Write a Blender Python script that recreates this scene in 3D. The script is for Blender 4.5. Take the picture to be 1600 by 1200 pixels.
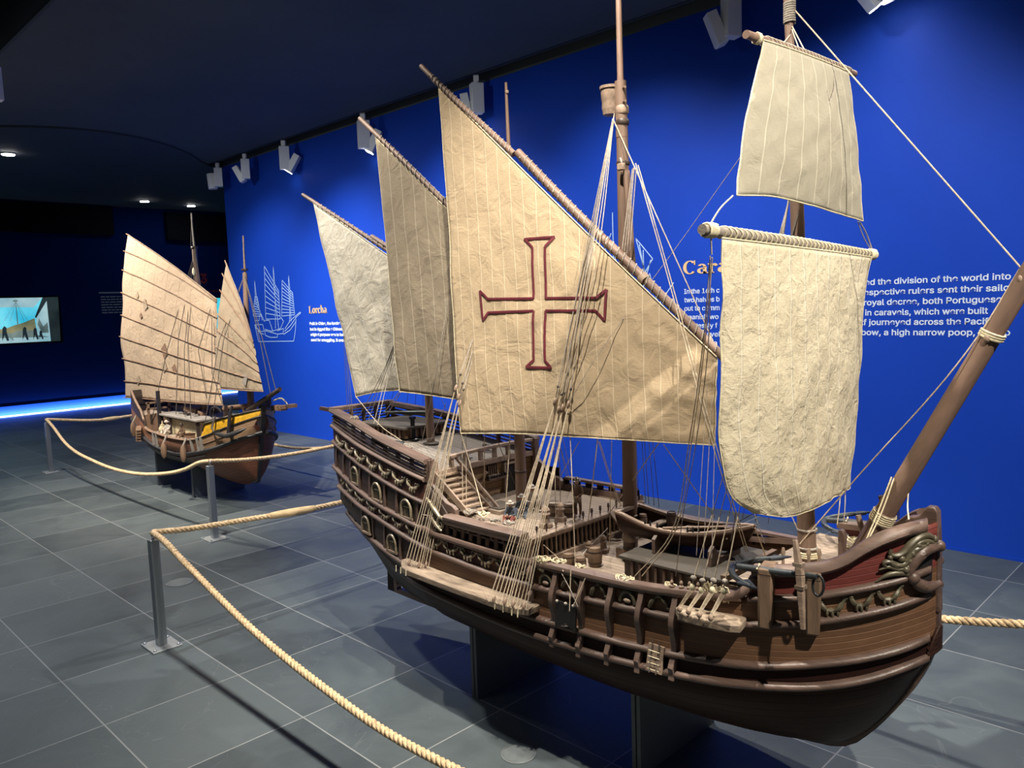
import bpy, bmesh, math, random
from math import sin, cos, pi, sqrt
from mathutils import Vector, Matrix, Quaternion

S = bpy.context.scene
for o in list(bpy.data.objects):
    bpy.data.objects.remove(o, do_unlink=True)
COL = S.collection
random.seed(7)

# ------------------------------------------------------------------ camera
cam_d = bpy.data.cameras.new('camera')
cam = bpy.data.objects.new('camera', cam_d)
COL.objects.link(cam)
PITCH, ROLL, YAW, FPX = 0.09976019, 0.03428512, 2.35520148, 1232.126
fwd = Vector((cos(YAW) * cos(PITCH), sin(YAW) * cos(PITCH), -sin(PITCH)))
rgt = Vector((sin(YAW), -cos(YAW), 0.0))
dwn = fwd.cross(rgt)
r2 = rgt * cos(ROLL) + dwn * sin(ROLL)
d2 = dwn * cos(ROLL) - rgt * sin(ROLL)
mw = Matrix((( r2.x, -d2.x, -fwd.x, 0.0), (r2.y, -d2.y, -fwd.y, 0.0), (r2.z, -d2.z, -fwd.z, 1.72), (0, 0, 0, 1)))
cam.matrix_world = mw
cam_d.sensor_fit = 'HORIZONTAL'
cam_d.sensor_width = 36.0
cam_d.lens = FPX / 1600.0 * 36.0
cam_d.clip_start = 0.05
S.camera = cam

# ------------------------------------------------------------------ view, world
S.view_settings.view_transform = 'Standard'
S.view_settings.look = 'None'
S.view_settings.gamma = 1.0
S.view_settings.use_curve_mapping = False
S.view_settings.exposure = 0.0
w = bpy.data.worlds.new('world')
S.world = w
w.use_nodes = True
bg = w.node_tree.nodes['Background']
bg.inputs['Color'].default_value = (0.82, 0.88, 0.95, 1)
bg.inputs['Strength'].default_value = 0.10

# ------------------------------------------------------------------ lights (the gallery's track spots, plus added fill)
def spot(name, loc, target, power, angle, blend=0.6, size=0.05, col=(1.0, 0.86, 0.66)):
    l = bpy.data.lights.new(name, 'SPOT')
    l.energy = power
    l.spot_size = math.radians(angle)
    l.spot_blend = blend
    l.shadow_soft_size = size
    l.color = col
    o = bpy.data.objects.new(name, l)
    COL.objects.link(o)
    o.location = loc
    o.rotation_euler = (Vector(target) - Vector(loc)).to_track_quat('-Z', 'Y').to_euler()
    return o

WARM = (1.0, 0.925, 0.79)
COOL = (0.93, 0.97, 1.0)
# row of spots in the trough between the visitors and the ships
spot('spot_light_bow', (0.9, 1.45, 3.80), (-1.2, 2.40, 1.15), 760, 56, 0.8, 0.03, WARM)
spot('spot_light_waist', (-1.6, 1.55, 3.80), (-1.9, 2.4, 1.1), 560, 76, 0.8, 0.03, WARM)
spot('spot_light_stern', (-3.6, 1.60, 3.80), (-3.2, 2.5, 1.2), 270, 70, 0.8, 0.03, WARM)
spot('spot_light_lorcha_stern', (-8.9, 1.75, 3.68), (-8.1, 3.2, 1.3), 600, 92, 0.8, 0.03, (1.0, 0.90, 0.74))
spot('spot_light_lorcha_bow', (-5.3, 1.75, 3.80), (-6.7, 3.2, 0.9), 800, 56, 0.8, 0.03, (1.0, 0.90, 0.74))
# track heads turned from the wall side onto the decks
spot('spot_light_deck_aft', (-3.3, 4.2, 3.85), (-2.9, 2.9, .3), 330, 78, 0.8, 0.03, (1.0, 0.96, 0.88))
spot('spot_light_deck_fore', (-0.9, 4.2, 3.85), (-1.3, 2.9, .3), 270, 78, 0.8, 0.03, (1.0, 0.96, 0.88))
# wall washers
for i, (x, tx, tz, p) in enumerate([(-10.2, -10.3, 1.2, 240), (-8.3, -8.3, 1.1, 520), (-6.2, -6.2, 1.4, 340), (-4.0, -4.0, 1.5, 260), (-2.0, -2.2, 1.5, 310), (0.2, 0.0, 1.4, 240)]):
    spot('spot_light_wall', (x, 3.55, 3.85), (tx, 5.655, tz), p, 84, 1.0, 0.04, COOL)
# added fill: unseen wide-beam lamps that brighten the walkway side
spot('fill_light_walkway_near', (-4.9, 1.5, 3.70), (-5.6, 2.8, 0.9), 230, 150, 0.6, 0.06, (0.95, 0.98, 1.0))
spot('fill_light_walkway_far', (-9.6, 1.5, 3.70), (-9.6, 2.8, 0.9), 260, 150, 0.6, 0.06, (0.95, 0.98, 1.0))
spot('fill_light_visitors', (-4.0, -0.6, 3.70), (-5.5, 0.2, 0.0), 110, 110, 0.9, 0.10, (0.95, 0.98, 1.0))

# line of blue-white LEDs along the foot of the far wall
l = bpy.data.lights.new('led_line', 'AREA')
l.shape = 'RECTANGLE'
l.size, l.size_y = 15.0, 0.03
l.energy = 60
l.color = (0.35, 0.55, 1.0)
o = bpy.data.objects.new('led_line', l)
COL.objects.link(o)
o.location = (-16.56, 4.6, 0.035)
o.rotation_euler = Vector((-0.75, 0, 0.30)).to_track_quat('-Z', 'Y').to_euler()

# ------------------------------------------------------------------ helpers
def nodes_of(m):
    m.use_nodes = True
    nt = m.node_tree
    return nt, nt.nodes, nt.links

def new(nt, t, **kw):
    n = nt.nodes.new(t)
    for k, v in kw.items():
        setattr(n, k, v)
    return n

def mat(name, base, rough=0.6, metal=0.0, vary=0.25, scale=(6, 6, 6), bump=0.0, bscale=None, spec=0.5, base2=None, sheen=0.0, detail=5.0):
    """noise-varied surface; scale may be stretched for grain"""
    m = bpy.data.materials.new(name)
    nt, N, L = nodes_of(m)
    b = N['Principled BSDF']
    b.inputs['Roughness'].default_value = rough
    b.inputs['Metallic'].default_value = metal
    b.inputs['Specular IOR Level'].default_value = spec
    geo = new(nt, 'ShaderNodeNewGeometry')
    mp = new(nt, 'ShaderNodeMapping')
    mp.inputs['Scale'].default_value = scale
    L.new(geo.outputs['Position'], mp.inputs['Vector'])
    nz = new(nt, 'ShaderNodeTexNoise')
    nz.inputs['Scale'].default_value = 1.0
    nz.inputs['Detail'].default_value = detail
    nz.inputs['Roughness'].default_value = 0.6
    L.new(mp.outputs['Vector'], nz.inputs['Vector'])
    cr = new(nt, 'ShaderNodeValToRGB')
    c0 = tuple(max(0, c * (1 - vary)) for c in base)
    c1 = tuple(min(1, c * (1 + vary)) for c in (base2 or base))
    cr.color_ramp.elements[0].position = 0.3
    cr.color_ramp.elements[1].position = 0.7
    cr.color_ramp.elements[0].color = (*c0, 1)
    cr.color_ramp.elements[1].color = (*c1, 1)
    L.new(nz.outputs['Fac'], cr.inputs['Fac'])
    L.new(cr.outputs['Color'], b.inputs['Base Color'])
    if bump:
        n2 = new(nt, 'ShaderNodeTexNoise')
        n2.inputs['Scale'].default_value = 1.0
        n2.inputs['Detail'].default_value = 6
        m2 = new(nt, 'ShaderNodeMapping')
        m2.inputs['Scale'].default_value = bscale or tuple(s * 5 for s in scale)
        L.new(geo.outputs['Position'], m2.inputs['Vector'])
        L.new(m2.outputs['Vector'], n2.inputs['Vector'])
        bp = new(nt, 'ShaderNodeBump')
        bp.inputs['Strength'].default_value = bump
        bp.inputs['Distance'].default_value = 0.004
        L.new(n2.outputs['Fac'], bp.inputs['Height'])
        L.new(bp.outputs['Normal'], b.inputs['Normal'])
    return m

def emit(name, col, strength):
    m = bpy.data.materials.new(name)
    nt, N, L = nodes_of(m)
    b = N['Principled BSDF']
    b.inputs['Base Color'].default_value = (*[min(1, c) for c in col], 1)
    b.inputs['Emission Color'].default_value = (*col, 1)
    b.inputs['Emission Strength'].default_value = strength
    return m

def plank_mat(name, base, base2, freq, line=0.25, axis='V', rough=0.55, grain=(3, 40, 40), bump=0.5, spec=0.4):
    """planks running along U of the UV map, seams at equal V"""
    m = bpy.data.materials.new(name)
    nt, N, L = nodes_of(m)
    b = N['Principled BSDF']
    b.inputs['Roughness'].default_value = rough
    b.inputs['Specular IOR Level'].default_value = spec
    uv = new(nt, 'ShaderNodeUVMap')
    sp = new(nt, 'ShaderNodeSeparateXYZ')
    L.new(uv.outputs['UV'], sp.inputs['Vector'])
    mul = new(nt, 'ShaderNodeMath', operation='MULTIPLY')
    mul.inputs[1].default_value = freq
    L.new(sp.outputs['Y' if axis == 'V' else 'X'], mul.inputs[0])
    fr = new(nt, 'ShaderNodeMath', operation='FRACT')
    L.new(mul.outputs[0], fr.inputs[0])
    fl = new(nt, 'ShaderNodeMath', operation='FLOOR')
    L.new(mul.outputs[0], fl.inputs[0])
    # seam mask
    sub = new(nt, 'ShaderNodeMath', operation='SUBTRACT')
    sub.inputs[1].default_value = 0.5
    L.new(fr.outputs[0], sub.inputs[0])
    ab = new(nt, 'ShaderNodeMath', operation='ABSOLUTE')
    L.new(sub.outputs[0], ab.inputs[0])
    gt = new(nt, 'ShaderNodeMapRange')
    gt.inputs['From Min'].default_value = 0.425
    gt.inputs['From Max'].default_value = 0.5
    L.new(ab.outputs[0], gt.inputs['Value'])
    geo = new(nt, 'ShaderNodeNewGeometry')
    mp = new(nt, 'ShaderNodeMapping')
    mp.inputs['Scale'].default_value = grain
    L.new(geo.outputs['Position'], mp.inputs['Vector'])
    nz = new(nt, 'ShaderNodeTexNoise')
    nz.inputs['Scale'].default_value = 1
    nz.inputs['Detail'].default_value = 6
    L.new(mp.outputs['Vector'], nz.inputs['Vector'])
    wn = new(nt, 'ShaderNodeTexWhiteNoise')
    wn.noise_dimensions = '1D'
    L.new(fl.outputs[0], wn.inputs['W'])
    mixf = new(nt, 'ShaderNodeMath', operation='MULTIPLY_ADD')
    mixf.inputs[1].default_value = 0.45
    L.new(wn.outputs['Value'], mixf.inputs[0])
    nm = new(nt, 'ShaderNodeMath', operation='MULTIPLY')
    nm.inputs[1].default_value = 0.75
    L.new(nz.outputs['Fac'], nm.inputs[0])
    L.new(nm.outputs[0], mixf.inputs[2])
    mx = new(nt, 'ShaderNodeMix', data_type='RGBA')
    mx.inputs['A'].default_value = (*base, 1)
    mx.inputs['B'].default_value = (*base2, 1)
    L.new(mixf.outputs[0], mx.inputs['Factor'])
    m2 = new(nt, 'ShaderNodeMix', data_type='RGBA')
    m2.inputs['B'].default_value = (*[c * line for c in base], 1)
    L.new(gt.outputs['Result'], m2.inputs['Factor'])
    L.new(mx.outputs['Result'], m2.inputs['A'])
    L.new(m2.outputs['Result'], b.inputs['Base Color'])
    inv = new(nt, 'ShaderNodeMath', operation='MULTIPLY_ADD')
    inv.inputs[1].default_value = -1.5
    L.new(gt.outputs['Result'], inv.inputs[0])
    L.new(nz.outputs['Fac'], inv.inputs[2])
    bp = new(nt, 'ShaderNodeBump')
    bp.inputs['Strength'].default_value = bump
    bp.inputs['Distance'].default_value = 0.002
    L.new(inv.outputs[0], bp.inputs['Height'])
    L.new(bp.outputs['Normal'], b.inputs['Normal'])
    return m

def sail_mat(name, base, base2, cloths, seam=(0.80, 0.72, 0.56), seamw=0.035, wr=0.5, trans=0.22, crease=11, dist=1.6, cdet=4):
    """woven canvas sewn from vertical cloths: seams at equal U, creases, weave"""
    m = bpy.data.materials.new(name)
    nt, N, L = nodes_of(m)
    b = N['Principled BSDF']
    b.inputs['Roughness'].default_value = 0.85
    b.inputs['Specular IOR Level'].default_value = 0.15
    uv = new(nt, 'ShaderNodeUVMap')
    sp = new(nt, 'ShaderNodeSeparateXYZ')
    L.new(uv.outputs['UV'], sp.inputs['Vector'])
    geo = new(nt, 'ShaderNodeNewGeometry')
    # wobble the seams slightly
    nw = new(nt, 'ShaderNodeTexNoise')
    nw.inputs['Scale'].default_value = 3.0
    L.new(geo.outputs['Position'], nw.inputs['Vector'])
    wob = new(nt, 'ShaderNodeMath', operation='MULTIPLY_ADD')
    wob.inputs[1].default_value = 0.012
    L.new(nw.outputs['Fac'], wob.inputs[0])
    L.new(sp.outputs['X'], wob.inputs[2])
    mul = new(nt, 'ShaderNodeMath', operation='MULTIPLY')
    mul.inputs[1].default_value = cloths
    L.new(wob.outputs[0], mul.inputs[0])
    fr = new(nt, 'ShaderNodeMath', operation='FRACT')
    L.new(mul.outputs[0], fr.inputs[0])
    sb = new(nt, 'ShaderNodeMath', operation='SUBTRACT')
    sb.inputs[1].default_value = 0.5
    L.new(fr.outputs[0], sb.inputs[0])
    ab = new(nt, 'ShaderNodeMath', operation='ABSOLUTE')
    L.new(sb.outputs[0], ab.inputs[0])
    seamm = new(nt, 'ShaderNodeMapRange')
    seamm.inputs['From Min'].default_value = 0.5 - seamw * 1.6
    seamm.inputs['From Max'].default_value = 0.5 - seamw * 0.6
    L.new(ab.outputs[0], seamm.inputs['Value'])
    # blotchy linen
    nz = new(nt, 'ShaderNodeTexNoise')
    nz.inputs['Scale'].default_value = 7
    nz.inputs['Detail'].default_value = 8
    nz.inputs['Roughness'].default_value = 0.7
    L.new(geo.outputs['Position'], nz.inputs['Vector'])
    # slub weave, stretched along z
    mp = new(nt, 'ShaderNodeMapping')
    mp.inputs['Scale'].default_value = (240, 240, 45)
    L.new(geo.outputs['Position'], mp.inputs['Vector'])
    nf = new(nt, 'ShaderNodeTexNoise')
    nf.inputs['Scale'].default_value = 1
    nf.inputs['Detail'].default_value = 3
    L.new(mp.outputs['Vector'], nf.inputs['Vector'])
    mp2 = new(nt, 'ShaderNodeMapping')
    mp2.inputs['Scale'].default_value = (60, 60, 260)
    L.new(geo.outputs['Position'], mp2.inputs['Vector'])
    nf2 = new(nt, 'ShaderNodeTexNoise')
    nf2.inputs['Scale'].default_value = 1
    L.new(mp2.outputs['Vector'], nf2.inputs['Vector'])
    addw = new(nt, 'ShaderNodeMath', operation='ADD')
    L.new(nf.outputs['Fac'], addw.inputs[0])
    L.new(nf2.outputs['Fac'], addw.inputs[1])
    mix0 = new(nt, 'ShaderNodeMath', operation='MULTIPLY_ADD')
    mix0.inputs[1].default_value = 0.55
    L.new(nz.outputs['Fac'], mix0.inputs[0])
    hw = new(nt, 'ShaderNodeMath', operation='MULTIPLY')
    hw.inputs[1].default_value = 0.22
    L.new(addw.outputs[0], hw.inputs[0])
    L.new(hw.outputs[0], mix0.inputs[2])
    mx = new(nt, 'ShaderNodeMix', data_type='RGBA')
    mx.inputs['A'].default_value = (*base, 1)
    mx.inputs['B'].default_value = (*base2, 1)
    L.new(mix0.outputs[0], mx.inputs['Factor'])
    m2 = new(nt, 'ShaderNodeMix', data_type='RGBA')
    m2.inputs['B'].default_value = (*seam, 1)
    sm = new(nt, 'ShaderNodeMath', operation='MULTIPLY')
    sm.inputs[1].default_value = 0.75
    L.new(seamm.outputs['Result'], sm.inputs[0])
    L.new(sm.outputs[0], m2.inputs['Factor'])
    L.new(mx.outputs['Result'], m2.inputs['A'])
    L.new(m2.outputs['Result'], b.inputs['Base Color'])
    # creases
    cz = new(nt, 'ShaderNodeTexNoise')
    cz.inputs['Scale'].default_value = crease
    cz.inputs['Detail'].default_value = cdet
    cz.inputs['Distortion'].default_value = dist
    L.new(geo.outputs['Position'], cz.inputs['Vector'])
    hsum = new(nt, 'ShaderNodeMath', operation='MULTIPLY_ADD')
    hsum.inputs[1].default_value = 0.12
    L.new(addw.outputs[0], hsum.inputs[0])
    L.new(cz.outputs['Fac'], hsum.inputs[2])
    hs2 = new(nt, 'ShaderNodeMath', operation='MULTIPLY_ADD')
    hs2.inputs[1].default_value = 0.25
    L.new(seamm.outputs['Result'], hs2.inputs[0])
    L.new(hsum.outputs[0], hs2.inputs[2])
    bp = new(nt, 'ShaderNodeBump')
    bp.inputs['Strength'].default_value = wr
    bp.inputs['Distance'].default_value = 0.012
    L.new(hs2.outputs[0], bp.inputs['Height'])
    L.new(bp.outputs['Normal'], b.inputs['Normal'])
    # some light passes through the cloth
    tr = new(nt, 'ShaderNodeBsdfTranslucent')
    L.new(m2.outputs['Result'], tr.inputs['Color'])
    ms = new(nt, 'ShaderNodeMixShader')
    ms.inputs['Fac'].default_value = trans
    out = N['Material Output']
    L.new(b.outputs['BSDF'], ms.inputs[1])
    L.new(tr.outputs['BSDF'], ms.inputs[2])
    L.new(ms.outputs['Shader'], out.inputs['Surface'])
    return m

def V3(*a):
    return Vector(a)

class MB:
    """collects shapes and links them as one mesh object"""
    def __init__(self):
        self.v, self.f, self.m, self.uv = [], [], [], []
    def add(self, vs, fs, mi=0, uvs=None):
        o = len(self.v)
        self.v += [tuple(p) for p in vs]
        for k, f in enumerate(fs):
            self.f.append(tuple(i + o for i in f))
            self.m.append(mi)
            self.uv.append([uvs[i] for i in f] if uvs else [(0, 0)] * len(f))
        return self
    def hexa(self, p, mi=0):
        """eight corners: bottom loop then top loop"""
        return self.add(p, [(3, 2, 1, 0), (4, 5, 6, 7), (0, 1, 5, 4), (1, 2, 6, 5), (2, 3, 7, 6), (3, 0, 4, 7)], mi)
    def box(self, c, s, rot=None, mi=0):
        hx, hy, hz = s[0] / 2, s[1] / 2, s[2] / 2
        P = [Vector(q) for q in ((-hx, -hy, -hz), (hx, -hy, -hz), (hx, hy, -hz), (-hx, hy, -hz), (-hx, -hy, hz), (hx, -hy, hz), (hx, hy, hz), (-hx, hy, hz))]
        if rot is not None:
            P = [rot @ q for q in P]
        c = Vector(c)
        return self.hexa([q + c for q in P], mi)
    def bar(self, a, b, w, h, up=(0, 0, 1), mi=0, w2=None, h2=None):
        """rectangular bar from a to b; w across, h along up"""
        a, b = Vector(a), Vector(b)
        d = (b - a).normalized()
        u = Vector(up)
        s = d.cross(u).normalized()
        u = s.cross(d).normalized()
        w2 = w if w2 is None else w2
        h2 = h if h2 is None else h2
        P = [a - s * w / 2 - u * h / 2, a + s * w / 2 - u * h / 2, b + s * w2 / 2 - u * h2 / 2, b - s * w2 / 2 - u * h2 / 2,
             a - s * w / 2 + u * h / 2, a + s * w / 2 + u * h / 2, b + s * w2 / 2 + u * h2 / 2, b - s * w2 / 2 + u * h2 / 2]
        return self.hexa(P, mi)
    def tube(self, pts, r, n=8, mi=0, caps=True, flat=1.0, up=None):
        pts = [Vector(p) for p in pts]
        k = len(pts)
        rs = r if isinstance(r, (list, tuple)) else [r] * k
        vs, fs, uvs = [], [], []
        nrm = None
        dist = 0
        for i, p in enumerate(pts):
            t = (pts[min(i + 1, k - 1)] - pts[max(i - 1, 0)])
            t = t.normalized() if t.length > 1e-9 else Vector((0, 0, 1))
            if up is not None:
                nrm = Vector(up)
            if nrm is None:
                nrm = Vector((0, 0, 1)) if abs(t.z) < 0.9 else Vector((1, 0, 0))
            nrm = (nrm - t * nrm.dot(t))
            nrm = nrm.normalized() if nrm.length > 1e-6 else t.orthogonal().normalized()
            bn = t.cross(nrm)
            if i:
                dist += (p - pts[i - 1]).length
            for j in range(n):
                a = 2 * pi * j / n
                vs.append(p + nrm * (cos(a) * rs[i] * flat) + bn * (sin(a) * rs[i]))
                uvs.append((dist, j / n))
        for i in range(k - 1):
            for j in range(n):
                j2 = (j + 1) % n
                fs.append((i * n + j, i * n + j2, (i + 1) * n + j2, (i + 1) * n + j))
        if caps:
            fs.append(tuple(range(n - 1, -1, -1)))
            fs.append(tuple((k - 1) * n + j for j in range(n)))
        return self.add(vs, fs, mi, uvs)
    def lathe(self, prof, base=(0, 0, 0), axis=(0, 0, 1), n=20, mi=0, sx=1.0, sy=1.0):
        """prof: list of (radius, height) along axis from base"""
        base = Vector(base)
        ax = Vector(axis).normalized()
        q = Vector((0, 0, 1)).rotation_difference(ax)
        vs, fs = [], []
        for r, h in prof:
            for j in range(n):
                a = 2 * pi * j / n
                vs.append(base + q @ Vector((r * cos(a) * sx, r * sin(a) * sy, h)))
        k = len(prof)
        for i in range(k - 1):
            for j in range(n):
                j2 = (j + 1) % n
                fs.append((i * n + j, i * n + j2, (i + 1) * n + j2, (i + 1) * n + j))
        fs.append(tuple(range(n - 1, -1, -1)))
        fs.append(tuple((k - 1) * n + j for j in range(n)))
        return self.add(vs, fs, mi)
    def ell(self, c, r, n=10, k=7, rot=None, mi=0):
        c = Vector(c)
        if not isinstance(r, (tuple, list)):
            r = (r, r, r)
        vs, fs = [], []
        for i in range(k + 1):
            th = pi * i / k
            for j in range(n):
                a = 2 * pi * j / n
                p = Vector((r[0] * sin(th) * cos(a), r[1] * sin(th) * sin(a), r[2] * cos(th)))
                vs.append(c + (rot @ p if rot is not None else p))
        for i in range(k):
            for j in range(n):
                j2 = (j + 1) % n
                fs.append((i * n + j, (i + 1) * n + j, (i + 1) * n + j2, i * n + j2))
        return self.add(vs, fs, mi)
    def grid(self, P, mi=0, uv=None, flip=False):
        nr, nc = len(P), len(P[0])
        vs = [p for row in P for p in row]
        uvs = [u for row in uv for u in row] if uv else None
        fs = []
        for i in range(nr - 1):
            for j in range(nc - 1):
                f = (i * nc + j, i * nc + j + 1, (i + 1) * nc + j + 1, (i + 1) * nc + j)
                fs.append(f[::-1] if flip else f)
        return self.add(vs, fs, mi, uvs)
    def sweep(self, pts, outs, prof, mi=0, ups=None, caps=True):
        """section (o, u): o along the outward vector, u up; closed loop, counter-clockwise"""
        n = len(prof)
        vs, fs = [], []
        for i, (p, o) in enumerate(zip(pts, outs)):
            p, o = Vector(p), Vector(o)
            u = Vector(ups[i]) if ups else Vector((0, 0, 1))
            for a, b in prof:
                vs.append(p + o * a + u * b)
        k = len(pts)
        for i in range(k - 1):
            for j in range(n):
                j2 = (j + 1) % n
                fs.append((i * n + j, i * n + j2, (i + 1) * n + j2, (i + 1) * n + j))
        if caps:
            fs.append(tuple(range(n - 1, -1, -1)))
            fs.append(tuple((k - 1) * n + j for j in range(n)))
        return self.add(vs, fs, mi)
    def prism(self, poly, off, mi=0):
        """closed 3D polygon extruded by the vector off"""
        n = len(poly)
        off = Vector(off)
        vs = [Vector(p) for p in poly] + [Vector(p) + off for p in poly]
        fs = [tuple(range(n - 1, -1, -1)), tuple(range(n, 2 * n))]
        for i in range(n):
            j = (i + 1) % n
            fs.append((i, j, n + j, n + i))
        return self.add(vs, fs, mi)
    def build(self, name, mats, parent=None, smooth=40, bevel=0.0, fixn=True, merge=0.0):
        me = bpy.data.meshes.new(name)
        me.from_pydata(self.v, [], self.f)
        mats = mats if isinstance(mats, (list, tuple)) else [mats]
        for mm in mats:
            me.materials.append(mm)
        me.polygons.foreach_set('material_index', self.m)
        uvl = me.uv_layers.new(name='UVMap')
        flat = []
        for u in self.uv:
            for q in u:
                flat += [q[0], q[1]]
        uvl.data.foreach_set('uv', flat)
        me.validate()
        if fixn or merge:
            bm = bmesh.new()
            bm.from_mesh(me)
            if merge:
                bmesh.ops.remove_doubles(bm, verts=bm.verts, dist=merge)
            if fixn:
                bmesh.ops.recalc_face_normals(bm, faces=bm.faces)
            bm.to_mesh(me)
            bm.free()
        if smooth:
            me.polygons.foreach_set('use_smooth', [True] * len(me.polygons))
            try:
                me.set_sharp_from_angle(angle=math.radians(smooth))
            except Exception:
                pass
        me.update()
        o = bpy.data.objects.new(name, me)
        COL.objects.link(o)
        if bevel:
            bv = o.modifiers.new('bevel', 'BEVEL')
            bv.width = bevel
            bv.segments = 2
            bv.limit_method = 'ANGLE'
            bv.angle_limit = math.radians(50)
        if parent is not None:
            attach(o, parent)
        return o

def world_loc(o):
    v = Vector(o.location)
    p = o.parent
    # every part is built in world coordinates: only roots carry a location
    return v

def attach(o, parent):
    o.parent = parent
    if parent.type == 'EMPTY':
        o.matrix_parent_inverse = Matrix.Translation(-Vector(parent.location))

def thing(name, label, cat, loc, group=None):
    o = bpy.data.objects.new(name, None)
    o.empty_display_size = 0.05
    COL.objects.link(o)
    o.location = loc
    o['label'] = label
    o['category'] = cat
    if group:
        o['group'] = group
    return o

def tag(o, label, cat, group=None):
    o['label'] = label
    o['category'] = cat
    if group:
        o['group'] = group
    return o

def struct(o):
    o['kind'] = 'structure'
    return o

def spline(xs, ys):
    n = len(xs)
    ms = []
    for i in range(n):
        if i == 0:
            ms.append((ys[1] - ys[0]) / (xs[1] - xs[0]))
        elif i == n - 1:
            ms.append((ys[-1] - ys[-2]) / (xs[-1] - xs[-2]))
        else:
            a = (ys[i] - ys[i - 1]) / (xs[i] - xs[i - 1])
            b = (ys[i + 1] - ys[i]) / (xs[i + 1] - xs[i])
            h0, h1 = xs[i] - xs[i - 1], xs[i + 1] - xs[i]
            ms.append((a * h1 + b * h0) / (h0 + h1))
    def f(x):
        x = min(max(x, xs[0]), xs[-1])
        i = 0
        while i < n - 2 and x > xs[i + 1]:
            i += 1
        h = xs[i + 1] - xs[i]
        t = (x - xs[i]) / h
        return (2 * t**3 - 3 * t**2 + 1) * ys[i] + (t**3 - 2 * t**2 + t) * h * ms[i] + (-2 * t**3 + 3 * t**2) * ys[i + 1] + (t**3 - t**2) * h * ms[i + 1]
    return f

def lin(xs, ys):
    def f(x):
        x = min(max(x, xs[0]), xs[-1])
        for i in range(len(xs) - 1):
            if x <= xs[i + 1]:
                return ys[i] + (ys[i + 1] - ys[i]) * (x - xs[i]) / (xs[i + 1] - xs[i])
        return ys[-1]
    return f

def lerp(a, b, t):
    return a + (b - a) * t

def curve_pts(pts, n):
    """smooth 3D curve through pts"""
    pts = [Vector(p) for p in pts]
    if len(pts) == 2:
        return [pts[0].lerp(pts[1], i / (n - 1)) for i in range(n)]
    d = [0]
    for i in range(1, len(pts)):
        d.append(d[-1] + max(1e-6, (pts[i] - pts[i - 1]).length))
    fx = [spline(d, [p[k] for p in pts]) for k in range(3)]
    return [Vector([fx[k](d[-1] * i / (n - 1)) for k in range(3)]) for i in range(n)]

def sag(a, b, s, n=12):
    a, b = Vector(a), Vector(b)
    return [a.lerp(b, i / (n - 1)) - Vector((0, 0, 4 * s * (i / (n - 1)) * (1 - i / (n - 1)))) for i in range(n)]

# ------------------------------------------------------------------ materials
M = {}
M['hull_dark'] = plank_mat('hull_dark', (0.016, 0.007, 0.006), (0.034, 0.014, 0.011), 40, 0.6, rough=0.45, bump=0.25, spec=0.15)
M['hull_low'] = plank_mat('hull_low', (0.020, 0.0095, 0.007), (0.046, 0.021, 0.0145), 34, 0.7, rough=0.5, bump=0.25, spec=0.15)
M['hull_plank'] = plank_mat('hull_plank', (0.074, 0.036, 0.019), (0.175, 0.092, 0.050), 52, 3.6, rough=0.45, bump=0.45)  # pale seams: dust, with edge highlights put into the colour
M['hull_red'] = plank_mat('hull_red', (0.11, 0.020, 0.017), (0.17, 0.040, 0.032), 52, 1.9, rough=0.55, bump=0.9)
M['hull_panel'] = mat('hull_panel', (0.045, 0.028, 0.022), 0.5, vary=0.4, scale=(4, 40, 60), bump=0.2)
M['hull_oxred'] = mat('hull_oxred', (0.075, 0.024, 0.018), 0.5, vary=0.35, scale=(5, 40, 60), bump=0.2)
M['wale'] = mat('wale', (0.105, 0.066, 0.052), 0.42, vary=0.35, scale=(3, 30, 40), bump=0.25, spec=0.5)
M['rail'] = mat('rail', (0.15, 0.098, 0.078), 0.5, vary=0.3, scale=(3, 30, 40), bump=0.25)
M['pale_wood'] = mat('pale_wood', (0.26, 0.185, 0.135), 0.65, vary=0.3, scale=(3, 30, 30), bump=0.3)
M['timber'] = mat('timber', (0.155, 0.098, 0.062), 0.6, vary=0.3, scale=(30, 30, 4), bump=0.3)
M['mast'] = mat('mast', (0.165, 0.105, 0.075), 0.55, vary=0.3, scale=(40, 40, 3), bump=0.2)
M['spar'] = mat('spar', (0.20, 0.125, 0.092), 0.55, vary=0.3, scale=(5, 40, 5), bump=0.2)
M['spar_grey'] = mat('spar_grey', (0.27, 0.23, 0.19), 0.6, vary=0.2, scale=(30, 5, 30), bump=0.2)
M['deck'] = plank_mat('deck', (0.21, 0.155, 0.115), (0.34, 0.265, 0.205), 36, 0.45, axis='V', rough=0.75, grain=(4, 60, 10), bump=0.4)
M['deck_grey'] = plank_mat('deck_grey', (0.14, 0.118, 0.098), (0.25, 0.215, 0.185), 36, 0.5, axis='V', rough=0.8, grain=(4, 60, 10), bump=0.4)
M['channel'] = mat('channel', (0.23, 0.165, 0.12), 0.65, vary=0.4, scale=(8, 30, 30), bump=0.4, base2=(0.30, 0.23, 0.17))
M['bulk'] = plank_mat('bulk', (0.20, 0.12, 0.06), (0.33, 0.21, 0.115), 36, 0.4, axis='V', rough=0.7, grain=(40, 4, 40), bump=0.4)
M['carve'] = mat('carve', (0.25, 0.205, 0.14), 0.36, metal=0.25, vary=0.45, scale=(30, 30, 30), spec=0.6)
M['carve_green'] = mat('carve_green', (0.105, 0.088, 0.055), 0.42, metal=0.15, vary=0.4, scale=(20, 20, 20), spec=0.6)
M['black'] = mat('black', (0.012, 0.011, 0.011), 0.5, vary=0.2)
M['iron'] = mat('iron', (0.055, 0.062, 0.068), 0.45, metal=0.6, vary=0.3, scale=(20, 20, 20), bump=0.2)
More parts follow.
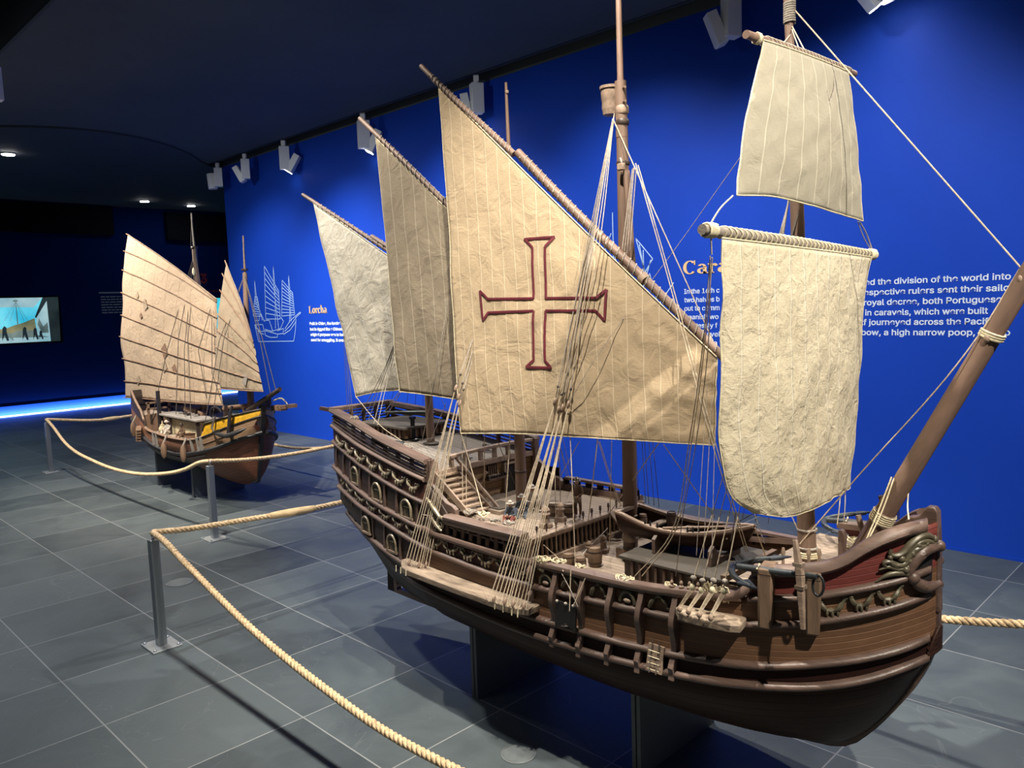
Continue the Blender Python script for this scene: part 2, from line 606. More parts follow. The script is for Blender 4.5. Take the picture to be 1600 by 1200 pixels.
M['gunmetal'] = mat('gunmetal', (0.03, 0.034, 0.036), 0.4, metal=0.5, vary=0.3, scale=(20, 20, 20))
M['rigging'] = mat('rigging', (0.50, 0.41, 0.30), 0.85, vary=0.3, scale=(90, 90, 90))
M['rig_grey'] = mat('rig_grey', (0.33, 0.29, 0.25), 0.85, vary=0.3, scale=(90, 90, 90))
M['rig_dark'] = mat('rig_dark', (0.09, 0.075, 0.065), 0.85, vary=0.3, scale=(90, 90, 90))
M['rig_cream'] = mat('rig_cream', (0.66, 0.58, 0.40), 0.85, vary=0.25, scale=(90, 90, 90))
M['block'] = mat('block', (0.27, 0.19, 0.14), 0.6, vary=0.3, scale=(60, 60, 60))
M['sail_main'] = sail_mat('sail_main', (0.40, 0.300, 0.190), (0.61, 0.475, 0.320), 19, seam=(0.72, 0.60, 0.43), seamw=0.03)
M['sail_miz'] = sail_mat('sail_miz', (0.27, 0.215, 0.150), (0.40, 0.33, 0.245), 11, seam=(0.56, 0.48, 0.37), seamw=0.03)
M['sail_bon'] = sail_mat('sail_bon', (0.60, 0.535, 0.43), (0.84, 0.77, 0.635), 8, wr=0.7, seam=(0.90, 0.85, 0.72), seamw=0.03)
M['sail_fore'] = sail_mat('sail_fore', (0.56, 0.48, 0.335), (0.80, 0.72, 0.55), 11, seam=(0.92, 0.86, 0.70), seamw=0.03, wr=0.85, crease=27, dist=0.7, cdet=7)
M['sail_top'] = sail_mat('sail_top', (0.35, 0.315, 0.24), (0.51, 0.465, 0.37), 8, seam=(0.66, 0.61, 0.49), seamw=0.028, wr=0.5)
M['sail_lor'] = sail_mat('sail_lor', (0.43, 0.315, 0.215), (0.64, 0.49, 0.36), 8, seam=(0.46, 0.33, 0.22), seamw=0.02, wr=0.8)
M['sail_lor2'] = sail_mat('sail_lor2', (0.32, 0.245, 0.17), (0.49, 0.385, 0.28), 6, seam=(0.40, 0.29, 0.2), seamw=0.02, wr=0.6)
M['cross'] = mat('cross', (0.11, 0.008, 0.018), 0.8, vary=0.25, scale=(60, 60, 60))
M['manila'] = mat('manila', (0.58, 0.40, 0.22), 0.85, vary=0.35, scale=(60, 60, 60), base2=(0.70, 0.51, 0.31), bump=0.5, bscale=(300, 300, 300))
M['splice'] = mat('splice', (0.62, 0.45, 0.24), 0.7, vary=0.25, scale=(20, 20, 90), bump=0.4)
M['steel'] = mat('steel', (0.33, 0.35, 0.37), 0.38, metal=0.75, vary=0.15, scale=(8, 8, 2))
M['steel_plate'] = mat('steel_plate', (0.40, 0.42, 0.43), 0.45, metal=0.6, vary=0.15, scale=(8, 8, 8))
M['stand'] = mat('stand', (0.075, 0.085, 0.095), 0.5, vary=0.15, scale=(5, 5, 5))
M['lamp_white'] = mat('lamp_white', (0.86, 0.87, 0.88), 0.4, vary=0.05, scale=(5, 5, 5))
M['lamp_glow'] = emit('lamp_glow', (1.0, 0.97, 0.9), 18.0)
M['lamp_hot'] = emit('lamp_hot', (1.0, 0.98, 0.95), 60.0)
M['skin'] = mat('skin', (0.42, 0.26, 0.18), 0.6, vary=0.15, scale=(30, 30, 30))
M['cloth_blue'] = mat('cloth_blue', (0.07, 0.085, 0.115), 0.8, vary=0.3, scale=(60, 60, 60))
M['cloth_white'] = mat('cloth_white', (0.52, 0.46, 0.40), 0.8, vary=0.25, scale=(60, 60, 60))
M['cloth_brown'] = mat('cloth_brown', (0.13, 0.075, 0.045), 0.8, vary=0.3, scale=(60, 60, 60))
M['cloth_red'] = mat('cloth_red', (0.25, 0.07, 0.05), 0.8, vary=0.3, scale=(60, 60, 60))
M['helmet'] = mat('helmet', (0.27, 0.24, 0.20), 0.4, metal=0.6, vary=0.3, scale=(40, 40, 40))
# ------------------------------------------------------------------ the room
def floor_mat():
    m = bpy.data.materials.new('slate_tiles')
    nt, N, L = nodes_of(m)
    b = N['Principled BSDF']
    b.inputs['Specular IOR Level'].default_value = 0.33
    geo = new(nt, 'ShaderNodeNewGeometry')
    mp = new(nt, 'ShaderNodeMapping')
    mp.inputs['Location'].default_value = (4.12 / 0.593, -1.007 / 0.602, 0)
    mp.inputs['Scale'].default_value = (1 / 0.593, 1 / 0.602, 1)
    L.new(geo.outputs['Position'], mp.inputs['Vector'])
    fr = new(nt, 'ShaderNodeVectorMath', operation='FRACTION')
    L.new(mp.outputs['Vector'], fr.inputs[0])
    fl = new(nt, 'ShaderNodeVectorMath', operation='FLOOR')
    L.new(mp.outputs['Vector'], fl.inputs[0])
    wn = new(nt, 'ShaderNodeTexWhiteNoise')
    wn.noise_dimensions = '2D'
    L.new(fl.outputs['Vector'], wn.inputs['Vector'])
    sp = new(nt, 'ShaderNodeSeparateXYZ')
    L.new(fr.outputs['Vector'], sp.inputs['Vector'])
    masks = []
    for ax in ('X', 'Y'):
        s = new(nt, 'ShaderNodeMath', operation='SUBTRACT')
        s.inputs[1].default_value = 0.5
        L.new(sp.outputs[ax], s.inputs[0])
        a = new(nt, 'ShaderNodeMath', operation='ABSOLUTE')
        L.new(s.outputs[0], a.inputs[0])
        g = new(nt, 'ShaderNodeMapRange')
        g.inputs['From Min'].default_value = 0.4935
        g.inputs['From Max'].default_value = 0.4965
        L.new(a.outputs[0], g.inputs['Value'])
        masks.append(g)
    mxm = new(nt, 'ShaderNodeMath', operation='MAXIMUM')
    L.new(masks[0].outputs['Result'], mxm.inputs[0])
    L.new(masks[1].outputs['Result'], mxm.inputs[1])
    # cloudy slate
    off = new(nt, 'ShaderNodeVectorMath', operation='MULTIPLY_ADD')
    off.inputs[1].default_value = (7, 7, 7)
    L.new(wn.outputs['Color'], off.inputs[0])
    L.new(geo.outputs['Position'], off.inputs[2])
    n1 = new(nt, 'ShaderNodeTexNoise')
    n1.inputs['Scale'].default_value = 2.6
    n1.inputs['Detail'].default_value = 9
    n1.inputs['Roughness'].default_value = 0.62
    n1.inputs['Distortion'].default_value = 0.7
    L.new(off.outputs['Vector'], n1.inputs['Vector'])
    add = new(nt, 'ShaderNodeMath', operation='MULTIPLY_ADD')
    add.inputs[1].default_value = 0.5
    L.new(wn.outputs['Value'], add.inputs[0])
    L.new(n1.outputs['Fac'], add.inputs[2])
    cr = new(nt, 'ShaderNodeValToRGB')
    cr.color_ramp.elements[0].position = 0.30
    cr.color_ramp.elements[0].color = (0.033, 0.042, 0.048, 1)
    cr.color_ramp.elements[1].position = 0.95
    cr.color_ramp.elements[1].color = (0.088, 0.106, 0.113, 1)
    L.new(add.outputs[0], cr.inputs['Fac'])
    # hairline cleft marks
    vo = new(nt, 'ShaderNodeTexNoise')
    vo.inputs['Scale'].default_value = 1.3
    vo.inputs['Detail'].default_value = 3
    vo.inputs['Distortion'].default_value = 2.0
    L.new(off.outputs['Vector'], vo.inputs['Vector'])
    v1 = new(nt, 'ShaderNodeMath', operation='SUBTRACT')
    v1.inputs[1].default_value = 0.56
    L.new(vo.outputs['Fac'], v1.inputs[0])
    v2 = new(nt, 'ShaderNodeMath', operation='ABSOLUTE')
    L.new(v1.outputs[0], v2.inputs[0])
    v3 = new(nt, 'ShaderNodeMapRange')
    v3.inputs['From Min'].default_value = 0.0025
    v3.inputs['From Max'].default_value = 0.0
    L.new(v2.outputs[0], v3.inputs['Value'])
    v4 = new(nt, 'ShaderNodeMath', operation='MULTIPLY')
    v4.inputs[1].default_value = 0.16
    L.new(v3.outputs['Result'], v4.inputs[0])
    mc = new(nt, 'ShaderNodeMix', data_type='RGBA')
    mc.inputs['B'].default_value = (0.30, 0.31, 0.31, 1)
    L.new(v4.outputs[0], mc.inputs['Factor'])
    L.new(cr.outputs['Color'], mc.inputs['A'])
    mg = new(nt, 'ShaderNodeMix', data_type='RGBA')
    mg.inputs['B'].default_value = (0.30, 0.31, 0.31, 1)
    gm = new(nt, 'ShaderNodeMath', operation='MULTIPLY')
    gm.inputs[1].default_value = 0.75
    L.new(mxm.outputs[0], gm.inputs[0])
    L.new(gm.outputs[0], mg.inputs['Factor'])
    L.new(mc.outputs['Result'], mg.inputs['A'])
    L.new(mg.outputs['Result'], b.inputs['Base Color'])
    rr = new(nt, 'ShaderNodeMapRange')
    rr.inputs['To Min'].default_value = 0.36
    rr.inputs['To Max'].default_value = 0.60
    L.new(n1.outputs['Fac'], rr.inputs['Value'])
    L.new(rr.outputs['Result'], b.inputs['Roughness'])
    n3 = new(nt, 'ShaderNodeTexNoise')
    n3.inputs['Scale'].default_value = 60
    n3.inputs['Detail'].default_value = 5
    L.new(geo.outputs['Position'], n3.inputs['Vector'])
    hs = new(nt, 'ShaderNodeMath', operation='MULTIPLY_ADD')
    hs.inputs[1].default_value = 0.2
    L.new(n3.outputs['Fac'], hs.inputs[0])
    L.new(n1.outputs['Fac'], hs.inputs[2])
    bp = new(nt, 'ShaderNodeBump')
    bp.inputs['Strength'].default_value = 0.35
    bp.inputs['Distance'].default_value = 0.008
    L.new(hs.outputs[0], bp.inputs['Height'])
    L.new(bp.outputs['Normal'], b.inputs['Normal'])
    return m

M['floor'] = floor_mat()
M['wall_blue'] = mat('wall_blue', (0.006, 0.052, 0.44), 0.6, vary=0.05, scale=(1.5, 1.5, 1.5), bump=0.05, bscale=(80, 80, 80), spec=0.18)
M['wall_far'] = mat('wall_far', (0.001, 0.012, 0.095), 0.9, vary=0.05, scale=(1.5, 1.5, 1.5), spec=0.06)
M['ceil'] = mat('ceil', (0.085, 0.098, 0.100), 0.8, vary=0.08, scale=(1, 1, 1), spec=0.2)
M['ceil_dark'] = mat('ceil_dark', (0.055, 0.064, 0.068), 0.8, vary=0.08, scale=(1, 1, 1), spec=0.2)
M['void'] = mat('void', (0.004, 0.005, 0.010), 0.9, vary=0.1, spec=0.1)
M['led'] = emit('led', (0.55, 0.72, 1.0), 3.2)
M['plinth_blue'] = mat('plinth_blue', (0.02, 0.13, 0.72), 0.5, vary=0.05, scale=(1, 1, 1))

YW = 5.655      # long blue wall
XW = -16.7      # far wall
ZC = 3.95       # ceiling

struct(MB().box((-6.35, 4.6, -0.05), (20.9, 15.2, 0.1)).build('floor', M['floor']))
struct(MB().box((-4.34, YW + 0.15, ZC / 2), (14.72, 0.3, ZC)).build('wall_right', M['wall_blue']))
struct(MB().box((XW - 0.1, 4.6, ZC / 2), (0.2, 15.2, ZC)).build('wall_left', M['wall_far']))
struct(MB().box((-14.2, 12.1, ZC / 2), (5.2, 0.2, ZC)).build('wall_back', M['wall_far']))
# ceiling: main slab with a sunken trough over the walkway, a wall-side track slot, and a lower curved far part
cb = MB()
cb.box((-6.35, 3.62, ZC + 0.25), (20.9, 3.50, 0.5))       # between trough and slot
cb.box((-6.35, -1.6, ZC + 0.25), (20.9, 6.3, 0.5))
cb.box((-6.35, 1.70, ZC + 0.45), (20.9, 0.34, 0.1))       # trough lid
cb.box((-6.35, 8.9, ZC + 0.25), (20.9, 6.5, 0.5))
cb.box((-6.35, 5.51, ZC + 0.33), (20.9, 0.29, 0.3))       # slot lid
struct(cb.build('ceiling', M['ceil']))
arc = [(-11.72, 5.63), (-11.6, 5.42), (-10.95, 4.85), (-10.48, 4.30), (-10.18, 3.59), (-10.26, 3.0), (-10.56, 2.49), (-11.2, 1.9), (-12.2, 1.3), (-14.0, 0.8), (XW, 0.5)]
low = [(XW, 11.9, ZC - 0.025), (-11.72, 11.9, ZC - 0.025)] + [(p.x, p.y, ZC - 0.025) for p in curve_pts([(a_, c_, 0) for a_, c_ in arc], 40)]
struct(MB().prism(low, (0, 0, 0.03)).build('trim_1', M['ceil_dark']))
struct(MB().box((-6.35, 1.86, ZC - 0.012), (20.9, 0.025, 0.03)).box((-6.35, 1.54, ZC - 0.012), (20.9, 0.025, 0.03)).build('trim_2', M['ceil_dark']))
struct(MB().box((XW + 0.06, 2.2, 3.62), (0.12, 7.0, 0.53)).build('trim_3', M['void']))
struct(MB().box((XW + 0.06, 7.42, 3.58), (0.12, 1.36, 0.56)).build('trim_4', M['void']))
# lit plinth at the foot of the far wall
struct(MB().box((XW + 0.02, 4.6, 0.095), (0.04, 15.0, 0.19)).build('baseboard_left', M['plinth_blue']))
struct(MB().box((XW + 0.052, 4.6, 0.012), (0.022, 15.0, 0.022)).build('trim_5', M['led']))
struct(MB().box((-4.34, YW - 0.004, 0.010), (14.70, 0.008, 0.02)).build('baseboard_right', M['wall_blue']))
# track rail in the slot
tr = thing('lighting_track', 'dark ceiling track running along the top of the blue wall', 'track', (-5.0, 5.45, ZC))
MB().box((-5.0, 5.45, ZC + 0.10), (14.5, 0.04, 0.16)).build('rail', M['ceil_dark'], tr)

# ------------------------------------------------------------------ spotlights
def spotlight(label, x, y, z, yaw, tilt, side=1, glow=False, round_=False, scale=1.0, group='ceiling spotlights'):
    t = thing('spotlight', label, 'spotlight', (x, y, z), group)
    s = scale
    R = Matrix.Rotation(yaw, 3, 'Z')
    P = Vector((x, y, z))
    def at(dx, dy, dz):
        return P + R @ Vector((dx * s, dy * s, dz * s))
    MB().box(at(0, 0, 0.03), (0.05 * s, 0.05 * s, 0.06 * s), R).lathe([(0.026 * s, 0), (0.026 * s, 0.05 * s)], at(0, 0, -0.015), n=16).build('adapter', M['lamp_white'], t, bevel=0.003)
    MB().box(at(0, 0, -0.15), (0.09 * s, 0.115 * s, 0.27 * s), R @ Matrix.Rotation(0.35, 3, 'Z')).build('driver_box', M['lamp_white'], t, bevel=0.004)
    RT = R @ Matrix.Rotation(tilt, 3, 'X')
    hc = at(-0.03, side * 0.105, -0.20)
    if round_:
        ax = RT @ Vector((0, 0, -1))
        MB().lathe([(0.062 * s, -0.11 * s), (0.066 * s, -0.10 * s), (0.066 * s, 0.11 * s), (0.058 * s, 0.115 * s), (0.052 * s, 0.09 * s)], hc, ax, 24).build('lamp_head', M['lamp_white'], t)
        MB().tube([at(0, 0, -0.15), hc], 0.018 * s, 10).build('pivot_arm', M['lamp_white'], t)
        MB().lathe([(0.05 * s, 0.0), (0.05 * s, 0.002)], hc + ax * 0.095 * s, ax, 20).build('lens', M['lamp_glow'] if glow else M['stand'], t)
    else:
        hd = MB()
        hx, hy, h0, h1 = 0.058 * s, 0.04 * s, 0.10 * s, -0.13 * s
        pts = [(-hx, -hy, h1), (hx, -hy, h1), (hx, hy, h1), (-hx, hy, h1), (-hx * .95, -hy * .95, h0), (hx * .95, -hy * .95, h0), (hx * .95, hy * .95, h0), (-hx * .95, hy * .95, h0)]
        hd.hexa([hc + RT @ Vector(q) for q in pts])
        hd.build('lamp_head', M['lamp_white'], t, bevel=0.004)
        MB().tube([at(0, side * 0.03, -0.18), hc], 0.02 * s, 10).build('pivot', M['lamp_white'], t)
        MB().box(hc + RT @ Vector((0, 0, h1 - 0.003 * s)), (0.10 * s, 0.066 * s, 0.006 * s), RT).build('lens', M['lamp_hot'] if glow == 2 else (M['lamp_glow'] if glow else M['lamp_white']), t)
    return t

R_ = math.radians
YA_ = R_(-45)
spotlight('white round-headed spotlight at the far end of the wall track', -11.45, 5.46, 3.90, YA_, R_(4), -1, round_=True)
spotlight('second white spotlight from the far end of the wall track, head turned left', -10.60, 5.46, 3.90, YA_, R_(28), -1)
spotlight('third white spotlight from the far end of the wall track, head turned right', -9.52, 5.46, 3.90, YA_, R_(-32), 1, glow=True, scale=1.08)
spotlight('white spotlight behind the tip of the aft lateen yard', -7.72, 5.46, 3.90, YA_, R_(-28), 1, glow=True, scale=1.15)
spotlight('white spotlight beside the upper edge of the large cross sail', -5.80, 5.46, 3.90, YA_, R_(10), -1, glow=True, scale=1.05)
spotlight('white spotlight left of the fore topsail at the top edge', -3.05, 5.46, 3.92, YA_, R_(22), -1, scale=1.05)
spotlight('glaring white spotlight above the right end of the blue wall', -1.92, 5.30, 3.80, R_(-45), R_(40), -1, glow=2)
spotlight('white spotlight hanging from the ceiling trough at the left edge', -8.22, 1.92, 3.98, R_(-20), R_(-15), -1, scale=1.1)

for lab, x, y in (('recessed downlight nearest the camera in the far ceiling', -12.1, 2.92), ('recessed downlight left above the small ship masts', -15.6, 5.95), ('recessed downlight right above the small ship masts', -15.8, 6.93)):
    t = thing('downlight', lab, 'downlight', (x, y, ZC - 0.025), 'recessed downlights')
    zz = ZC - 0.026
    MB().lathe([(0.085, 0), (0.085, -0.012), (0.06, -0.012), (0.06, -0.004)], (x, y, zz), n=24).build('trim_ring', M['ceil_dark'], t)
    MB().lathe([(0.075, -0.016), (0.075, -0.022), (0.0, -0.024)], (x, y, zz), n=24).build('lens', M['lamp_hot'], t)

# ------------------------------------------------------------------ writing and drawings on the walls
M['txt_white'] = mat('txt_white', (0.80, 0.84, 0.90), 0.6, vary=0.02)
M['txt_gold'] = mat('txt_gold', (0.85, 0.52, 0.24), 0.6, vary=0.02)
M['txt_line'] = mat('txt_line', (0.50, 0.66, 0.88), 0.6, vary=0.02)
M['txt_grey'] = mat('txt_grey', (0.22, 0.27, 0.36), 0.6, vary=0.02)
M['txt_red'] = mat('txt_red', (0.20, 0.012, 0.03), 0.6, vary=0.02)
import os
_fp = os.path.join(bpy.utils.system_resource('DATAFILES') or '', 'fonts', 'Inter.woff2')
try:
    FONT = bpy.data.fonts.load(_fp)
except Exception:
    FONT = None

def text_mesh(name, s, loc, size, m, parent=None, width=None, bold=0.0, rotz=0.0, font=True):
    c = bpy.data.curves.new(name, 'FONT')
    c.body = s
    c.size = size
    c.offset = bold
    c.extrude = 0.0015
    c.resolution_u = 3
    if font and FONT:
        c.font = FONT
    tmp = bpy.data.objects.new(name + '_tmp', c)
    COL.objects.link(tmp)
    dg = bpy.context.evaluated_depsgraph_get()
    me = bpy.data.meshes.new_from_object(tmp.evaluated_get(dg))
    bpy.data.objects.remove(tmp)
    bpy.data.curves.remove(c)
    xs = [v.co.x for v in me.vertices]
    wd = (max(xs) - min(xs)) or 1
    k = (width / wd) if width else 1.0
    Rm = Matrix.Rotation(rotz, 4, 'Z') @ Matrix.Rotation(pi / 2, 4, 'X')
    T = Matrix.Translation(Vector(loc)) @ Rm @ Matrix.Diagonal((k, 1, 1, 1)) @ Matrix.Translation((-min(xs), 0, 0))
    me.transform(T)
    me.materials.clear()
    me.materials.append(m)
    o = bpy.data.objects.new(name, me)
    COL.objects.link(o)
    if parent is not None:
        attach(o, parent)
    return o

def serif_word(name, word, x, z, h, width, m, y, label, cat):
    """slab-serif lettering built from strokes; z is the baseline, h the cap height"""
    b = MB()
    th = 0.004
    def poly(pts):
        b.prism([(px, y - 0.0005, pz) for px, pz in pts], (0, -th, 0))
    def ring(cx, cz, rx, rz, tx, tz, a0, a1, n=18):
        P = []
        for i in range(n + 1):
            a = a0 + (a1 - a0) * i / n
            P.append(((cx + rx * cos(a), cz + rz * sin(a)), (cx + (rx - tx) * cos(a), cz + (rz - tz) * sin(a))))
        for i in range(n):
            poly([P[i][0], P[i + 1][0], P[i + 1][1], P[i][1]])
    def rect(x0, z0, x1, z1):
        poly([(x0, z0), (x1, z0), (x1, z1), (x0, z1)])
    S_, xh = h, h * 0.70
    T, t = h * 0.19, h * 0.075
    adv = 0.0
    items = []
    W = {'C': .78, 'L': .72, 'a': .60, 'r': .52, 'v': .62, 'e': .60, 'l': .36, 'o': .64, 'c': .55, 'h': .70}
    tot = sum(W[c] for c in word) * h
    k = width / tot
    for c in word:
        x0 = x + adv * k
        w_ = W[c] * h * k * 0.97
        T_, t_ = T * k, t
        if c == 'C':
            ring(x0 + w_ / 2, z + h / 2, w_ / 2, h / 2 * 1.03, T_, t_, 0.75, 2 * pi - 0.75)
            rect(x0 + w_ * .82, z + h * .66, x0 + w_ * .90, z + h)
        elif c == 'L':
            rect(x0 + w_ * .12, z, x0 + w_ * .12 + T_, z + h)
            rect(x0, z + h - t_, x0 + w_ * .55, z + h)
            rect(x0, z, x0 + w_, z + t_)
            rect(x0 + w_ - t_, z, x0 + w_, z + h * .34)
        elif c == 'a':
            ring(x0 + w_ * .44, z + xh * .30, w_ * .42, xh * .31, T_ * .9, t_, 0.6, 2 * pi - 0.3)
            rect(x0 + w_ * .58, z, x0 + w_ * .58 + T_, z + xh * .72)
            ring(x0 + w_ * .46, z + xh * .66, w_ * .42, xh * .35, T_ * .9, t_, 0.0, 2.6)
            rect(x0 + w_ * .58, z, x0 + w_ * 1.02, z + t_)
        elif c == 'r':
            rect(x0 + w_ * .14, z, x0 + w_ * .14 + T_, z + xh)
            rect(x0, z, x0 + w_ * .66, z + t_)
            rect(x0, z + xh - t_, x0 + w_ * .3, z + xh)
            ring(x0 + w_ * .72, z + xh * .62, w_ * .34, xh * .38, T_ * .8, t_, 0.3, 2.6)
        elif c == 'v':
            poly([(x0, z + xh), (x0 + T_ * 1.1, z + xh), (x0 + w_ * .58, z), (x0 + w_ * .42, z)])
            poly([(x0 + w_ * .92 - t_, z + xh), (x0 + w_ * .92, z + xh), (x0 + w_ * .58, z), (x0 + w_ * .48, z)])
            rect(x0 - w_ * .06, z + xh - t_, x0 + w_ * .36, z + xh)
            rect(x0 + w_ * .68, z + xh - t_, x0 + w_ * 1.04, z + xh)
        elif c == 'e' or c == 'c':
            ring(x0 + w_ / 2, z + xh / 2, w_ / 2, xh / 2 * 1.04, T_, t_, 0.55 if c == 'c' else 0.0, 2 * pi - 0.75)
            if c == 'e':
                rect(x0 + T_ * .6, z + xh * .46, x0 + w_, z + xh * .46 + t_)
        elif c == 'o':
            ring(x0 + w_ / 2, z + xh / 2, w_ / 2, xh / 2 * 1.04, T_, t_, 0, 2 * pi, 26)
        elif c == 'l':
            rect(x0 + w_ * .28, z, x0 + w_ * .28 + T_, z + h * 1.06)
            rect(x0, z, x0 + w_, z + t_)
            rect(x0, z + h * 1.06 - t_, x0 + w_ * .5, z + h * 1.06)
        elif c == 'h':
            rect(x0 + w_ * .10, z, x0 + w_ * .10 + T_, z + h * 1.06)
            rect(x0, z + h * 1.06 - t_, x0 + w_ * .3, z + h * 1.06)
            rect(x0, z, x0 + w_ * .46, z + t_)
            rect(x0 + w_ * .64, z, x0 + w_ * .64 + T_, z + xh * .66)
            rect(x0 + w_ * .54, z, x0 + w_, z + t_)
            ring(x0 + w_ * .52, z + xh * .64, w_ * .30, xh * .37, T_, t_, 0, 2.9)
        adv += W[c] * h
    return tag(b.build(name, m, smooth=0), label, cat)

YT = YW - 0.001
serif_word('wall_title', 'Caravel', -3.605, 1.922, 0.108, 0.68, M['txt_gold'], YT, 'golden serif title left of the white square sail', 'wall lettering')
par = thing('wall_text', 'white bold paragraph on the blue wall behind the large ship sails', 'wall text', (-2.4, YT, 1.6))
LT = [('In the 16th c', 1.763, -3.60, 0.325), ('two halves b', 1.693, -3.60, 0.325), ('out to comm', 1.624, -3.60, 0.325), ('Spanish wo', 1.553, -3.60, 0.315), ('expressly f', 1.483, -3.595, 0.30), ('caravel', 1.413, -3.486, 0.215), ('pa', 1.343, -3.37, 0.07)]
for s, z, x, wd in LT:
    text_mesh('text_line', s, (x, YT, z), 0.076, M['txt_white'], par, wd, bold=0.0006)
RT_ = [('ized the division of the world into', 1.774, -2.19, 0.925), ('respective rulers sent their sailors', 1.704, -2.17, 0.952), ('royal decree, both Portuguese and', 1.634, -2.15, 0.958), ('in caravels, which were built', 1.564, -2.14, 0.755), ('elf journeyed across the Pacific', 1.497, -2.20, 0.865), ('bow, a high narrow poop, and to', 1.427, -2.165, 0.905)]
for s, z, x, wd in RT_:
    text_mesh('text_line', s, (x, YT, z), 0.076, M['txt_white'], par, wd, bold=0.0010)
serif_word('wall_title', 'Lorcha', -9.456, 1.70, 0.10, 0.445, M['txt_gold'], YT, 'small golden serif title right of the white ship drawing', 'wall lettering')
par2 = thing('wall_text', 'small white paragraph beside the aft lateen sail', 'wall text', (-9.0, YT, 1.44))
for s, z, x, wd in [('Built in China, the lorcha has', 1.546, -9.46, 0.86), ('but is rigged like a Chinese j', 1.471, -9.46, 0.84), ('original purpose was to help', 1.399, -9.455, 0.84), ('used for smuggling. It event', 1.327, -9.45, 0.84)]:
    text_mesh('text_line', s, (x, YT, z), 0.070, M['txt_white'], par2, wd, bold=0.0022)

def line_art(name, strokes, r, m, label, cat):
    b = MB()
    for st in strokes:
        pts = [(x, YT - 0.001, z) for x, z in st]
        for a, c in zip(pts[:-1], pts[1:]):
            d = Vector(c) - Vector(a)
            if d.length < 1e-6:
                continue
            b.bar(Vector(a), Vector(c), r * 2, 0.002, up=(0, 1, 0))
    return tag(b.build(name, m, smooth=0), label, cat)

def batten_sail(L0, L1, R0, R1, n, k=1):
    """outline + battens of a junk sail given left edge bottom/top, right edge bottom/top"""
    out = [[L0, L1, R1, R0, L0]]
    for i in range(1, n):
        t = i / n
        a = (lerp(L0[0], L1[0], t), lerp(L0[1], L1[1], t))
        c = (lerp(R0[0], R1[0], t), lerp(R0[1], R1[1], t))
        out.append([a, c])
    return out

st = []
st += batten_sail((-10.656, 1.639), (-10.60, 2.40), (-10.24, 1.635), (-10.235, 2.03), 9)
st += batten_sail((-10.195, 1.675), (-10.12, 2.176), (-9.838, 1.689), (-9.854, 1.987), 10)
st += batten_sail((-11.03, 1.69), (-10.925, 2.02), (-10.80, 1.68), (-10.87, 1.96), 9)
st += [[(-10.345, 2.389), (-10.33, 2.1), (-10.39, 1.50)], [(-10.345, 2.389), (-10.365, 2.1), (-10.30, 1.50)], [(-9.935, 2.24), (-9.92, 2.0), (-9.99, 1.58)], [(-9.935, 2.24), (-9.96, 2.0), (-9.94, 1.6)], [(-10.92, 2.206), (-10.935, 1.9), (-10.70, 1.60)], [(-10.92, 2.206), (-10.89, 1.95), (-10.76, 1.62)]]
st += [[(-11.002, 1.558), (-10.918, 1.309), (-9.907, 1.324), (-9.85, 1.45), (-9.806, 1.629)], [(-9.83, 1.64), (-9.675, 1.713), (-9.69, 1.722), (-9.84, 1.66)]]
st += [[(-10.707, 1.472), (-10.702, 1.402), (-10.55, 1.372), (-10.355, 1.375), (-10.345, 1.42), (-10.707, 1.472)], [(-10.345, 1.42), (-10.18, 1.43), (-10.165, 1.50), (-10.34, 1.47)], [(-10.173, 1.417), (-9.98, 1.48), (-9.808, 1.60)], [(-10.14, 1.46), (-9.97, 1.54), (-9.82, 1.64)], [(-10.12, 1.50), (-9.98, 1.60), (-9.85, 1.66)], [(-11.0, 1.56), (-10.86, 1.46), (-10.73, 1.46), (-10.76, 1.56), (-11.0, 1.56)], [(-10.98, 1.52), (-10.85, 1.43), (-10.74, 1.42)], [(-10.69, 1.62), (-10.56, 1.62), (-10.52, 1.55), (-10.48, 1.47)], [(-10.70, 1.49), (-10.5, 1.46), (-10.25, 1.50), (-10.15, 1.60), (-10.22, 1.66)], [(-11.0, 1.62), (-10.86, 1.62), (-10.84, 1.70)]]
line_art('wall_drawing', st, 0.0042, M['txt_line'], 'white line drawing of the small ship on the blue wall', 'wall drawing')
# the second drawing, mostly behind the large sail: outline of a lateen-rigged ship
cd = [[(-4.075, 2.255), (-3.905, 2.07), (-3.985, 1.96), (-4.075, 2.255)], [(-4.04, 2.20), (-3.965, 1.84)], [(-4.00, 2.15), (-4.00, 1.90)], [(-3.925, 2.06), (-4.02, 1.80)], [(-4.32, 2.50), (-4.32, 1.70)], [(-4.34, 2.32), (-4.47, 2.06), (-4.32, 1.98)], [(-4.47, 2.06), (-4.55, 1.62), (-4.20, 1.62), (-4.32, 2.2)], [(-4.62, 1.58), (-4.55, 1.30), (-3.95, 1.30), (-3.86, 1.62), (-4.1, 1.55), (-4.4, 1.50), (-4.62, 1.58)], [(-3.90, 1.62), (-3.70, 1.86)], [(-3.94, 1.95), (-3.86, 1.70)]]
line_art('wall_drawing', cd, 0.0042, M['txt_line'], 'white line drawing mostly hidden behind the mainmast', 'wall drawing')

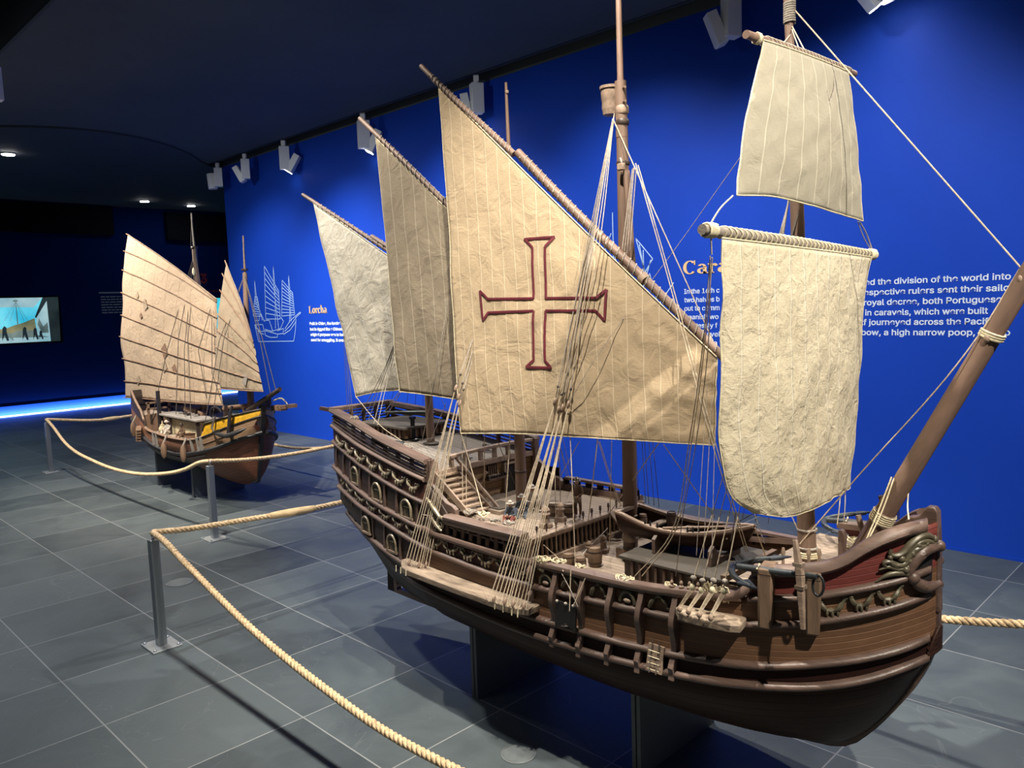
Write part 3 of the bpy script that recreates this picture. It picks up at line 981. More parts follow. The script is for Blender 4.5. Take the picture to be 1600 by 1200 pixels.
# far wall: paragraph, numeral, screens
XT = XW + 0.001
fb = MB()
fb.box((XT, 5.70, 2.235), (0.003, 0.68, 0.026))
for i, wd in enumerate([0.66, 0.60, 0.64, 0.62, 0.65, 0.60, 0.38]):
    zz = 2.155 - i * 0.052
    y0, k = 5.385, 0
    while y0 < 5.385 + wd - 0.02:
        ln = 0.05 + 0.09 * random.random()
        ln = min(ln, 5.385 + wd - y0)
        fb.box((XT, y0 + ln / 2, zz), (0.003, ln, 0.020))
        y0 += ln + 0.016
tag(fb.build('wall_text', M['txt_grey'], smooth=0), 'grey block of small print on the dark far wall left of the brown sail', 'wall text')
num = thing('wall_numeral', 'dark red numeral 3 with underline on the far wall', 'wall lettering', (XT, 7.55, 2.45))
text_mesh('numeral', '3', (XT, 7.40, 2.42), 0.36, M['txt_red'], num, rotz=pi / 2, bold=0.012)
MB().box((XT, 7.60, 2.24), (0.003, 0.5, 0.018)).build('underline', M['txt_red'], num)

def screen_mat(name, cols, zs, strength):
    m = bpy.data.materials.new(name)
    nt, N, L = nodes_of(m)
    b = N['Principled BSDF']
    geo = new(nt, 'ShaderNodeNewGeometry')
    nz = new(nt, 'ShaderNodeTexNoise')
    nz.inputs['Scale'].default_value = 2.2
    nz.inputs['Detail'].default_value = 5
    L.new(geo.outputs['Position'], nz.inputs['Vector'])
    cr = new(nt, 'ShaderNodeValToRGB')
    cr.color_ramp.elements[0].position = 0.35
    cr.color_ramp.elements[1].position = 0.65
    cr.color_ramp.elements[0].color = (*cols[0], 1)
    cr.color_ramp.elements[1].color = (*cols[1], 1)
    L.new(nz.outputs['Fac'], cr.inputs['Fac'])
    L.new(cr.outputs['Color'], b.inputs['Emission Color'])
    b.inputs['Emission Strength'].default_value = strength
    b.inputs['Base Color'].default_value = (0.01, 0.01, 0.01, 1)
    b.inputs['Roughness'].default_value = 0.3
    return m

M['scr_sky'] = screen_mat('scr_sky', ((0.03, 0.42, 0.62), (0.16, 0.66, 0.80)), None, 1.1)
M['scr_hill'] = screen_mat('scr_hill', ((0.10, 0.13, 0.07), (0.33, 0.30, 0.15)), None, 0.9)
M['scr_town'] = screen_mat('scr_town', ((0.04, 0.08, 0.08), (0.25, 0.33, 0.30)), None, 0.8)
M['scr_ground'] = screen_mat('scr_ground', ((0.20, 0.42, 0.50), (0.42, 0.62, 0.66)), None, 0.9)
M['scr_dark'] = screen_mat('scr_dark', ((0.006, 0.012, 0.014), (0.03, 0.05, 0.05)), None, 0.6)
M['scr_cyan'] = screen_mat('scr_cyan', ((0.02, 0.60, 0.80), (0.10, 0.78, 0.88)), None, 1.0)
sc = thing('video_screen', 'bright screen at the left edge showing a harbour with a ship mast', 'screen', (XW, 3.9, 1.3))
def scr(name, m, pts, d):
    MB().prism([(XW + 0.02 + d, y, z) for y, z in pts], (0.002, 0, 0)).build(name, M[m], sc, smooth=0)
MB().box((XW + 0.01, 3.66, 1.75), (0.02, 1.98, 0.88)).build('frame', M['void'], sc)
scr('sky_picture', 'scr_sky', [(2.7, 1.34), (4.58, 1.34), (4.62, 2.16), (2.7, 2.16)], 0)
scr('cloud_picture', 'scr_ground', [(2.7, 2.02), (4.20, 1.98), (4.36, 2.16), (2.7, 2.16)], 0.001)
scr('ground_picture', 'scr_ground', [(2.7, 1.34), (4.44, 1.34), (4.42, 1.46), (2.7, 1.50)], 0.002)
scr('hill_picture', 'scr_hill', [(2.7, 1.58), (3.70, 1.60), (3.86, 1.66), (4.0, 1.70), (4.20, 1.78), (4.22, 1.48), (2.7, 1.48)], 0.003)
scr('town_picture', 'scr_town', [(2.7, 1.46), (4.40, 1.42), (4.40, 1.50), (4.2, 1.55), (3.9, 1.56), (3.82, 1.52), (2.7, 1.55)], 0.004)
scr('facade_picture', 'scr_ground', [(4.22, 1.46), (4.44, 1.42), (4.44, 2.10), (4.40, 2.12), (4.225, 1.80)], 0.005)
scr('facade_shade_picture', 'scr_town', [(4.24, 1.66), (4.30, 1.50), (4.41, 1.50), (4.41, 1.70), (4.33, 1.62), (4.27, 1.78)], 0.006)
scr('tower_picture', 'scr_dark', [(4.435, 1.335), (4.60, 1.335), (4.625, 2.165), (4.425, 2.165)], 0.007)
scr('roof_picture', 'scr_dark', [(4.205, 1.80), (4.225, 1.78), (4.44, 2.12), (4.44, 2.16), (4.36, 2.16)], 0.008)
scr('mast_picture', 'scr_town', [(3.908, 1.68), (3.926, 1.68), (3.920, 2.14), (3.914, 2.14)], 0.009)
scr('crows_nest_picture', 'scr_town', [(3.885, 2.09), (3.945, 2.09), (3.955, 2.12), (3.875, 2.12)], 0.010)
for (y0, y1) in ((3.70, 3.91), (4.08, 3.925), (3.80, 3.912), (4.02, 3.922)):
    scr('rigging_picture', 'scr_town', [(y0, 1.74), (y0 + 0.005, 1.74), (y1 + 0.004, 2.08), (y1, 2.08)], 0.009)
for y, k in ((3.70, 1.1), (4.02, 1.0), (4.19, 0.9), (3.80, 0.5), (4.28, 0.7)):
    scr('figure_picture', 'scr_dark' if k > .6 else 'scr_town', [(y - 0.05 * k, 1.38), (y - 0.01, 1.38 + .10 * k), (y + 0.02 * k, 1.38), (y + 0.05 * k, 1.39), (y + 0.025 * k, 1.38 + .16 * k), (y + 0.03 * k, 1.38 + .22 * k), (y, 1.38 + .25 * k), (y - 0.03 * k, 1.38 + .21 * k)], 0.011)
s2 = thing('video_screen', 'small cyan strip of a screen seen between the two brown sails', 'screen', (XW, 7.8, 1.4))
MB().box((XW + 0.01, 8.05, 1.76), (0.02, 0.92, 0.70)).build('frame', M['void'], s2)
MB().box((XW + 0.022, 8.05, 1.76), (0.004, 0.88, 0.66)).build('picture', M['scr_cyan'], s2)

# round floor covers
M['cover'] = mat('cover', (0.13, 0.145, 0.15), 0.45, vary=0.2, scale=(12, 12, 12))
for lab, x, y, r in (('round metal floor cover at the bottom edge near the rope', -2.05, 2.02 - 0.0, 0.068), ('round floor cover behind the near left post', -5.08, 1.97, 0.085)):
    t = thing('floor_cover', lab, 'floor cover', (x, y, 0), 'round floor covers')
    MB().lathe([(r, 0), (r, 0.003), (r * 0.93, 0.004), (r * 0.93, 0.0025), (r * 0.88, 0.0025), (r * 0.86, 0.004), (0, 0.0045)], (x, y, 0), n=40).build('plate', M['cover'], t)

# ------------------------------------------------------------------ barrier posts and ropes
def post(label, x, y, h=0.575):
    t = thing('barrier_post', label, 'barrier post', (x, y, 0), 'steel barrier posts')
    bp = MB().box((x, y, 0.005), (0.17, 0.15, 0.010)).build('base_plate', M['steel_plate'], t, bevel=0.002)
    for sx in (-1, 1):
        for sy in (-1, 1):
            MB().lathe([(0.008, 0), (0.008, 0.006), (0.004, 0.009)], (x + sx * 0.07, y + sy * 0.06, 0.010), n=10).build('bolt', M['steel'], bp)
    MB().box((x, y, 0.01 + h / 2 - 0.005), (0.046, 0.046, h - 0.01)).build('upright', M['steel'], t, bevel=0.003)
    hk = [(x + 0.018 * cos(a), y, h + 0.022 + 0.020 * sin(a)) for a in [pi * (-0.45 + 1.9 * i / 16) for i in range(17)]]
    MB().tube([(x, y, h - 0.01)] + hk, 0.0045, 8).build('hook', M['steel'], t)
    return t

post('nearest steel post, left of the large ship', -4.16, 1.495)
post('middle steel post in front of the small ship bow', -5.86, 2.565)
post('farthest steel post at the left of the small ship', -10.02, 2.545)

def rope(label, pts, r, splices=(), turns=0.075, n=None, seg=None):
    """three-strand laid rope along a smooth curve"""
    t = thing('barrier_rope', label, 'rope', pts[0], 'manila barrier ropes')
    ln = sum((Vector(b) - Vector(a)).length for a, b in zip(pts[:-1], pts[1:]))
    k = n or max(24, int(ln / turns * 9))
    C_ = curve_pts(pts, k)
    fr_n = None
    fr = []
    for i, p in enumerate(C_):
        tg = (C_[min(i + 1, k - 1)] - C_[max(i - 1, 0)]).normalized()
        if fr_n is None:
            fr_n = tg.orthogonal().normalized()
        fr_n = (fr_n - tg * fr_n.dot(tg)).normalized()
        fr.append((fr_n.copy(), tg.cross(fr_n)))
    b = MB()
    d = 0
    ds = []
    for i, p in enumerate(C_):
        if i:
            d += (p - C_[i - 1]).length
        ds.append(d)
    for s in range(3):
        P = []
        for i, p in enumerate(C_):
            a = 2 * pi * (ds[i] / turns + s / 3)
            P.append(p + (fr[i][0] * cos(a) + fr[i][1] * sin(a)) * r * 0.48)
        b.tube(P, r * 0.60, 7)
    b.build('laid_rope', M['manila'], t, smooth=60)
    for (c, half) in splices:
        i0 = max(0, int((c - half) * (k - 1)))
        i1 = min(k - 1, int((c + half) * (k - 1)))
        P = C_[i0:i1 + 1]
        rs = [r * (1.12 + 0.45 * sin(pi * j / max(1, len(P) - 1)) ** 0.7) for j in range(len(P))]
        MB().tube(P, rs, 14).build('splice', M['splice'], t)
    return t

R1 = 0.0155
rope('thick manila rope swooping across the foreground', [(-4.16, 1.495, 0.612), (-4.05, 1.495, 0.600), (-3.77, 1.495, 0.531), (-3.08, 1.495, 0.372), (-2.58, 1.495, 0.303), (-2.17, 1.495, 0.272), (-1.83, 1.495, 0.283), (-1.40, 1.495, 0.33), (-0.8, 1.495, 0.48), (-0.35, 1.495, 0.61)], R1)
rope('manila rope with a bulging splice running back to the stern of the large ship', [(-4.16, 1.495, 0.612), (-4.17, 1.62, 0.592), (-4.18, 2.05, 0.558), (-4.18, 2.45, 0.535), (-4.18, 2.75, 0.535), (-4.18, 3.15, 0.575), (-4.18, 3.40, 0.612)], R1, splices=[(0.43, 0.075)])
rope('manila rope seen right of the large ship bow', [(-4.18, 3.40, 0.612), (-3.6, 3.33, 0.50), (-2.6, 3.25, 0.40), (-1.6, 3.2, 0.40), (-0.9, 3.2, 0.470), (-0.62, 3.2, 0.525), (-0.3, 3.2, 0.60)], R1)
rope('manila rope drooping between the far posts in front of the small ship', [(-10.02, 2.545, 0.612), (-9.9, 2.55, 0.575), (-9.43, 2.555, 0.40), (-8.47, 2.555, 0.299), (-7.6, 2.555, 0.305), (-6.976, 2.555, 0.367), (-6.29, 2.555, 0.497), (-5.98, 2.56, 0.592), (-5.86, 2.565, 0.612)], R1)
rope('manila rope from the middle post toward the blue wall', [(-5.86, 2.565, 0.612), (-5.86, 2.75, 0.585), (-5.86, 3.2, 0.555), (-5.86, 3.66, 0.561), (-5.86, 4.1, 0.585), (-5.86, 4.35, 0.612)], R1)
rope('manila rope from the farthest post behind the small ship stern', [(-10.02, 2.545, 0.612), (-10.02, 2.7, 0.585), (-10.0, 3.1, 0.535), (-10.0, 3.42, 0.540), (-10.0, 4.0, 0.57), (-10.0, 4.35, 0.612)], R1, splices=[(0.38, 0.05)])
rope('manila rope behind the small ship, right of its bow', [(-10.0, 4.35, 0.612), (-9.2, 4.3, 0.42), (-8.03, 4.25, 0.27), (-7.2, 4.25, 0.31), (-6.73, 4.25, 0.38), (-6.1, 4.3, 0.53), (-5.86, 4.35, 0.612)], R1)
post('steel post behind the stern of the large ship', -4.18, 3.40)
post('steel post by the blue wall between the two ships', -5.86, 4.35)
post('steel post behind the stern of the small ship', -10.0, 4.35)

# rigging: (kind, material, radius, points)
RIG = [
    ('shroud', 'rig_grey', 0.0022, [(-1.850, 2.435, 2.400), (-2.011, 2.245, 1.344), (-2.112, 1.953, 0.612), (-2.096, 1.958, 0.612), (-2.076, 1.959, 0.612)]),
    ('shroud', 'rig_grey', 0.0022, [(-1.850, 2.435, 2.400), (-1.992, 2.245, 1.315), (-2.060, 1.963, 0.612), (-2.046, 1.967, 0.612), (-2.028, 1.965, 0.612)]),
    ('shroud', 'rig_grey', 0.0022, [(-1.850, 2.435, 2.400), (-1.973, 2.245, 1.322), (-2.023, 1.970, 0.612), (-2.005, 1.969, 0.612), (-1.990, 1.973, 0.612)]),
    ('shroud', 'rig_grey', 0.0022, [(-1.850, 2.435, 2.400), (-1.943, 2.245, 1.338), (-1.976, 1.977, 0.612), (-1.961, 1.981, 0.612), (-1.948, 1.984, 0.612)]),
    ('mizshroud', 'rig_grey', 0.0022, [(-2.420, 2.440, 2.020), (-2.478, 2.150, 1.384), (-2.722, 2.028, 0.612), (-2.698, 2.026, 0.612), (-2.673, 2.024, 0.612)]),
    ('mizshroud', 'rig_grey', 0.0022, [(-2.420, 2.440, 2.020), (-2.470, 2.155, 1.347), (-2.662, 2.033, 0.612), (-2.638, 2.032, 0.612), (-2.622, 2.033, 0.612)]),
    ('mizshroud', 'rig_grey', 0.0022, [(-2.420, 2.440, 2.020), (-2.469, 2.160, 1.319), (-2.629, 2.049, 0.612), (-2.614, 2.051, 0.612), (-2.590, 2.049, 0.612)]),
    ('foreshroud', 'rigging', 0.0022, [(-1.130, 2.440, 1.990), (-1.295, 2.060, 0.840)]),
    ('foreshroud', 'rigging', 0.0022, [(-1.130, 2.440, 1.990), (-1.263, 2.060, 0.838)]),
    ('foreshroud', 'rigging', 0.0022, [(-1.130, 2.440, 1.990), (-1.225, 2.060, 0.848)]),
    ('foreshroud', 'rigging', 0.0022, [(-1.130, 2.440, 1.990), (-1.186, 2.060, 0.854)]),
    ('line', 'rigging', 0.0022, [(-1.850, 2.435, 2.400), (-1.140, 2.455, 0.950)]),
    ('line', 'rigging', 0.002, [(-1.754, 2.440, 2.223), (-1.617, 2.420, 1.830), (-1.365, 2.300, 1.245), (-1.308, 2.418, 0.850)]),
    ('line', 'rigging', 0.002, [(-1.743, 2.440, 2.215), (-1.615, 2.430, 1.835), (-1.365, 2.320, 1.242), (-1.301, 2.423, 0.850)]),
    ('line', 'rig_grey', 0.0012, [(-1.170, 2.440, 2.360), (-1.559, 2.500, 1.978), (-1.911, 2.250, 1.388), (-2.330, 2.447, 0.830)]),
    ('line', 'rigging', 0.0022, [(-1.175, 2.460, 2.630), (-0.527, 2.460, 1.771)]),
    ('line', 'rigging', 0.002, [(-0.531, 2.460, 1.770), (-0.601, 2.440, 1.625), (-0.959, 2.420, 1.127), (-1.116, 2.420, 0.914)]),
    ('line', 'rigging', 0.0022, [(-1.060, 1.901, 1.984), (-1.060, 1.836, 1.947), (-1.060, 1.783, 1.901)]),
    ('line', 'rig_grey', 0.0022, [(-1.060, 2.743, 1.960), (-1.060, 2.805, 1.920), (-1.060, 2.858, 1.867)]),
    ('line', 'rig_grey', 0.0016, [(-1.060, 2.726, 1.959), (-1.060, 2.783, 1.906), (-1.060, 2.864, 1.858)]),
    ('line', 'rigging', 0.0022, [(-1.060, 1.791, 1.871), (-1.064, 1.800, 1.830)]),
    ('line', 'rigging', 0.0018, [(-1.068, 1.800, 1.827), (-1.124, 1.860, 1.629), (-1.250, 1.980, 1.304), (-1.419, 2.120, 0.950), (-1.607, 2.188, 0.760)]),
    ('line', 'rigging', 0.0018, [(-1.062, 1.800, 1.823), (-1.125, 1.870, 1.628), (-1.254, 2.000, 1.300), (-1.420, 2.140, 0.945), (-1.588, 2.203, 0.760)]),
    ('line', 'rig_grey', 0.0015, [(-1.068, 1.800, 1.827), (-1.133, 1.900, 1.627), (-1.255, 2.020, 1.278), (-1.330, 2.070, 1.060), (-1.467, 2.230, 0.780)]),
    ('line', 'rigging', 0.0018, [(-1.165, 2.450, 2.530), (-1.065, 2.189, 2.423)]),
    ('line', 'rigging', 0.0018, [(-1.165, 2.460, 2.560), (-1.065, 2.341, 2.431)]),
    ('line', 'rigging', 0.0016, [(-1.165, 2.460, 2.550), (-1.065, 2.294, 2.435)]),
    ('line', 'rig_grey', 0.003, [(-1.135, 2.430, 2.100), (-1.168, 2.380, 1.901)]),
    ('line', 'rig_grey', 0.003, [(-1.135, 2.418, 2.100), (-1.157, 2.370, 1.899)]),
    ('line', 'rig_grey', 0.003, [(-1.135, 2.406, 2.100), (-1.146, 2.360, 1.898)]),
    ('line', 'rig_grey', 0.0016, [(-1.045, 2.464, 2.417), (-1.030, 2.398, 2.346), (-1.020, 2.416, 2.272)]),
    ('line', 'rig_grey', 0.0016, [(-1.045, 2.483, 2.420), (-1.030, 2.462, 2.356), (-1.020, 2.380, 2.263)]),
    ('line', 'rig_grey', 0.0018, [(-1.749, 2.420, 2.205), (-1.782, 2.400, 1.905)]),
    ('line', 'rig_grey', 0.0018, [(-1.746, 2.420, 2.204), (-1.773, 2.400, 1.886)]),
    ('line', 'rig_grey', 0.0018, [(-1.737, 2.420, 2.198), (-1.758, 2.400, 1.904)]),
    ('line', 'rig_grey', 0.0018, [(-1.754, 2.420, 2.201), (-1.793, 2.400, 1.911)]),
    ('line', 'rig_dark', 0.0015, [(-1.840, 2.480, 2.380), (-1.975, 2.840, 0.819)]),
    ('line', 'rig_dark', 0.0015, [(-1.840, 2.480, 2.380), (-2.003, 2.840, 0.820)]),
    ('line', 'rig_dark', 0.0015, [(-1.840, 2.480, 2.380), (-2.020, 2.840, 0.823)]),
    ('line', 'rig_dark', 0.0015, [(-1.840, 2.480, 2.380), (-1.949, 2.840, 0.814)]),
    ('line', 'rig_dark', 0.0015, [(-1.840, 2.480, 2.380), (-2.058, 2.840, 0.829)]),
    ('line', 'rig_grey', 0.0015, [(-2.420, 2.480, 2.000), (-2.505, 2.840, 0.844)]),
    ('line', 'rig_grey', 0.0015, [(-2.420, 2.480, 2.000), (-2.472, 2.840, 0.842)]),
    ('line', 'rig_grey', 0.0015, [(-2.420, 2.480, 2.000), (-2.436, 2.840, 0.841)]),
    ('line', 'rigging', 0.0022, [(-2.492, 2.180, 1.187), (-2.466, 2.220, 0.996), (-2.367, 2.182, 0.850)]),
    ('line', 'rigging', 0.0016, [(-2.529, 2.220, 1.192), (-2.526, 2.203, 0.850)]),
    ('line', 'rigging', 0.0016, [(-2.527, 2.240, 1.178), (-2.513, 2.213, 0.850)]),
    ('line', 'rigging', 0.0018, [(-2.420, 2.250, 1.195), (-2.562, 2.366, 0.860)]),
    ('line', 'rigging', 0.0022, [(-2.276, 2.260, 1.204), (-2.289, 2.226, 0.840)]),
    ('line', 'rig_dark', 0.0014, [(-2.375, 2.260, 1.195), (-2.514, 2.517, 0.900)]),
    ('line', 'rigging', 0.0022, [(-1.833, 2.280, 1.219), (-1.999, 2.411, 0.830)]),
    ('line', 'rigging', 0.0018, [(-1.951, 2.260, 1.218), (-1.882, 2.190, 0.740)]),
    ('line', 'rigging', 0.0018, [(-1.596, 2.340, 1.219), (-2.013, 2.560, 0.830)]),
    ('line', 'rigging', 0.0016, [(-1.943, 2.420, 1.170), (-2.033, 2.620, 0.939), (-2.073, 2.750, 0.784)]),
    ('line', 'rigging', 0.0016, [(-1.936, 2.420, 1.171), (-2.026, 2.620, 0.940), (-2.074, 2.760, 0.782)]),
    ('line', 'rigging', 0.002, [(-1.596, 2.360, 1.202), (-1.545, 2.620, 0.887)]),
    ('line', 'rig_grey', 0.0016, [(-2.046, 2.300, 1.178), (-2.199, 2.472, 0.860)]),
    ('line', 'rigging', 0.0015, [(-1.981, 2.200, 1.174), (-2.034, 2.256, 0.750)]),
    ('line', 'rigging', 0.0015, [(-2.008, 2.380, 1.170), (-2.311, 2.600, 0.947)]),
    ('line', 'rig_grey', 0.0013, [(-2.214, 2.500, 1.104), (-2.447, 2.830, 0.850)]),
    ('line', 'rigging', 0.0016, [(-1.752, 2.260, 1.213), (-1.912, 2.434, 0.730)]),
    ('line', 'rigging', 0.0016, [(-2.016, 2.161, 0.800), (-1.961, 2.174, 0.760), (-1.823, 2.054, 0.765)]),
    ('line', 'rig_grey', 0.0016, [(-1.743, 2.071, 0.750), (-1.939, 2.279, 0.730), (-1.961, 2.491, 0.800)]),
    ('line', 'rigging', 0.0022, [(-3.560, 2.380, 1.260), (-3.208, 2.300, 1.128), (-3.027, 2.260, 1.096), (-2.864, 2.194, 1.080)]),
    ('line', 'rig_grey', 0.0018, [(-3.067, 2.300, 1.322), (-3.449, 2.469, 1.160)]),
    ('line', 'rig_grey', 0.0018, [(-3.057, 2.300, 1.319), (-3.388, 2.450, 1.160)]),
    ('line', 'rig_dark', 0.0016, [(-3.050, 2.455, 1.950), (-3.302, 2.360, 1.375), (-3.421, 2.296, 1.170)]),  # dark colour paints in the shade these stern shrouds hang in
    ('line', 'rig_dark', 0.0016, [(-3.050, 2.455, 1.950), (-3.286, 2.360, 1.376), (-3.333, 2.271, 1.170)]),
    ('line', 'rig_dark', 0.0016, [(-3.050, 2.455, 1.950), (-3.269, 2.360, 1.377), (-3.258, 2.242, 1.170)]),
    ('line', 'rig_grey', 0.0016, [(-3.050, 2.455, 1.950), (-3.253, 2.360, 1.377), (-3.159, 2.206, 1.170)]),
    ('line', 'rig_grey', 0.0016, [(-3.050, 2.455, 1.950), (-3.237, 2.360, 1.371), (-3.107, 2.191, 1.170)]),
    ('line', 'rig_dark', 0.0014, [(-3.675, 2.400, 1.584), (-3.562, 2.325, 1.190)]),
    ('line', 'rig_dark', 0.0014, [(-3.661, 2.400, 1.532), (-3.504, 2.302, 1.190)]),
    ('line', 'rig_dark', 0.0014, [(-3.649, 2.400, 1.462), (-3.448, 2.280, 1.190)]),
    ('line', 'rig_grey', 0.0018, [(-2.714, 2.330, 1.749), (-2.755, 2.270, 1.405), (-3.061, 2.419, 1.060)]),
    ('line', 'rigging', 0.0015, [(-2.864, 2.420, 1.265), (-3.025, 2.443, 1.060)]),
    ('line', 'rigging', 0.0014, [(-3.111, 2.600, 1.245), (-3.206, 2.720, 1.157)]),
    ('line', 'rig_dark', 0.002, [(-2.503, 2.190, 1.185), (-2.703, 2.250, 1.144), (-3.042, 2.407, 1.070)]),
    ('line', 'rig_dark', 0.0012, [(-3.050, 2.470, 1.900), (-3.602, 2.740, 1.137)]),
    ('line', 'rig_dark', 0.0012, [(-3.050, 2.470, 1.900), (-3.519, 2.740, 1.140)]),
    ('line', 'rig_dark', 0.0012, [(-3.050, 2.470, 1.900), (-3.445, 2.740, 1.138)]),
    ('line', 'rig_dark', 0.0012, [(-3.050, 2.470, 1.900), (-3.791, 2.740, 1.074)]),
    ('line', 'rig_dark', 0.0012, [(-3.050, 2.470, 1.900), (-3.347, 2.740, 1.020)]),
    ('line', 'rig_cream', 0.0022, [(-0.838, 2.430, 1.171), (-0.858, 2.380, 1.071), (-0.867, 2.300, 0.989)]),
    ('line', 'rig_cream', 0.0022, [(-0.831, 2.430, 1.168), (-0.847, 2.380, 1.073), (-0.862, 2.300, 0.990)]),
    ('line', 'rig_cream', 0.002, [(-0.801, 2.470, 1.155), (-0.795, 2.440, 1.088), (-0.778, 2.400, 1.057)]),
    ('line', 'rig_dark', 0.0016, [(-0.846, 2.500, 1.088), (-0.877, 2.600, 0.996)]),
    ('line', 'rig_dark', 0.0016, [(-0.841, 2.500, 1.088), (-0.872, 2.600, 0.997)]),
    ('line', 'rigging', 0.0018, [(-1.082, 2.660, 1.055), (-1.071, 2.620, 0.996), (-1.063, 2.584, 0.950)]),
    ('line', 'rigging', 0.0018, [(-1.067, 2.660, 1.057), (-1.052, 2.620, 0.999), (-1.053, 2.612, 0.950)]),
    ('line', 'rig_dark', 0.0014, [(-1.214, 2.300, 1.030), (-1.126, 2.200, 0.966)]),
    ('line', 'rig_dark', 0.0014, [(-1.222, 2.200, 1.050), (-1.297, 2.300, 0.919)]),
    ('line', 'rigging', 0.0022, [(-1.210, 2.300, 0.978), (-1.200, 2.366, 0.850)]),
    ('line', 'rig_dark', 0.0016, [(-1.293, 2.550, 0.987), (-1.500, 2.650, 0.851)]),
    ('line', 'rig_grey', 0.0016, [(-1.850, 2.070, 0.755), (-1.760, 2.030, 0.700), (-1.730, 2.020, 0.668)]),
    ('line', 'rigging', 0.0018, [(-1.733, 2.070, 0.759), (-1.753, 2.020, 0.663)]),
    ('line', 'rigging', 0.0018, [(-1.801, 2.070, 0.773), (-1.769, 2.020, 0.642)]),
    ('line', 'rigging', 0.0016, [(-1.850, 2.445, 2.420), (-1.872, 2.300, 1.867), (-2.013, 2.250, 1.333)]),
    ('line', 'rigging', 0.0016, [(-1.850, 2.445, 2.420), (-1.854, 2.300, 1.866), (-1.993, 2.250, 1.335)]),
    ('line', 'rigging', 0.0016, [(-1.850, 2.445, 2.420), (-1.836, 2.300, 1.865), (-1.973, 2.250, 1.336)]),
    ('line', 'rig_grey', 0.0012, [(-1.350, 2.250, 1.443), (-1.317, 2.120, 0.910)]),
    ('line', 'rig_grey', 0.0012, [(-1.334, 2.250, 1.402), (-1.292, 2.120, 0.907)]),
    ('line', 'rig_grey', 0.0012, [(-1.321, 2.250, 1.361), (-1.262, 2.120, 0.913)]),
    ('line', 'rig_dark', 0.0012, [(-1.130, 2.480, 1.950), (-1.528, 2.800, 0.846)]),
    ('line', 'rig_dark', 0.0012, [(-1.130, 2.480, 1.950), (-1.473, 2.800, 0.842)]),
    ('line', 'rig_dark', 0.0012, [(-1.130, 2.480, 1.950), (-1.419, 2.800, 0.844)]),
]
# ------------------------------------------------------------------ the large ship model (four-masted caravel)
YC = 2.46
XB = -0.712
B_mid = spline([-3.7, -3.5, -3.2, -2.8, -2.4, -1.9, -1.6, -1.4], [.215, .255, .315, .37, .395, .405, .40, .385])
zt_ = spline([-3.7, -2.65, -2.05, -1.6, -1.2, -.8], [1.2, 1.06, .8, .72, .8, 1.03])
zm_ = spline([-3.7, -3.2, -2.6, -2, -1.5, -1.1, -.75], [.80, .66, .55, .49, .49, .53, .62])
tr_ = spline([-3.7, -3.2, -2.65, -2.05, -1.5, -1.1, -.75], [.045, .04, .035, .03, .03, .02, .0])
zk_ = spline([-3.7, -3.45, -3.37, -3.2, -2.5, -1.6, -1.1, -1.0, -.92, -.84, -.77, -.73, -.712], [.30, .27, .22, .205, .21, .225, .243, .262, .322, .425, .55, .65, .74])

def bmax(x):
    t = (x + 1.5) / (XB + 1.5)
    if t <= 0:
        return B_mid(x)
    return B_mid(-1.5) * max(0.0, 1 - min(t, 1.0) ** 2.3) ** .62

def hb(x, z):
    b, k, m, t = bmax(x), zk_(x), zm_(x), zt_(x)
    if z >= m:
        return max(b - tr_(x) * (z - m) / (t - m), 0.0)
    s = min(1.0, max(0.0, (z - k) / (m - k)))
    p = 2.0 if x < -1.6 else 2.0 - .6 * (x + 1.6) / .86
    full = (1 - (1 - s) ** p) ** .75 if s < 1 else 1.0
    a = min(1.0, max(0.0, (-2.7 - x) / 0.75))
    return b * (full * (1 - a) + a * s ** 1.15)

def hp(x, z, off=0.0, s=-1):
    """point on the hull skin, off outward"""
    e = 0.004
    x1, x0 = min(x + e, XB - 1e-4), x - e
    dx = (hb(x1, z) - hb(x0, z)) / (x1 - x0)
    n = Vector((-dx, s, 0)).normalized()
    p = Vector((x, YC + s * hb(x, z), z))
    return p + n * off

def hn(x, z, s=-1):
    return (hp(x, z, 0.01, s) - hp(x, z, 0, s)).normalized()

zW4 = spline([-3.5, -3.0, -2.4, -1.99, -1.8, -1.57, -1.32, -1.08, -.956, -.846, -.75, -.712], [.56, .515, .49, .487, .493, .505, .525, .553, .573, .603, .641, .655])
zW3 = spline([-3.6, -3.47, -3.25, -3.0, -2.87, -2.4, -1.923, -1.745, -1.525, -1.347, -1.08, -.957, -.847, -.751, -.712], [.70, .672, .638, .600, .582, .558, .553, .560, .568, .585, .615, .641, .668, .699, .714])
zU = spline([-3.62, -3.5, -3.266, -2.978, -2.77, -2.657, -2.457, -2.2, -1.987, -1.74, -1.51, -1.4, -1.2, -.977, -.839, -.712], [.835, .812, .766, .728, .698, .683, .674, .665, .667, .676, .690, .698, .722, .764, .803, .846])
zC = spline([-3.62, -3.58, -3.33, -3.1, -2.86, -2.594, -2.356, -2.1, -1.867, -1.66, -1.5, -1.38, -1.2, -.96, -.864, -.756, -.712], [.92, .908, .848, .808, .782, .757, .751, .749, .754, .757, .763, .778, .803, .845, .872, .905, .92])
zS2 = spline([-3.62, -3.33, -2.9, -2.65, -2.4], [1.035, .977, .908, .875, .85])
zS1 = spline([-3.64, -3.342, -3.0, -2.653, -2.4], [1.118, 1.066, 1.022, .978, .95])
zR0 = spline([-3.64, -3.283, -3.02, -2.8, -2.64], [1.197, 1.158, 1.115, 1.085, 1.060])
zBow = spline([-1.2, -1.08, -.991, -.938, -.889, -.855, -.82, -.776, -.712], [.895, .905, .920, .933, .960, .990, 1.016, 1.038, 1.055])
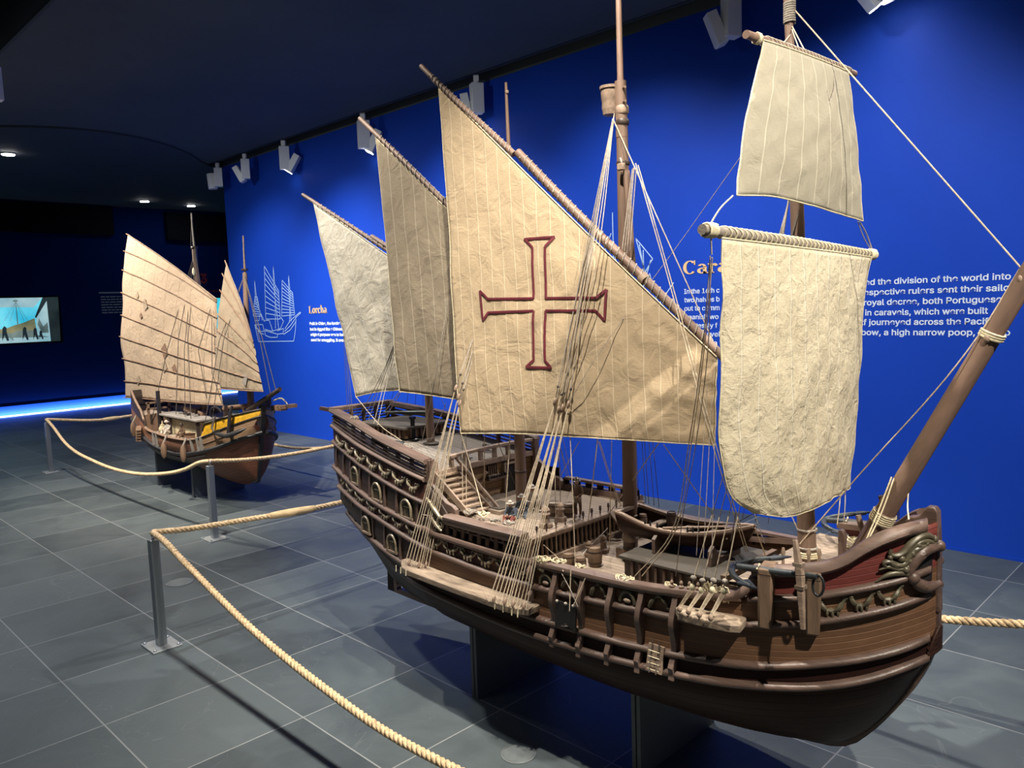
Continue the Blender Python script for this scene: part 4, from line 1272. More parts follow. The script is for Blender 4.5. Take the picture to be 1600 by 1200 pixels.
xs_ = lin([0.2, 0.3, 0.55, 0.66, 0.81, 0.90, 1.03, 1.2], [-3.395, -3.42, -3.435, -3.465, -3.50, -3.575, -3.60, -3.632])

def ztop(x):
    c = zC(x)
    if x < -2.655:
        return zS1(x)
    if x < -2.50:
        return lerp(zS1(-2.655), .855, (x + 2.655) / .155)
    if x < -2.48:
        return lerp(.855, c, (x + 2.50) / .02)
    if x > -1.12:
        return zBow(x) - .006
    if x > -1.15:
        return lerp(c, zBow(-1.12) - .006, (x + 1.15) / .03)
    return c

car = thing('caravel_model', 'large four-masted wooden ship model with a red outlined cross on its main sail', 'ship model', (-2.2, YC, 0.2))

# --- planked hull
xs_nom = []
a = -3.66
for i in range(62):
    xs_nom.append(lerp(-3.66, -2.66, i / 61))
xs_nom += [-2.655, -2.63, -2.60, -2.57, -2.54, -2.52, -2.505, -2.495, -2.485, -2.479]
xs_nom += [lerp(-2.44, -1.16, i / 40) for i in range(41)]
xs_nom += [-1.151, -1.145, -1.135, -1.121]
xs_nom += [XB - (1.10 + XB) * (-1) * (1 - (i / 44)) ** 2.0 * -1 for i in range(45)]
xs_nom = sorted(set(round(min(q, XB), 5) for q in xs_nom))
NLOW = 14
def rows_at(x):
    k, w4, w3, u, c, top = zk_(x), zW4(x), zW3(x), zU(x), zC(x), ztop(x)
    zs = [k + (w4 - k) * (i / NLOW) ** 1.5 for i in range(NLOW + 1)]
    zs += [lerp(w4, w3, .5), w3, lerp(w3, u, .34), lerp(w3, u, .67), u, lerp(u, c, .5), c]
    top = max(top, c)
    if x < -2.5:
        s2 = min(max(zS2(x), c), top)
        zs += [lerp(c, s2, .5), s2, lerp(s2, top, .5), top]
    else:
        zs += [lerp(c, top, .25), lerp(c, top, .5), lerp(c, top, .75), top]
    return zs
def hull_cols(s):
    cols = []
    for x in xs_nom:
        zs = rows_at(x)
        col = []
        for z in zs:
            xx = x
            if x < -3.0:
                xx = -3.0 + (x + 3.0) * (xs_(z) + 3.0) / (-3.66 + 3.0)
            col.append(Vector((xx, YC + s * hb(xx, z), z)))
        cols.append(col)
    return cols
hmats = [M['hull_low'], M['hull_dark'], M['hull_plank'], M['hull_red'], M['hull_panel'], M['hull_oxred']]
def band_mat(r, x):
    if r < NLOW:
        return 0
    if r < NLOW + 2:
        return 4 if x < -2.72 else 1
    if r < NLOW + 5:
        return 4 if x < -2.72 else 2
    if r < NLOW + 7:
        return 5 if x < -2.30 else 2
    if x < -2.45:
        return 4 if (r < NLOW + 9 or x > -2.66) else 5
    return 3
hbld = MB()
for s in (-1, 1):
    cols = hull_cols(s)
    nr = len(cols[0])
    for i in range(len(cols) - 1):
        for r in range(nr - 1):
            q = [cols[i][r], cols[i + 1][r], cols[i + 1][r + 1], cols[i][r + 1]]
            if (q[0] - q[3]).length < 2e-4 and (q[1] - q[2]).length < 2e-4:
                continue
            def vv(p, rr):
                return (p.x, p.z - zW4(p.x) * .85)
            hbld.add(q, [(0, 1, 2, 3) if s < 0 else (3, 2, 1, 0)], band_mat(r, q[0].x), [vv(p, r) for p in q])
    if s < 0:
        st0 = cols[0]
    else:
        st1 = cols[0]
for r in range(len(st0) - 1):
    hbld.add([st0[r], st0[r + 1], st1[r + 1], st1[r]], [(0, 1, 2, 3)], 4 if r > NLOW else 1, [(p.y, p.z) for p in (st0[r], st0[r + 1], st1[r + 1], st1[r])])
hull = hbld.build('hull', hmats, car, smooth=35, fixn=False, merge=0.0004)
sol = hull.modifiers.new('planking', 'SOLIDIFY')
sol.thickness = 0.010
sol.offset = -1

# --- wales and rails
def xlist(x0, x1, n):
    """denser near the bow"""
    L_ = []
    for i in range(n + 1):
        t = i / n
        if x1 > -1.0:
            t = 1 - (1 - t) ** 1.9
        L_.append(lerp(x0, x1, t))
    return L_
def half_round(o, h):
    return [(-.004, -h / 2)] + [(o * cos(a), h / 2 * sin(a)) for a in [-pi / 2 * .96 + pi * .96 * i / 6 for i in range(7)]] + [(-.004, h / 2)]
def wale(name, zf, x0, x1, o, h, m, s, n=70, prof=None, off=0.0):
    xl = xlist(x0, x1, n)
    pts = [hp(x, zf(x), off, s) for x in xl]
    outs = [hn(x, zf(x), s) for x in xl]
    for i, x in enumerate(xl):
        if x > -.80:           # ends die square against the stem
            k_ = min(1.0, (x + .80) / .075)
            outs[i] = outs[i].lerp(Vector((.25, s * .97, 0)), k_ * .9).normalized()
    pr = prof or half_round(o, h)
    return MB().sweep(pts, outs, pr).build(name, m, car, smooth=50)
XE = XB - .009
for s in (-1, 1):
    wale('wale', zW4, -3.0, XE, .020, .026, M['wale'], s)
    wale('wale', zW3, -3.47, XE, .020, .026, M['wale'], s)
    wale('wale', zU, -3.50, XE, .019, .025, M['wale'], s)
    wale('wale', zC, -3.57, -2.66, .018, .024, M['wale'], s)
    wale('wale', zC, -1.14, XE, .019, .025, M['wale'], s, 40)
    wale('wale', zS2, -3.60, -2.66, .016, .020, M['wale'], s)
    wale('wale', zS1, -3.62, -2.655, .017, .022, M['rail'], s)
    wale('wale', lambda x: .605 + (x + 3.44) * -.17, -3.435, -2.93, .012, .016, M['wale'], s, 20)
    # cap rail of the waist and the sweeping bow rail
    cap = [(-.026, -.010), (.020, -.012), (.024, -.002), (.018, .010), (-.024, .010)]
    wale('cap_rail', lambda x: zC(x) + .006, -2.66, -1.16, 0, 0, M['rail'], s, 60, cap)
    bow = [(-.026, -.014), (.016, -.016), (.026, -.006), (.024, .008), (.012, .017), (-.018, .015), (-.028, .006)]
    xl = xlist(-1.13, -.738, 44)
    wale('bow_rail', zBow, -1.13, -.728 if s < 0 else -.80, 0, 0, M['rail'], s, 50, bow)
    # poop rails: heavy top rail over five thin bars
    top = [(-.028, -.010), (.018, -.012), (.024, -.002), (.016, .010), (-.024, .010)]
    wale('poop_rail', zR0, -3.63, -2.64, 0, 0, M['rail'], s, 40, top)
    for k in range(4):
        f = (k + 1) / 5.0
        wale('poop_bar', lambda x, f=f: lerp(zS1(x), zR0(x), f), -3.625, -2.645, 0, 0, M['wale'], s, 30, [(-.010, -.0035), (.004, -.0035), (.006, 0), (.004, .0035), (-.010, .0035)])
    for k in range(9):
        x = lerp(-3.60, -2.65, k / 8)
        w_ = .022 if k in (0, 8) else .013
        MB().bar(hp(x, zS1(x) - .01, -.008, s), hp(x, zR0(x) - .004, -.008, s), w_, .018, up=(1, 0, 0)).build('poop_stanchion', M['wale'], car)
# aft end of the poop: taffrail and bars
def cross(x, z, name, m, h=.02, dpt=.04, inset=0.0):
    y = hb(x, min(z, 1.2)) - inset
    return MB().box((x, YC, z), (dpt, 2 * y, h)).build(name, m, car, bevel=.003)
cross(-3.625, 1.200, 'taffrail', M['rail'], .022, .05, -.012)
for k in range(4):
    cross(-3.618, lerp(1.115, 1.195, (k + 1) / 5), 'taffrail_bar', M['wale'], .007, .014)
for k in range(5):
    y = lerp(-.16, .16, k / 4)
    MB().box((-3.612, YC + y, 1.15), (.014, .016, .08)).build('taffrail_stanchion', M['wale'], car)
for z in (1.03, .905, .815, .672):
    x = xs_(z) - .006
    MB().box((x, YC, z), (.022, 2 * hb(x, z) + .01, .024)).build('transom_moulding', M['wale'], car, bevel=.004)
MB().bar((-3.63, YC - .17, 1.19), (-3.70, YC - .215, 1.205), .02, .018).build('stern_boom', M['wale'], car)

# --- keel, stem and stem head
kp = [(-3.40, .30), (-3.393, .20), (-3.2, .197), (-2.5, .203), (-1.6, .217), (-1.08, .236), (-1.02, .245), (-.965, .267), (-.90, .332), (-.826, .434), (-.758, .548), (-.720, .644), (-.708, .72), (-.706, .79), (-.711, .86), (-.722, .96), (-.733, 1.03)]
kpts = [(x, YC, z) for x, z in kp[:2]] + curve_pts([(x, YC, z) for x, z in kp[1:]], 70)[1:]
b = MB()
for a, c in zip(kpts[:-1], kpts[1:]):
    pass
tang = []
for i in range(len(kpts)):
    t_ = (Vector(kpts[min(i + 1, len(kpts) - 1)]) - Vector(kpts[max(i - 1, 0)])).normalized()
    tang.append(Vector((t_.z, 0, -t_.x)))
b.sweep(kpts, tang, [(-.030, -.015), (.0, -.013), (.0, .013), (-.030, .015)], ups=[Vector((0, 1, 0))] * len(kpts))
b.build('keel', M['wale'], car, smooth=40)
sh = [(-.806, 1.036), (-.795, 1.052), (-.780, 1.056), (-.765, 1.062), (-.752, 1.082), (-.742, 1.092), (-.722, 1.092), (-.714, 1.080), (-.709, .99), (-.706, .86), (-.704, .78), (-.722, .78), (-.735, .95), (-.755, 1.02)]
MB().prism([(x, YC - .017, z) for x, z in sh], (0, .034, 0)).build('stem_head', M['wale'], car, bevel=.004)
# stern rudder
MB().prism([(-3.455, YC - .011, .20), (-3.395, YC - .011, .20), (-3.41, YC - .011, .60), (-3.44, YC - .011, .60)], (0, .022, 0)).build('rudder', M['hull_dark'], car)

# --- decks
def deck(name, x0, x1, zf, m, n=24, inset=.012, th=.012):
    P, U = [], []
    for i in range(n + 1):
        x = lerp(x0, x1, i / n)
        z = zf(x)
        h_ = max(hb(x, z) - inset, .002)
        P.append([Vector((x, YC + h_ * (j / 5 - 1), z)) for j in range(11)])
        U.append([(x, YC + h_ * (j / 5 - 1)) for j in range(11)])
    b = MB()
    b.grid(P, 0, U)
    Pl = [[p - Vector((0, 0, th)) for p in row] for row in P]
    b.grid(Pl, 0, U, True)
    for e in (0, n):
        b.add([P[e][0], P[e][10], Pl[e][10], Pl[e][0]], [(0, 1, 2, 3)])
    return b.build(name, m, car, smooth=30, fixn=True)
zpoop = spline([-3.61, -3.3, -3.0, -2.66], [1.118, 1.086, 1.040, .992])
deck('poop_deck', -3.60, -2.655, zpoop, M['deck_grey'])
deck('quarter_deck', -2.66, -2.045, lambda x: .828, M['deck'], inset=-.012)
deck('waist_deck', -2.06, -1.20, lambda x: .715, M['deck'])
deck('forecastle_deck', -1.21, -.745, lambda x: lerp(.848, .90, max(0, (x + 1.0) / .25)), M['deck'])

# --- poop front: bulkhead, door, grille, rail, stairs
XBK = -2.665
b = MB()
b.add([(XBK, YC - .335, .828), (XBK, YC + .335, .828), (XBK, YC + .33, .99), (XBK, YC - .33, .99), (XBK - .012, YC - .335, .828), (XBK - .012, YC + .335, .828), (XBK - .012, YC + .33, .99), (XBK - .012, YC - .33, .99)],
      [(0, 1, 2, 3), (7, 6, 5, 4), (0, 4, 5, 1), (2, 6, 7, 3), (1, 5, 6, 2), (0, 3, 7, 4)], 0, [(YC, .828), (YC, .828), (YC, .99), (YC, .99)] * 2)
b.build('poop_bulkhead', M['bulk'], car, smooth=0)
dr = MB().box((XBK + .006, 2.625, .895), (.012, .066, .135)).build('cabin_door', M['black'], car)
for y in (2.588, 2.662):
    MB().box((XBK + .01, y, .895), (.018, .012, .14)).build('door_post', M['pale_wood'], dr)
MB().box((XBK + .01, 2.625, .968), (.018, .09, .012)).build('door_lintel', M['pale_wood'], dr)
wn = MB().box((XBK + .004, 2.512, .952), (.010, .062, .046)).build('grille_window', M['black'], car)
for k in range(5):
    MB().box((XBK + .011, 2.485 + k * .0135, .952), (.006, .004, .046)).build('grille_bar', M['timber'], wn)
MB().box((XBK + .013, 2.512, .927), (.018, .07, .008)).build('grille_sill', M['pale_wood'], wn)
sh_ = MB().box((XBK + .02, 2.53, .912), (.03, .13, .008)).build('wall_shelf', M['wale'], car)
for k in range(7):
    MB().ell((XBK + .02, 2.475 + k * .018, .922), .007, 8, 6).build('shelf_pot', M['black'], sh_)
MB().tube(curve_pts([(XBK + .015, 2.47, .945), (XBK + .03, 2.445, .95), (XBK + .03, 2.435, .925), (XBK + .02, 2.42, .905), (XBK + .03, 2.40, .90)], 12), [.006, .008, .009, .008, .005, .004, .004, .004, .004, .004, .003, .002], 8).build('carved_figure', M['pale_wood'], car)
# beam along the deck edge and open rail above it
def bowed(z, w, h, name, m, y0=-.345, y1=.345, x=-2.655, arch=.008):
    P = [(x, YC + lerp(y0, y1, i / 12), z + arch * (1 - ((i - 6) / 6) ** 2)) for i in range(13)]
    return MB().sweep(P, [Vector((1, 0, 0))] * 13, [(-w / 2, -h / 2), (w / 2, -h / 2), (w / 2, h / 2), (-w / 2, h / 2)]).build(name, m, car, bevel=.002)
bowed(.990, .03, .024, 'poop_beam', M['pale_wood'])
bowed(1.055, .026, .014, 'poop_breast_rail', M['pale_wood'], y0=-.22)
for k in range(7):
    y = lerp(-.20, .335, k / 6)
    MB().box((-2.655, YC + y, 1.028), (.016, .018, .055)).build('breast_stanchion', M['pale_wood'], car)
# bulwark ends (a tall board each side, then a curved knee)
for s in (-1, 1):
    y = YC + s * .348
    MB().prism([(-2.652, y, .80), (-2.628, y, .80), (-2.628, y, 1.066), (-2.652, y, 1.066)], (0, -s * .03, 0)).build('bulwark_end', M['rail'], car, bevel=.002)
    kn = [(-2.64, y, .83), (-2.47, y, .83), (-2.47, y, .872), (-2.49, y, .885), (-2.53, y, .893), (-2.565, y, .915), (-2.60, y, .945), (-2.63, y, .962), (-2.64, y, .962)]
    MB().prism(kn, (0, -s * .022, 0)).build('bulwark_knee', M['rail'], car, bevel=.002)
# port side poop bulwark seen from inside
for s in (1,):
    MB().grid([[hp(x, z, -.012, s) for x in [lerp(-2.64, -2.50, i / 6) for i in range(7)]] for z in (.83, .90, .93)], 0, [[(0, 0)] * 7] * 3).build('inner_bulwark', M['hull_dark'], car)
# stairs on the starboard side, poop down to quarter deck
for k in range(8):
    t = k / 7
    x = lerp(-2.64, -2.475, t)
    z = lerp(.985, .845, t)
    MB().box((x, lerp(2.215, 2.245, t), z), (.034, .115, .008)).build('stair_tread', M['pale_wood'], car)
for y0, y1 in ((2.155, 2.18), (2.275, 2.305)):
    MB().bar((-2.66, y0, 1.0), (-2.46, y1, .838), .010, .026).build('stair_string', M['pale_wood'], car)
MB().bar((-2.655, 2.285, 1.05), (-2.43, 2.33, .838), .011, .012).build('stair_handrail', M['pale_wood'], car)
MB().bar((-2.655, 2.17, 1.05), (-2.652, 2.17, .99), .014, .014, up=(1, 0, 0)).build('stair_newel', M['pale_wood'], car)

# --- quarter-deck sides: overhanging rail, brackets and pickets over the cap rail
for s in (-1, 1):
    pr = [(-.030, -.026), (.010, -.026), (.020, -.012), (.020, .008), (.010, .016), (-.030, .014)]
    xl = [lerp(-2.50, -2.045, i / 20) for i in range(21)]
    MB().sweep([hp(x, .840, .006, s) for x in xl], [hn(x, .84, s) for x in xl], pr).build('quarterdeck_rail', M['rail'], car, smooth=50)
    for k in range(11):
        x = lerp(-2.60, -2.10, k / 10)
        h_ = .045 if k % 2 == 0 else .034
        MB().bar(hp(x, zC(x) + .012, -.004, s), hp(x, zC(x) + .012 + h_, -.004, s), .020, .008, up=hn(x, .78, s)).build('picket', M['timber'], car)
    xl = [lerp(-2.62, -2.08, i / 20) for i in range(21)]
    MB().sweep([hp(x, zC(x) + .046, -.008, s) for x in xl], [hn(x, .79, s) for x in xl], [(-.004, -.003), (.004, -.003), (.004, .003), (-.004, .003)]).build('picket_rail', M['pale_wood'], car)
    for k in range(6):
        x = lerp(-2.44, -2.10, k / 5)
        MB().prism([hp(x, .765, -.03, s), hp(x, .818, -.03, s), hp(x, .818, .004, s), hp(x, .800, -.004, s)], (.009, 0, 0)).build('rail_bracket', M['wale'], car)
    MB().bar(hp(-2.62, zC(-2.62), -.002, s), hp(-2.62, .845, -.002, s), .02, .02, up=(1, 0, 0)).build('quarter_post', M['rail'], car)
    MB().bar(hp(-2.035, .742, -.012, s), hp(-2.045, .832, -.012, s), .036, .030, up=(1, 0, 0), w2=.028, h2=.026).build('quarter_post', M['timber'], car, bevel=.003)
# carved console under the starboard knee
for s in (-1,):
    b = MB()
    for (cx0, cz0, k0) in ((-2.525, .812, 1.0), (-2.60, .858, .75)):
        c0 = hp(cx0, cz0, .012, s)
        sp = [c0 + Vector((.026 * k0 * cos(a) * (1 - i / 24), 0, .030 * k0 * sin(a) * (1 - i / 24))) for i, a in enumerate([pi * 3.0 * j / 24 + .6 for j in range(25)])]
        b.tube(sp, [.0095 * k0 * (1 - .5 * i / 24) for i in range(25)], 8)
    b.tube([hp(-2.635, .905, .010, s), hp(-2.60, .892, .016, s), hp(-2.56, .862, .016, s), hp(-2.535, .840, .014, s)], [.005, .010, .011, .008], 8)
    b.tube([hp(-2.62, .83, .010, s), hp(-2.585, .825, .014, s), hp(-2.55, .80, .016, s), hp(-2.52, .782, .012, s)], [.005, .009, .010, .006], 8)
    b.build('scroll_console', M['carve'], car)
# rounded front edge of the quarter deck, the colonnade under it, belaying pins
MB().sweep([(-2.043, YC + y, .822) for y in (-.385, 0, .385)], [Vector((1, 0, 0))] * 3, [(-.02, -.014), (.006, -.014), (.014, -.004), (.012, .006), (.0, .012), (-.02, .010)]).build('quarterdeck_edge', M['pale_wood'], car, smooth=50)
MB().box((-2.085, YC, .765), (.012, .72, .09)).build('waist_bulkhead', M['black'], car)
MB().box((-2.045, YC, .726), (.03, .73, .018)).build('colonnade_sill', M['pale_wood'], car)
for k in range(26):
    y = lerp(-.33, .34, k / 25)
    MB().lathe([(.007, 0), (.0055, .01), (.0065, .03), (.005, .06), (.007, .078)], (-2.045, YC + y, .734), n=8).build('colonnette', M['timber'], car)
for k in range(11):
    y = lerp(-.30, .26, k / 10)
    MB().lathe([(.003, 0), (.003, .014), (.006, .020), (.005, .032), (.002, .036)], (-2.048, YC + y, .832), n=8).build('belaying_pin', M['wale'], car)
MB().bar((-2.03, 2.60, .83), (-1.955, 2.63, .722), .02, .008, up=(1, 0, 1)).build('ramp_board', M['pale_wood'], car)
MB().bar((-2.03, 2.70, .83), (-1.94, 2.72, .722), .012, .008, up=(1, 0, 1)).build('ramp_board', M['wale'], car)
for k in range(3):
    MB().box((-1.99 + .022 * k, 2.72, .80 - .03 * k), (.03, .12, .006)).build('stair_tread', M['wale'], car)

# port bulwark behind quarter deck and waist: tall pierced board with a rail
for x0, x1, z0, z1 in ((-2.47, -2.06, .838, .882), (-2.05, -1.22, .755, .80)):
    xl = [lerp(x0, x1, i / 24) for i in range(25)]
    MB().sweep([hp(x, z1, 0, 1) for x in xl], [hn(x, z1, 1) for x in xl], [(-.018, -.005), (.014, -.005), (.014, .006), (-.018, .006)]).build('port_rail', M['rail'], car)
    nst = int((x1 - x0) / .062)
    for k in range(nst + 1):
        x = lerp(x0, x1, k / nst)
        MB().bar(hp(x, z0 - .01, -.004, 1), hp(x, z1, -.004, 1), .030, .012, up=hn(x, z0, 1)).build('port_stanchion', M['hull_dark'], car)

# --- carved garlands: a swag of leaf, scroll and drops
def garland(x0, x1, zf, drop, r=.0075, off=.006, m='carve', s=-1, down=True):
    b = MB()
    n = 15
    P, rs = [], []
    for i in range(n):
        t = i / (n - 1)
        x = lerp(x0, x1, t)
        sg = sin(pi * t) ** .8
        z = zf(x) - drop * sg if down else zf(x) - drop + drop * sg
        P.append(hp(x, z, off + .003 * sin(t * 11), s))
        rs.append(r * (.55 + .6 * abs(sin(pi * (t * 3.0 + .15)))))
    b.tube(P, rs, 7)
    xm = (x0 + x1) / 2
    base = zf(xm) - drop if down else zf(xm)
    if down:
        for k, dx in enumerate((-.22, 0.0, .22)):
            x = xm + dx * (x1 - x0)
            b.ell(hp(x, base - r * (1.3 if k == 1 else .8), off + .003, s), (r * .62, r * .62, r * 1.5), 8, 6)
    for e, sg in ((0, 1), (n - 1, -1)):
        b.ell(P[e] + Vector((0, 0, .002)), (r * 1.15, r * .8, r * 1.0), 8, 6)
        q = P[1 if e == 0 else n - 2]
        if m == 'carve':
            b.tube([q + Vector((0, 0, r)), q + Vector((sg * r * 1.8, 0, r * 1.6)), q + Vector((sg * r * 3.0, 0, -r * .3))], [r * .3, r * .6, r * .15], 6)
    return b.build('garland', M[m], car)
ups = [-3.555, -3.43, -3.31, -3.17, -3.042, -2.92, -2.795, -2.69]
for a, c in zip(ups[:-1], ups[1:]):
    garland(a + .012, c - .012, lambda x: zS1(x) - .036, .026)
lows = [-3.47, -3.41, -3.30, -3.168, -3.042, -2.915, -2.80, -2.69]
for a, c in zip(lows[:-1], lows[1:]):
    garland(a + .012, c - .012, lambda x: lerp(zU(x), zC(x), .80), .022, r=.0065)
ws = [-2.63, -2.52, -2.41, -2.30, -2.195, -2.095, -2.01]
for a, c in zip(ws[:-1], ws[1:]):
    garland(a + .010, c - .010, lambda x: lerp(zU(x), zC(x), .74), .024, r=.0075)
for a, c in ((-1.845, -1.765), (-1.715, -1.655), (-1.475, -1.405)):
    garland(a, c, lambda x: lerp(zU(x), zC(x), .82), .040, r=.008, down=False, m='carve_green')
for a, c in ((-.985, -.962), (-.950, -.892), (-.880, -.832), (-.822, -.775)):
    garland(a, c, lambda x: lerp(zU(x), zC(x), .74), .030, r=.0075, m='carve_green')

# --- stern gallery panels and arched windows
def batten(x, z0, z1, w=.016):
    MB().bar(hp(x, z0, .002), hp(x, z1, .002), w, .012, up=hn(x, z0)).build('panel_batten', M['wale'], car)
for x in (-3.545, -3.45, -3.36, -3.245, -3.135, -2.985, -2.875, -2.705):
    batten(x, zC(x) + .008, zS2(x) - .006)
for x in (-3.43, -3.34, -3.22, -3.10, -2.985, -2.84):
    batten(x, zW3(x) + .008, zU(x) - .008)
def arch_window(xc, zc, w, h):
    e = hn(xc, zc)
    tx = Vector((-e.y, e.x, 0))
    if tx.x < 0:
        tx = -tx
    O = hp(xc, zc, .002)
    def P(u, v, o=0.0):
        return O + tx * u + Vector((0, 0, v)) + e * o
    def loop(ww, hh, o):
        pts = [P(-ww, -hh, o)]
        top = hh - ww
        pts += [P(-ww, top * .3, o)]
        for i in range(13):
            a = pi - pi * i / 12
            pts.append(P(ww * cos(a), top + ww * sin(a), o))
        pts += [P(ww, -hh, o)]
        return pts
    f = MB().tube(loop(w / 2, h / 2, .006), .0065, 8).build('arched_window', M['carve'], car)
    MB().tube(loop(w / 2 - .010, h / 2 - .010, .004), .0035, 6).build('inner_moulding', M['rail'], f)
    MB().prism(loop(w / 2 - .004, h / 2 - .002, .0), e * .004).build('pane', M['black'], f)
    for u in (-.3, 0, .3):
        MB().bar(P(u * w * .55, -h * .42, .005), P(u * w * .55, h * .28, .005), .003, .003, up=tuple(e)).build('window_bar', M['carve'], f)
    MB().bar(P(-w * .42, h * .12, .006), P(w * .42, h * .12, .006), .004, .003).build('window_bar', M['carve'], f)
    MB().bar(P(-w * .62, -h / 2, .006), P(w * .62, -h / 2, .006), .010, .010).build('window_sill', M['pale_wood'], f)
for x, z in ((-3.30, .905), (-3.058, .858), (-2.79, .828)):
    arch_window(x, lerp(zC(x), zS2(x), .46), .078, .082)
for x, z in ((-3.165, .70), (-2.91, .66)):
    arch_window(x, lerp(zW3(x), zU(x), .46), .074, .078)
# arched openings in the waist bulwark
for x in (-1.925, -1.565):
    O = hp(x, zU(x) + .018, .004)
    P = []
    for i in range(13):
        a = pi - pi * i / 12
        P.append(O + Vector((.030 * cos(a), 0, .040 * sin(a))))
    op = MB().tube(P, .0075, 8).build('arched_port', M['carve_green'], car)
    MB().prism(P, (0, .004, 0)).build('port_dark_inside', M['black'], op)  # black sheet stands in for the shade inside the opening
    MB().ell(O + Vector((0, -.004, .008)), (.016, .006, .008), 8, 6).build('port_sill', M['pale_wood'], op)

# --- fender ribs: standing timbers outside the waist
for x, zt, zb, dx in ((-1.991, .775, .618, .006), (-1.878, .752, .474, -.012), (-1.752, .765, .472, -.010), (-1.628, .772, .480, -.008), (-1.508, .778, .488, -.006), (-1.376, .792, .502, -.004)):
    b = MB()
    N_ = 14
    P, O = [], []
    for i in range(N_ + 1):
        t = i / N_
        z = lerp(zb, zt, t)
        P.append(hp(x, z, 0))
        O.append(hn(x, z))
    prof_w = []
    for i in range(N_ + 1):
        t = i / N_
        d = .024 + .013 * cos(t * 2 * pi * 1.5) + (.004 if t > .9 else 0)
        if t < .08:
            d *= .55
        prof_w.append(d)
    vs, fs = [], []
    for i in range(N_ + 1):
        for a_, o_ in ((-.0105, -.004), (.0105, -.004), (.0105, prof_w[i]), (-.0105, prof_w[i])):
            vs.append(P[i] + Vector((a_, 0, 0)) + O[i] * o_)
    for i in range(N_):
        for j in range(4):
            j2 = (j + 1) % 4
            fs.append((i * 4 + j, i * 4 + j2, (i + 1) * 4 + j2, (i + 1) * 4 + j))
    fs += [(3, 2, 1, 0), tuple(N_ * 4 + j for j in range(4))]
    b.add(vs, fs)
    b.build('fender_rib', M['rail'], car, smooth=30, bevel=.002)

# --- channels: shelves that spread the shrouds
def channel(name, xs, z, wd, s, th=.026):
    inner = [hp(x, z, -.004, s) for x in xs]
    outer = [hp(x, z, w_, s) for x, w_ in zip(xs, wd)]
    poly = inner + outer[::-1]
    ch = MB().prism([p - Vector((0, 0, th)) for p in poly], (0, 0, th)).build(name, M['channel'], car, bevel=.004)
    return ch
cx_ = [lerp(-2.79, -1.955, i / 20) for i in range(21)]
wd_ = [.085 * min(1, .35 + i * .35) if i < 3 else (.092 if i < 18 else .092 - .010 * (i - 18) ** 1.6) for i in range(21)]
for s in (-1, 1):
    ch = channel('channel', cx_, .606, wd_, s)
    for k in range(5 if s < 0 else 0):
        pass
cf_ = [lerp(-1.355, -1.145, i / 8) for i in range(9)]
for s in (-1, 1):
    channel('channel', cf_, .752, [.045, .075, .082, .082, .082, .082, .082, .08, .07], s)
# hull iron straps at the channel edge
for x in (-2.735, -2.70, -2.66, -2.10, -2.055, -2.01, -1.98):
    MB().bar(hp(x, .608, .094), hp(x, .580, .094), .004, .002, up=hn(x, .6)).build('chain_strap', M['rig_cream'], car)

# --- platform with the boat chocks in the waist
pb = MB().box((-1.505, 2.425, .755), (.39, .35, .075)).build('boat_platform', M['hull_panel'], car, bevel=.003)
MB().box((-1.505, 2.425, .7965), (.42, .38, .010)).build('platform_top', M['deck_grey'], pb, bevel=.002)
for k in range(10):
    MB().box((-1.66 + k * .034, 2.247, .755), (.010, .012, .06)).build('platform_pillar', M['wale'], pb)
for x, ww in ((-1.63, .10), (-1.40, .10)):
    b = MB()
    pts = [(x, 2.425 - ww, .80), (x, 2.425 - ww, .855), (x, 2.425 - ww * .8, .872), (x, 2.425 - ww * .35, .822), (x, 2.425 + ww * .35, .822), (x, 2.425 + ww * .8, .872), (x, 2.425 + ww, .855), (x, 2.425 + ww, .80)]
    b.prism(pts, (.014, 0, 0)).build('boat_chock', M['wale'], pb)
MB().box((-1.295, 2.425, .79), (.02, .36, .05)).build('platform_end', M['timber'], pb)

# --- masts, yards, bowsprit
def ring(p, r, h, m, parent, ax=(0, 0, 1), name='mast_band'):
    MB().lathe([(r, -h / 2), (r * 1.12, -h * .3), (r * 1.12, h * .3), (r, h / 2)], p, ax, 18).build(name, m, parent)
def lash(p, r, ax, n, pitch, rr, m, parent, name='rope_lashing'):
    ax = Vector(ax).normalized()
    u = ax.orthogonal().normalized()
    v = ax.cross(u)
    P = []
    for i in range(n * 10 + 1):
        a = 2 * pi * i / 10
        P.append(Vector(p) + u * (r + rr) * cos(a) + v * (r + rr) * sin(a) + ax * (pitch * i / 10 - n * pitch / 2))
    MB().tube(P, rr, 5).build(name, m, parent)

mm = MB().tube([(-1.825, YC, .70), (-1.823, YC, 1.2), (-1.825, YC, 1.9), (-1.828, YC, 2.44)], [.029, .0275, .0245, .021], 18).build('mast', M['mast'], car)
MB().tube([(-1.828, YC, 2.33), (-1.830, YC, 2.535)], [.023, .022], 14).build('mast_cap', M['mast'], mm)
MB().tube([(-1.830, YC, 2.50), (-1.832, YC, 3.35)], [.0125, .009], 12).build('topmast', M['spar'], mm)
MB().box((-1.825, YC, .735), (.085, .085, .04)).build('mast_step', M['timber'], mm, bevel=.003)
for z, r, h, m_ in ((2.235, .0235, .016, 'hull_panel'), (2.385, .0225, .022, 'hull_panel'), (2.43, .0225, .03, 'block'), (.865, .029, .008, 'rig_grey'), (.885, .029, .008, 'rig_grey'), (.795, .029, .03, 'channel'), (.755, .0295, .008, 'rig_grey')):
    ring((-1.825, YC, z), r, h, M[m_], mm)
for z in (2.505, 2.455):
    MB().tube([(-1.826, YC, z), (-1.795, YC - .02, z)], [.005, .005], 8).build('cleat_peg', M['mast'], mm)
nb = MB()
nx, ny = -1.897, 2.495
